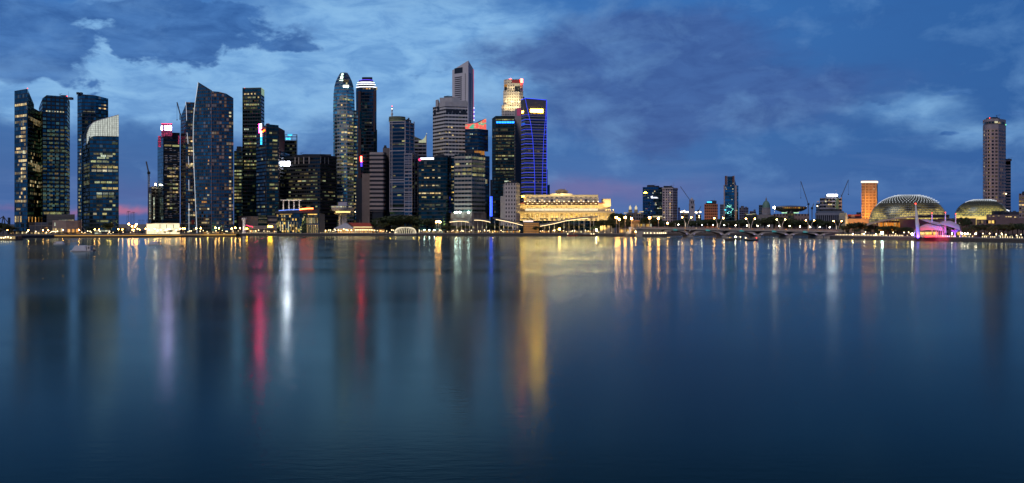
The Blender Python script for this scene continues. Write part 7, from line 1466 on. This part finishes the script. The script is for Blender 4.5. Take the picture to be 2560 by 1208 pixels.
t = globe_lamp((*W(2281, 640), GZ), 1.6, .7, M['lamp_white']); t['label'] = 'white floodlight at the left foot of the leaning mast'
t = globe_lamp((*W(1399, 900), GZ), 3.6, .9, M['lamp_amber']); t['label'] = 'bright amber lamp under the wave-shaped canopy before the hotel'
t = globe_lamp((*W(1491, 896), GZ), 2.8, .8, M['lamp_white']); t['label'] = 'white lamp above the moored boats at the right end of the hotel'
src = globe_lamp((0, 0, 0), 2.2, 0.31, M['lamp_white']); sp = [((*W(px, 655), GZ), 1.) for px in (2380, 2405, 2412, 2419, 2437, 2440)]
copies(src, sp, 'small white lamp on the quay right of the stage canopies', 'small lamps right of the canopies')

# small lights along the quay edge
pl = MB().lathe((0, 0, 0), [(.1, 0), (.1, .55), (.2, .6), (.2, .92), (0, 1.05)], 6).build('quay_light', M['lamp_tiny']); tag(pl, 'small round lamp in the even row along the right-hand quay edge', 'quay light', 'row of small lamps on the right quay')
k = 0
for px in [2090 + n * 3.72 for n in range(31)] + [2209, 2213, 2217, 2224, 2228, 2232, 2236, 2240, 2244, 2249, 2253, 2257] + [2300 + n * 4.6 for n in range(20)] + [2399, 2407, 2415, 2423, 2431, 2456, 2461, 2466, 2477, 2482, 2487, 2501, 2507, 2513, 2519, 2525, 2531, 2543, 2549, 2555]:
    dd = shore_d(px) - .5; o = pl if k == 0 else pl.copy(); k += 1
    if o is not pl: COL.objects.link(o)
    o.location = (*W(px, dd), GZ + .36)
pl2 = pl.copy(); pl2.data = pl.data.copy(); COL.objects.link(pl2); pl2['label'] = 'small round lamp in the row along the quay railing below the central towers'; pl2['group'] = 'row of small lamps on the central quay'; k = 0
for px in [606 + n * 4.2 for n in range(20)] + [802 + n * 5.5 for n in range(24)] + [938, 946, 955, 965, 974]:
    dd = shore_d(px) - .4; o = pl2 if k == 0 else pl2.copy(); k += 1
    if o is not pl2: COL.objects.link(o)
    o.location = (*W(px, dd), GZ + .36); o.scale = (.62,) * 3

# little lanterns of the terraces, scattered along the quay below the towers
ln = thing('terrace_lantern', 'x', 'lantern', (0, 0, 0)); MB().bar((0, 0, 0), (0, 0, 2.2), .06, 4).build('stem', M['pole'], ln); MB().lathe((0, 0, 2.2), [(.1, 0), (.26, .15), (.22, .55), (0, .65)], 7).build('shade', M['lamp_small'], ln)
lr = random.Random(31); sp = []
for a, b, n in ((625, 690, 9), (800, 840, 8), (925, 985, 9), (1045, 1120, 10), (1120, 1310, 22), (1350, 1500, 18)):
    for _ in range(n): px = lr.uniform(a, b); sp.append(((*W(px, shore_d(px) + lr.uniform(2, 14)), GZ), lr.uniform(.7, 1.35)))
copies(ln, sp, 'small amber lantern on the terraces along the central quay', 'terrace lanterns along the central quay')
sp = []; l2 = copy_tree(ln)
for a, b, n in ((60, 235, 14), (240, 365, 8), (450, 600, 16), (2150, 2290, 12), (2400, 2560, 12)):
    for _ in range(n): px = lr.uniform(a, b); sp.append(((*W(px, shore_d(px) + lr.uniform(4, 20)), GZ), lr.uniform(.7, 1.35)))
copies(l2, sp, 'small amber lantern among the trees on the outer promenades, away from the central quay', 'lanterns on the outer promenades')

# trees: leaf clumps spread through the crown, trunk and limbs
def leafmat(name, col, col2):
    m, nt, p = newmat(name); g = nt.nodes.new('ShaderNodeNewGeometry'); oi = nt.nodes.new('ShaderNodeObjectInfo')
    n = noise(nt, S(nt, g.outputs['Position']), .5, 3); f = (S(nt, g.outputs['Random Per Island']) * .5 + n * .7 + S(nt, oi.outputs['Random']) * .3 - .25).clamp()
    bsdf(p, nt, Base_Color=mix(nt, f, col, col2), Roughness=.6); return m
LEAF = [leafmat('leaves_dark', (.018, .036, .014), (.05, .085, .03)), leafmat('leaves_olive', (.03, .045, .012), (.085, .10, .035))]
def crown_mesh(seed, n, rx, rz, lobes, leaf=.75, mat=0, spread=.42):
    rr = random.Random(seed); m = MB(); cs = []
    for k in range(lobes): a = 2 * math.pi * k / lobes + rr.random(); q = rr.random() ** .5; cs.append((rx * q * .62 * math.cos(a), rx * q * .62 * math.sin(a), rz * rr.uniform(-.35, .5), rr.uniform(spread * .7, spread * 1.25) * rx))
    for _ in range(n):
        c = rr.choice(cs); v = Vector((rr.gauss(0, 1), rr.gauss(0, 1), rr.gauss(0, 1))).normalized() * c[3] * rr.random() ** .38; v.z *= rz / rx * .85
        p = Vector(c[:3]) + v; s = leaf * rr.uniform(.6, 1.5)
        e = Vector((rr.gauss(0, 1), rr.gauss(0, 1), rr.gauss(0, .7))).normalized(); g = e.cross(Vector((rr.gauss(0, 1), rr.gauss(0, 1), rr.gauss(0, 1)))).normalized()
        m.face([p - e * s * .5, p + g * s * .3, p + e * s * .5, p - g * s * .3 + Vector((0, 0, -.1))])
    o = m.build('crown', LEAF[mat], None, merge=False); return o
def tree_proto(seed, h, rx, rz, n, lobes, leaf=.8, mat=0):
    t = thing('tree', 'x', 'tree', (0, 0, 0)); rr = random.Random(seed); m = MB(); hz = h - rz * 1.1
    m.bar((0, 0, -.3), (rr.uniform(-.3, .3), 0, hz), .42, 7, .26)
    for k in range(5): a = 2 * math.pi * k / 5 + rr.random(); m.bar((0, 0, hz * .8), (rx * .5 * math.cos(a), rx * .5 * math.sin(a), h - rz * .6), .17, 5, .06)
    m.build('trunk', M['bark'], t); c = crown_mesh(seed, n, rx, rz, lobes, leaf, mat); c.parent = t; c.location = (0, 0, h - rz); return t
PRO = [tree_proto(1, 12, 6, 4.2, 1500, 9), tree_proto(2, 12, 5, 4.8, 1300, 8, .75, 1), tree_proto(3, 12, 7.2, 3.8, 1700, 11), tree_proto(4, 12, 4.2, 5, 1100, 7, .7, 1)]
used = set(); tr = random.Random(5)
def tree(px, d, py, label, group, w=1., proto=None):
    k = tr.randrange(4) if proto is None else proto; o = PRO[k]
    if k in used: o = copy_tree(o)
    used.add(k); h = Z(py, d) - GZ; s = h / 12
    o.location = (*W(px, d), GZ); o.scale = (s * w, s * w, s); o.rotation_euler = (0, 0, tr.random() * 6.28); o['label'] = label; o['group'] = group; return o
def grove(lst, label, group, w=1., jit=25):
    for px, d, py in lst: tree(px, d + tr.random() * jit, py, label, group, w * tr.uniform(.85, 1.15))
grove([(-6, 770, 553), (8, 780, 555), (20, 775, 558), (31, 785, 562), (-20, 770, 556), (2, 740, 571), (26, 745, 573)], 'dark tree in the clump at the far left below the wedge-topped tower', 'trees at the far left', 1.1)
grove([(134, 808, 579), (52, 806, 580), (100, 812, 579), (152, 815, 581), (300, 808, 575), (312, 812, 577), (322, 815, 577), (303, 830, 568), (309, 840, 567), (356, 812, 577), (338, 818, 580)], 'small dark tree on the left promenade between amber lamps', 'small trees on the left promenade', 1.2)
grove([(270, 812, 556), (276, 812, 552)], 'light-speckled tree in front of the lantern-topped tower', 'speckled trees by the lantern tower', 1., 4)
grove([(425, 812, 575), (430, 815, 574), (412, 808, 578), (446, 815, 576), (468, 812, 578), (480, 815, 576), (512, 812, 576), (520, 818, 577), (530, 812, 575), (540, 818, 576), (556, 812, 575), (566, 816, 577), (574, 812, 577), (586, 815, 576), (594, 818, 578)], 'small dark tree along the quay below the curved residential towers', 'small trees below the curved towers', 1.1)
grove([(938, 940, 552), (948, 935, 543), (962, 945, 540), (976, 950, 536), (990, 945, 538), (1003, 955, 535), (1016, 950, 534), (1030, 955, 535), (1042, 950, 537), (1054, 945, 540), (1066, 950, 544), (1080, 945, 548), (1092, 940, 556), (1105, 935, 562), (1116, 940, 560), (958, 922, 552), (1040, 925, 560), (985, 925, 560)], 'broad dark tree in the wooded strip behind the ribbed fountain', 'trees behind the ribbed fountain', 1.25)
grove([(1132, 925, 562), (1146, 922, 565), (1160, 925, 561), (1172, 922, 563), (1222, 925, 557), (1230, 922, 558), (1238, 925, 562), (1256, 922, 560), (1272, 925, 563), (1340, 902, 565), (1365, 925, 558), (1385, 922, 560), (1400, 925, 560), (1425, 925, 556), (1448, 922, 560)], 'small dark tree under the promenade canopies', 'trees under the canopies', 1.1, 6)
grove([(1491, 905, 552), (1499, 900, 549), (1508, 905, 546), (1517, 900, 548), (1526, 905, 545), (1533, 895, 556), (1487, 898, 562)], 'slender leafy tree silhouetted against the right end of the floodlit hotel', 'trees at the right end of the hotel', .8)
grove([(1542, 905, 530), (1551, 915, 528), (1560, 910, 538), (1568, 900, 545), (1546, 890, 552), (1557, 885, 556), (1580, 905, 552), (1592, 900, 556), (1606, 905, 550), (1616, 915, 542), (1626, 910, 538), (1637, 905, 540)], 'tree between the floodlit hotel and the bridge end', 'trees by the bridge end', 1.1)
grove([(1648 + k * 11.5, 930 + (k * 37) % 50, 550 - (k * 29) % 7 - (8 if 22 < k < 30 else 0)) for k in range(40)], 'dark tree in the long belt behind the arched bridge', 'trees behind the bridge', 1.3)
grove([(2108, 742, 562), (2122, 735, 557), (2136, 740, 553), (2150, 735, 552), (2162, 738, 551), (2176, 730, 556), (2188, 725, 560), (2198, 720, 563), (2118, 715, 572), (2142, 712, 570), (2168, 708, 569), (2208, 712, 564), (2222, 715, 562), (2236, 712, 561), (2248, 708, 564), (2260, 705, 566), (2194, 695, 574), (2230, 690, 575), (2270, 690, 566), (2279, 685, 572)], 'round dark tree on the right bank in front of the larger dome', 'trees before the larger dome', 1.2)
grove([(2384, 715, 540), (2392, 718, 541), (2405, 716, 538.5), (2416, 716, 540)], 'dark shrub-like tree on the roof edge left of the smaller dome', 'trees left of the smaller dome', .5, 4)
grove([(2412, 670, 566), (2424, 668, 562), (2436, 665, 559), (2448, 668, 556), (2460, 665, 558), (2472, 668, 560), (2484, 665, 561), (2496, 668, 558), (2508, 665, 556), (2520, 668, 555), (2532, 665, 557), (2544, 668, 556), (2556, 665, 555), (2568, 668, 556), (2582, 668, 557)], 'round dark tree in the row on the right bank below the terraced block', 'trees below the terraced block', 1.2)
kiosk('market_stalls' if 0 else 'lit_stall', 'long row of lit stalls under trees at the far right', 2400, 2620, 650, 6, 587, 30, WS + [M['g_cool'], M['dark'], M['dark']], None, None, .55)
kiosk('lit_stall', 'row of amber stalls under trees in front of the larger dome', 2212, 2285, 684, 6, 587, 13, WS + [M['dark'], M['dark']], None, None, .55)
kiosk('lit_stall', 'brilliant white-lit pavilion stalls between the statue and the dark blue block', 1601, 1629, 880, 6, 560, 8, [M['g_cool'], M['g_warm'], M['g_gold']], None, None, .75)
kiosk('lit_gatehouse', 'small gold-lit gatehouse with a parapet behind the white statue', 1577, 1599, 878, 6, 553, 5, [M['g_dim'], M['g_amber']], [M['orange_stone'], M['roof']], None, .5)
# uplights under the trees by the water
ul = thing('tree_uplight', 'x', 'uplight', (0, 0, 0)); MB().lathe((0, 0, 0), [(.3, 0), (.22, .5), (.3, .55), (0, .6)], 8).build('housing', M['steel'], ul); MB().ball((0, 0, .75), .22, 6, 4).build('lamp', M['lamp_small'], ul)
pd = bpy.data.lights.new('uplight_beam', 'POINT'); pd.energy = 420; pd.color = lin((255, 205, 90)); pd.shadow_soft_size = .4
po = bpy.data.objects.new('uplight_beam', pd); COL.objects.link(po); po.parent = ul; po.location = (0, -.8, 1.6)
sp = [((*W(px, dd), GZ), 1.) for px, dd in ((944, 926), (952, 918), (975, 922), (990, 915), (1034, 915), (1048, 920), (1066, 918), (1095, 925), (1140, 918), (1232, 918), (1496, 894), (1512, 892), (1528, 892), (1552, 882), (1566, 890), (1600, 898), (1628, 900), (2130, 705), (2185, 690), (2240, 684), (2268, 684), (2430, 660), (2470, 658), (2510, 658), (2550, 658), (270, 806), (277, 806), (520, 808), (560, 808))]
copies(ul, sp, 'small amber uplight on the ground beneath a waterside tree', 'amber uplights beneath the trees')
# boats
def cabin_boat(label, px, py_w, wpx, flip=1):
    d = F * EYE / (py_w - HOR); L = wpx * d / F; c = W(px, d); t = thing('moored_boat', label, 'boat', (*c, 0), 'white-canopied boats moored on the bay')
    w = L * .16; X_ = lambda f: c[0] + flip * L * (f - .5)
    def ring(f, ww, z): return [(X_(f), c[1] - ww, z), (X_(f), c[1] + ww, z)]
    hull = MB(); st = [(0, .3, .55), (.12, .9, .5), (.5, 1., .5), (.85, .95, .55), (1, .75, .65)]
    top = [((X_(f), c[1] - w * k, z), (X_(f), c[1] + w * k, z)) for f, k, z in st]; bot = [((X_(f), c[1] - w * k * .8, -.3), (X_(f), c[1] + w * k * .8, -.3)) for f, k, z in st]
    hull.strip([b[0] for b in bot], [a[0] for a in top]).strip([a[1] for a in top], [b[1] for b in bot]).strip([a[0] for a in top], [a[1] for a in top]); hull.face([bot[0][0], top[0][0], top[0][1], bot[0][1]]); hull.face([bot[-1][0], bot[-1][1], top[-1][1], top[-1][0]])
    hull.build('hull', plain('boat_hull', (.72, .70, .64)) if 'boat_hull' not in bpy.data.materials else bpy.data.materials['boat_hull'], t)
    H = L * .27; prof = [(.10, .5), (.24, H * .93), (.30, H), (.62, H), (.70, H * .9), (.74, .5)]
    m = MB(); A = [(X_(f), c[1] - w * .95, z) for f, z in prof]; B = [(X_(f), c[1] + w * .95, z) for f, z in prof]
    m.strip(A, B).face(A).face(list(reversed(B))); m.build('canopy', plain('boat_canopy', (.72, .74, .78), .8) if 'boat_canopy' not in bpy.data.materials else bpy.data.materials['boat_canopy'], t)
    m = MB(); xs = sorted((X_(.76), X_(.90))); m.box(xs[0], xs[1], c[1] - w * .8, c[1] + w * .8, .5, H * .95); m.build('wheelhouse', bpy.data.materials['boat_hull'], t)
    xw = sorted((X_(.80), X_(.865))); MB().box(xw[0], xw[1], c[1] - w * .8 - .06, c[1] + w * .8 + .06, H * .5, H * .78).build('cabin_window', plain('boat_window', (.06, .03, .03)) if 'boat_window' not in bpy.data.materials else bpy.data.materials['boat_window'], t)
    MB().box(min(X_(.9), X_(1.04)), max(X_(.9), X_(1.04)), c[1] - w * .5, c[1] + w * .5, .3, .75).build('swim_deck', M['timber'], t); return t
cabin_boat('largest white-canopied boat with a dark cabin window, closest of the three', 206, 629.5, 58)
cabin_boat('smallest white-canopied boat, further back left of the largest one', 149, 611, 27, -1)
cabin_boat('white-canopied boat floating alone below the white pavilion', 387, 612.5, 33)
def bumboat(label, px, py_w, wpx, hullc, roofc, lit):
    d = F * EYE / (py_w - HOR); L = wpx * d / F; c = W(px, d); w = L * .12; t = thing('tour_boat', label, 'boat', (*c, 0))
    st = [(-.5, .35, 1.5), (-.4, .8, 1.1), (0, 1, .9), (.4, .85, 1.2), (.5, .3, 1.8)]; m = MB()
    top = [((c[0] + L * f, c[1] - w * k, z), (c[0] + L * f, c[1] + w * k, z)) for f, k, z in st]; bot = [((c[0] + L * f * .92, c[1] - w * k * .7, -.4), (c[0] + L * f * .92, c[1] + w * k * .7, -.4)) for f, k, z in st]
    m.strip([b[0] for b in bot], [a[0] for a in top]).strip([a[1] for a in top], [b[1] for b in bot]).strip([a[0] for a in top], [a[1] for a in top]); m.face([bot[0][0], top[0][0], top[0][1], bot[0][1]]); m.face([bot[-1][0], bot[-1][1], top[-1][1], top[-1][0]]); m.build('hull', hullc, t)
    MB().box(c[0] - L * .34, c[0] + L * .3, c[1] - w, c[1] + w, 2.7, 2.95).build('roof', roofc, t)
    for f in (-.32, -.12, .08, .28): MB().bar((c[0] + L * f, c[1] - w * .9, .9), (c[0] + L * f, c[1] - w * .9, 2.7), .09).build('post', M['pole'], t)
    for f, k in lit: MB().ball((c[0] + L * f, c[1] - w * .5, 2.2), .38, 6, 4).build('lantern', M[k], t)
    return t
red = plain('red_hull', (.35, .04, .03)); bumboat('red tour boat moored before the wave-shaped canopy', 1431, 590.6, 26, red, plain('red_awning', (.4, .05, .04)), ((-.45, 'lamp_small'), (.1, 'g_amber'), (-.1, 'g_dim')))
bumboat('dark tour boat moored right of the red one, its bow under white lamps', 1470, 590.8, 38, plain('dark_hull', (.10, .035, .025)), M['white'], ((.2, 'lamp_small'), (-.2, 'g_warm'), (.38, 'lamp_small')))
bumboat('wide tour boat with yellow curtains before the second bridge arch', 1824, 601.5, 26, M['timber'], M['dark'], ((-.2, 'g_gold'), (.0, 'g_gold'), (.15, 'g_amber')))
bumboat('tour boat with two white lamps between other boats at the bridge', 1844, 599.5, 22, M['timber'], M['dark'], ((-.25, 'lamp_white'), (.3, 'lamp_small'), (.1, 'g_warm')))
bumboat('long dark tour boat with a red stern light, rightmost of the bridge boats', 1878, 602.5, 36, M['dark'], M['steel'], ((-.4, 'lamp_small'), (.2, 'g_warm'), (.35, 'red_lamp')))
for px, py, lab in ((1342, 610.5, 'dark orange buoy floating in front of the floodlit hotel'), (1492, 614, 'small brown buoy floating right of the one before the hotel'), (1160, 607, 'faint red buoy floating in front of the stone podium')):
    d = F * EYE / (py - HOR); t = thing('mooring_buoy', lab, 'buoy', (*W(px, d), 0)); MB().ball((*W(px, d), .35), .55, 10, 6).build('float', plain('buoy_paint', (.16, .045, .03)), t); MB().bar((*W(px, d), .8), (*W(px, d), 1.5), .08).build('pole', M['dark'], t)
# distant port cranes
def gantry(label, px, d, py, w):
    k = d / F; c = W(px, d); t = thing('port_crane', label, 'crane', (*c, GZ), 'harbour gantry cranes on the horizon'); h = Z(py, d); m = MB(); w *= k
    for s in (-1, 1):
        for y in (0, 8): m.bar((c[0] + s * w, c[1] + y, GZ), (c[0] + s * w * .8, c[1] + y, h), w * .16)
    m.build('frame', M['steel'], t); n = MB()
    for f in (.2, .45, .7, .95): n.bar((c[0] - w, c[1], GZ + (h - GZ) * f), (c[0] + w, c[1], GZ + (h - GZ) * f), w * .12)
    n.build('crossbeam', M['steel'], t); MB().box(c[0] - w, c[0] + w, c[1], c[1] + 8, h, h + w * .4).build('machine_house', M['steel'], t)
for px, py, w, lab in ((319.5, 529, 2.3, 'tallest harbour crane, left one of the two tall ones'), (331, 531, 2.1, 'second tall harbour crane, next to the tallest'), (346.5, 550.5, 1.4, 'short harbour crane right of the two tall ones'), (355.5, 550.5, 1.4, 'short harbour crane, middle of the three short ones'), (367.5, 550.5, 1.6, 'short harbour crane beside the unfinished tower')): gantry(lab, px, 1900, py, w)
t = thing('port_crane', 'dark A-frame harbour derrick above the far-left trees', 'crane', (*W(8, 1500), GZ)); P_ = lambda px, py: (*W(px, 1500), Z(py, 1500))
MB().bar(P_(4, 562), P_(8.5, 540), .8).bar(P_(13, 562), P_(8.5, 540), .8).build('frame', M['steel'], t); MB().path([P_(-6, 551), P_(8.5, 541), P_(19, 556)], .7).build('jib', M['steel'], t); MB().box(P_(20, 553)[0], P_(22, 553)[0], 1499, 1505, Z(562, 1500), Z(544, 1500)).build('tower_leg', M['steel'], t)
tag(MB().prism(front(296, 372, 1600, 40, 561)).build('port_shed', [M['concrete'], M['dark']]), 'long low port shed on the horizon left of the unfinished tower', 'shed')

# roof clutter on the flat-topped towers: plant rooms, a cleaning cradle arm, a thin aerial
CL = {'grid_tower': 3, 'banded_tower': 2, 'corner_fin_tower': 3, 'sign_tower': 2, 'wide_dark_block': 5, 'ribbed_tower': 2, 'white_grid_tower': 2, 'ink_glass_block': 2, 'notched_tower': 3, 'pale_banded_tower': 3, 'bronze_tower': 3, 'blue_lined_tower': 2,
      'white_deco_block': 2, 'ultramarine_block': 3, 'white_flats_tower': 2, 'brown_floodlit_block': 2, 'sign_topped_hotel': 2, 'round_hotel_tower': 2, 'banded_hotel': 1, 'edge_hotel': 2, 'pink_crowned_tower': 2, 'dim_office_tower': 1, 'columned_annexe': 3, 'court_block': 3, 'terraced_block': 4, 'floodlit_hotel': 0}
cr = random.Random(11)
for o in list(scene.objects):
    n = CL.get(o.name)
    if not n or o.parent: continue
    top = max((k for k in o.children if k.type == 'MESH' and k.name.split('.')[0] not in ('window', 'beacon', 'plant_room') and len(k.data.vertices) > 7 and k.location.length < 1e-6 and max(v.co.x for v in k.data.vertices) - min(v.co.x for v in k.data.vertices) > 7 and not k.name.startswith(('lit', 'mast', 'drum'))), key=lambda k: max(v.co.z for v in k.data.vertices), default=None)
    if top is None: continue
    zt = max(v.co.z for v in top.data.vertices); P_ = [v.co for v in top.data.vertices if v.co.z > zt - .3]; ox, oy, oz = o['_o']
    x0, x1, y0, y1 = min(p.x for p in P_), max(p.x for p in P_), min(p.y for p in P_), max(p.y for p in P_)
    if x1 - x0 < 5 or y1 - y0 < 5: continue
    for k in range(n):
        w = cr.uniform(.08, .2) * (x1 - x0); cx, cy = x0 + (x1 - x0) * cr.uniform(.36, .68), y0 + (y1 - y0) * cr.uniform(.3, .7); h = cr.uniform(1.2, 3.4)
        MB().box(ox + cx - w, ox + cx + w, oy + cy - 2, oy + cy + 2, oz + zt - .2, oz + zt + h).build('plant_room', M['dark'] if k % 2 else M['steel'], o)
    if x1 - x0 < 15: continue
    a = (ox + x0 + (x1 - x0) * cr.uniform(.4, .55), oy + y0 + (y1 - y0) * .3, oz + zt); m = MB().bar(a, (a[0], a[1], a[2] + 3), .3); m.bar((a[0] - 1.5, a[1], a[2] + 3), (a[0] + 3, a[1] - 2, a[2] + 3.4), .16); m.build('cleaning_cradle', M['steel'], o)
    if n > 1: b = (ox + x1 - (x1 - x0) * cr.uniform(.1, .4), oy + (y0 + y1) / 2, oz + zt - .2); MB().bar(b, (b[0], b[1], b[2] + cr.uniform(5, 9)), .16, 4, .06).build('aerial', M['pole'], o)
# pieces that belong to a part hang under that part
SUBS = {'lamp_head': 'arm', 'hook_block': 'hoist_rope', 'cabin_window': 'wheelhouse', 'mast_lamp': 'mast', 'mast_dish': 'mast', 'crown_light': 'crown_tier', 'porthole': 'head', 'fin_edge': 'fin',
        'spike_lamp': 'sunshade', 'lantern_rim': 'lookout_lantern', 'lantern_column': 'lookout_lantern', 'fin_lamp': 'upswept_fin', 'emblem_top': 'yellow_emblem', 'drum_light': 'drum', 'drum_column': 'drum', 'parapet_light': 'parapet',
        'mullion': 'lantern', 'rim': 'lantern', 'post_light': 'post', 'turret_cap': 'corner_turret', 'belfry_opening': 'belfry', 'stage_light': 'stage_deck', 'light_strip': 'roof', 'beacon': 'facade', 'sail_rim': 'curved_facade', 'roof_light': 'roof'}
stem_ = lambda o: o.name.split('.')[0]
for o in list(scene.objects):
    if o.parent is None and o.type == 'EMPTY':
        kids = list(o.children)
        for k in kids:
            w = SUBS.get(stem_(k)); c = [q for q in kids if stem_(q) == w and q.location.length < 1e-6 and q is not k]
            if not c: continue
            ce = lambda q: sum((Vector(b) for b in q.bound_box), Vector()) / 8 + q.location
            k.parent = min(c, key=lambda q: (ce(q) - ce(k)).length)
# ---------------------------------------------------------------- render set-up
scene.render.engine = 'CYCLES'
c = scene.cycles
c.use_denoising = True; c.denoiser = 'OPENIMAGEDENOISE'; c.use_light_tree = True
c.sample_clamp_indirect = 4; c.sample_clamp_direct = 0; c.max_bounces = 5; c.diffuse_bounces = 2; c.glossy_bounces = 3; c.transmission_bounces = 2; c.transparent_max_bounces = 4
c.caustics_reflective = False; c.caustics_refractive = False
v = scene.view_settings; scene.display_settings.display_device = 'sRGB'; v.view_transform = 'Standard'; v.look = 'None'; v.exposure = 0; v.gamma = 1
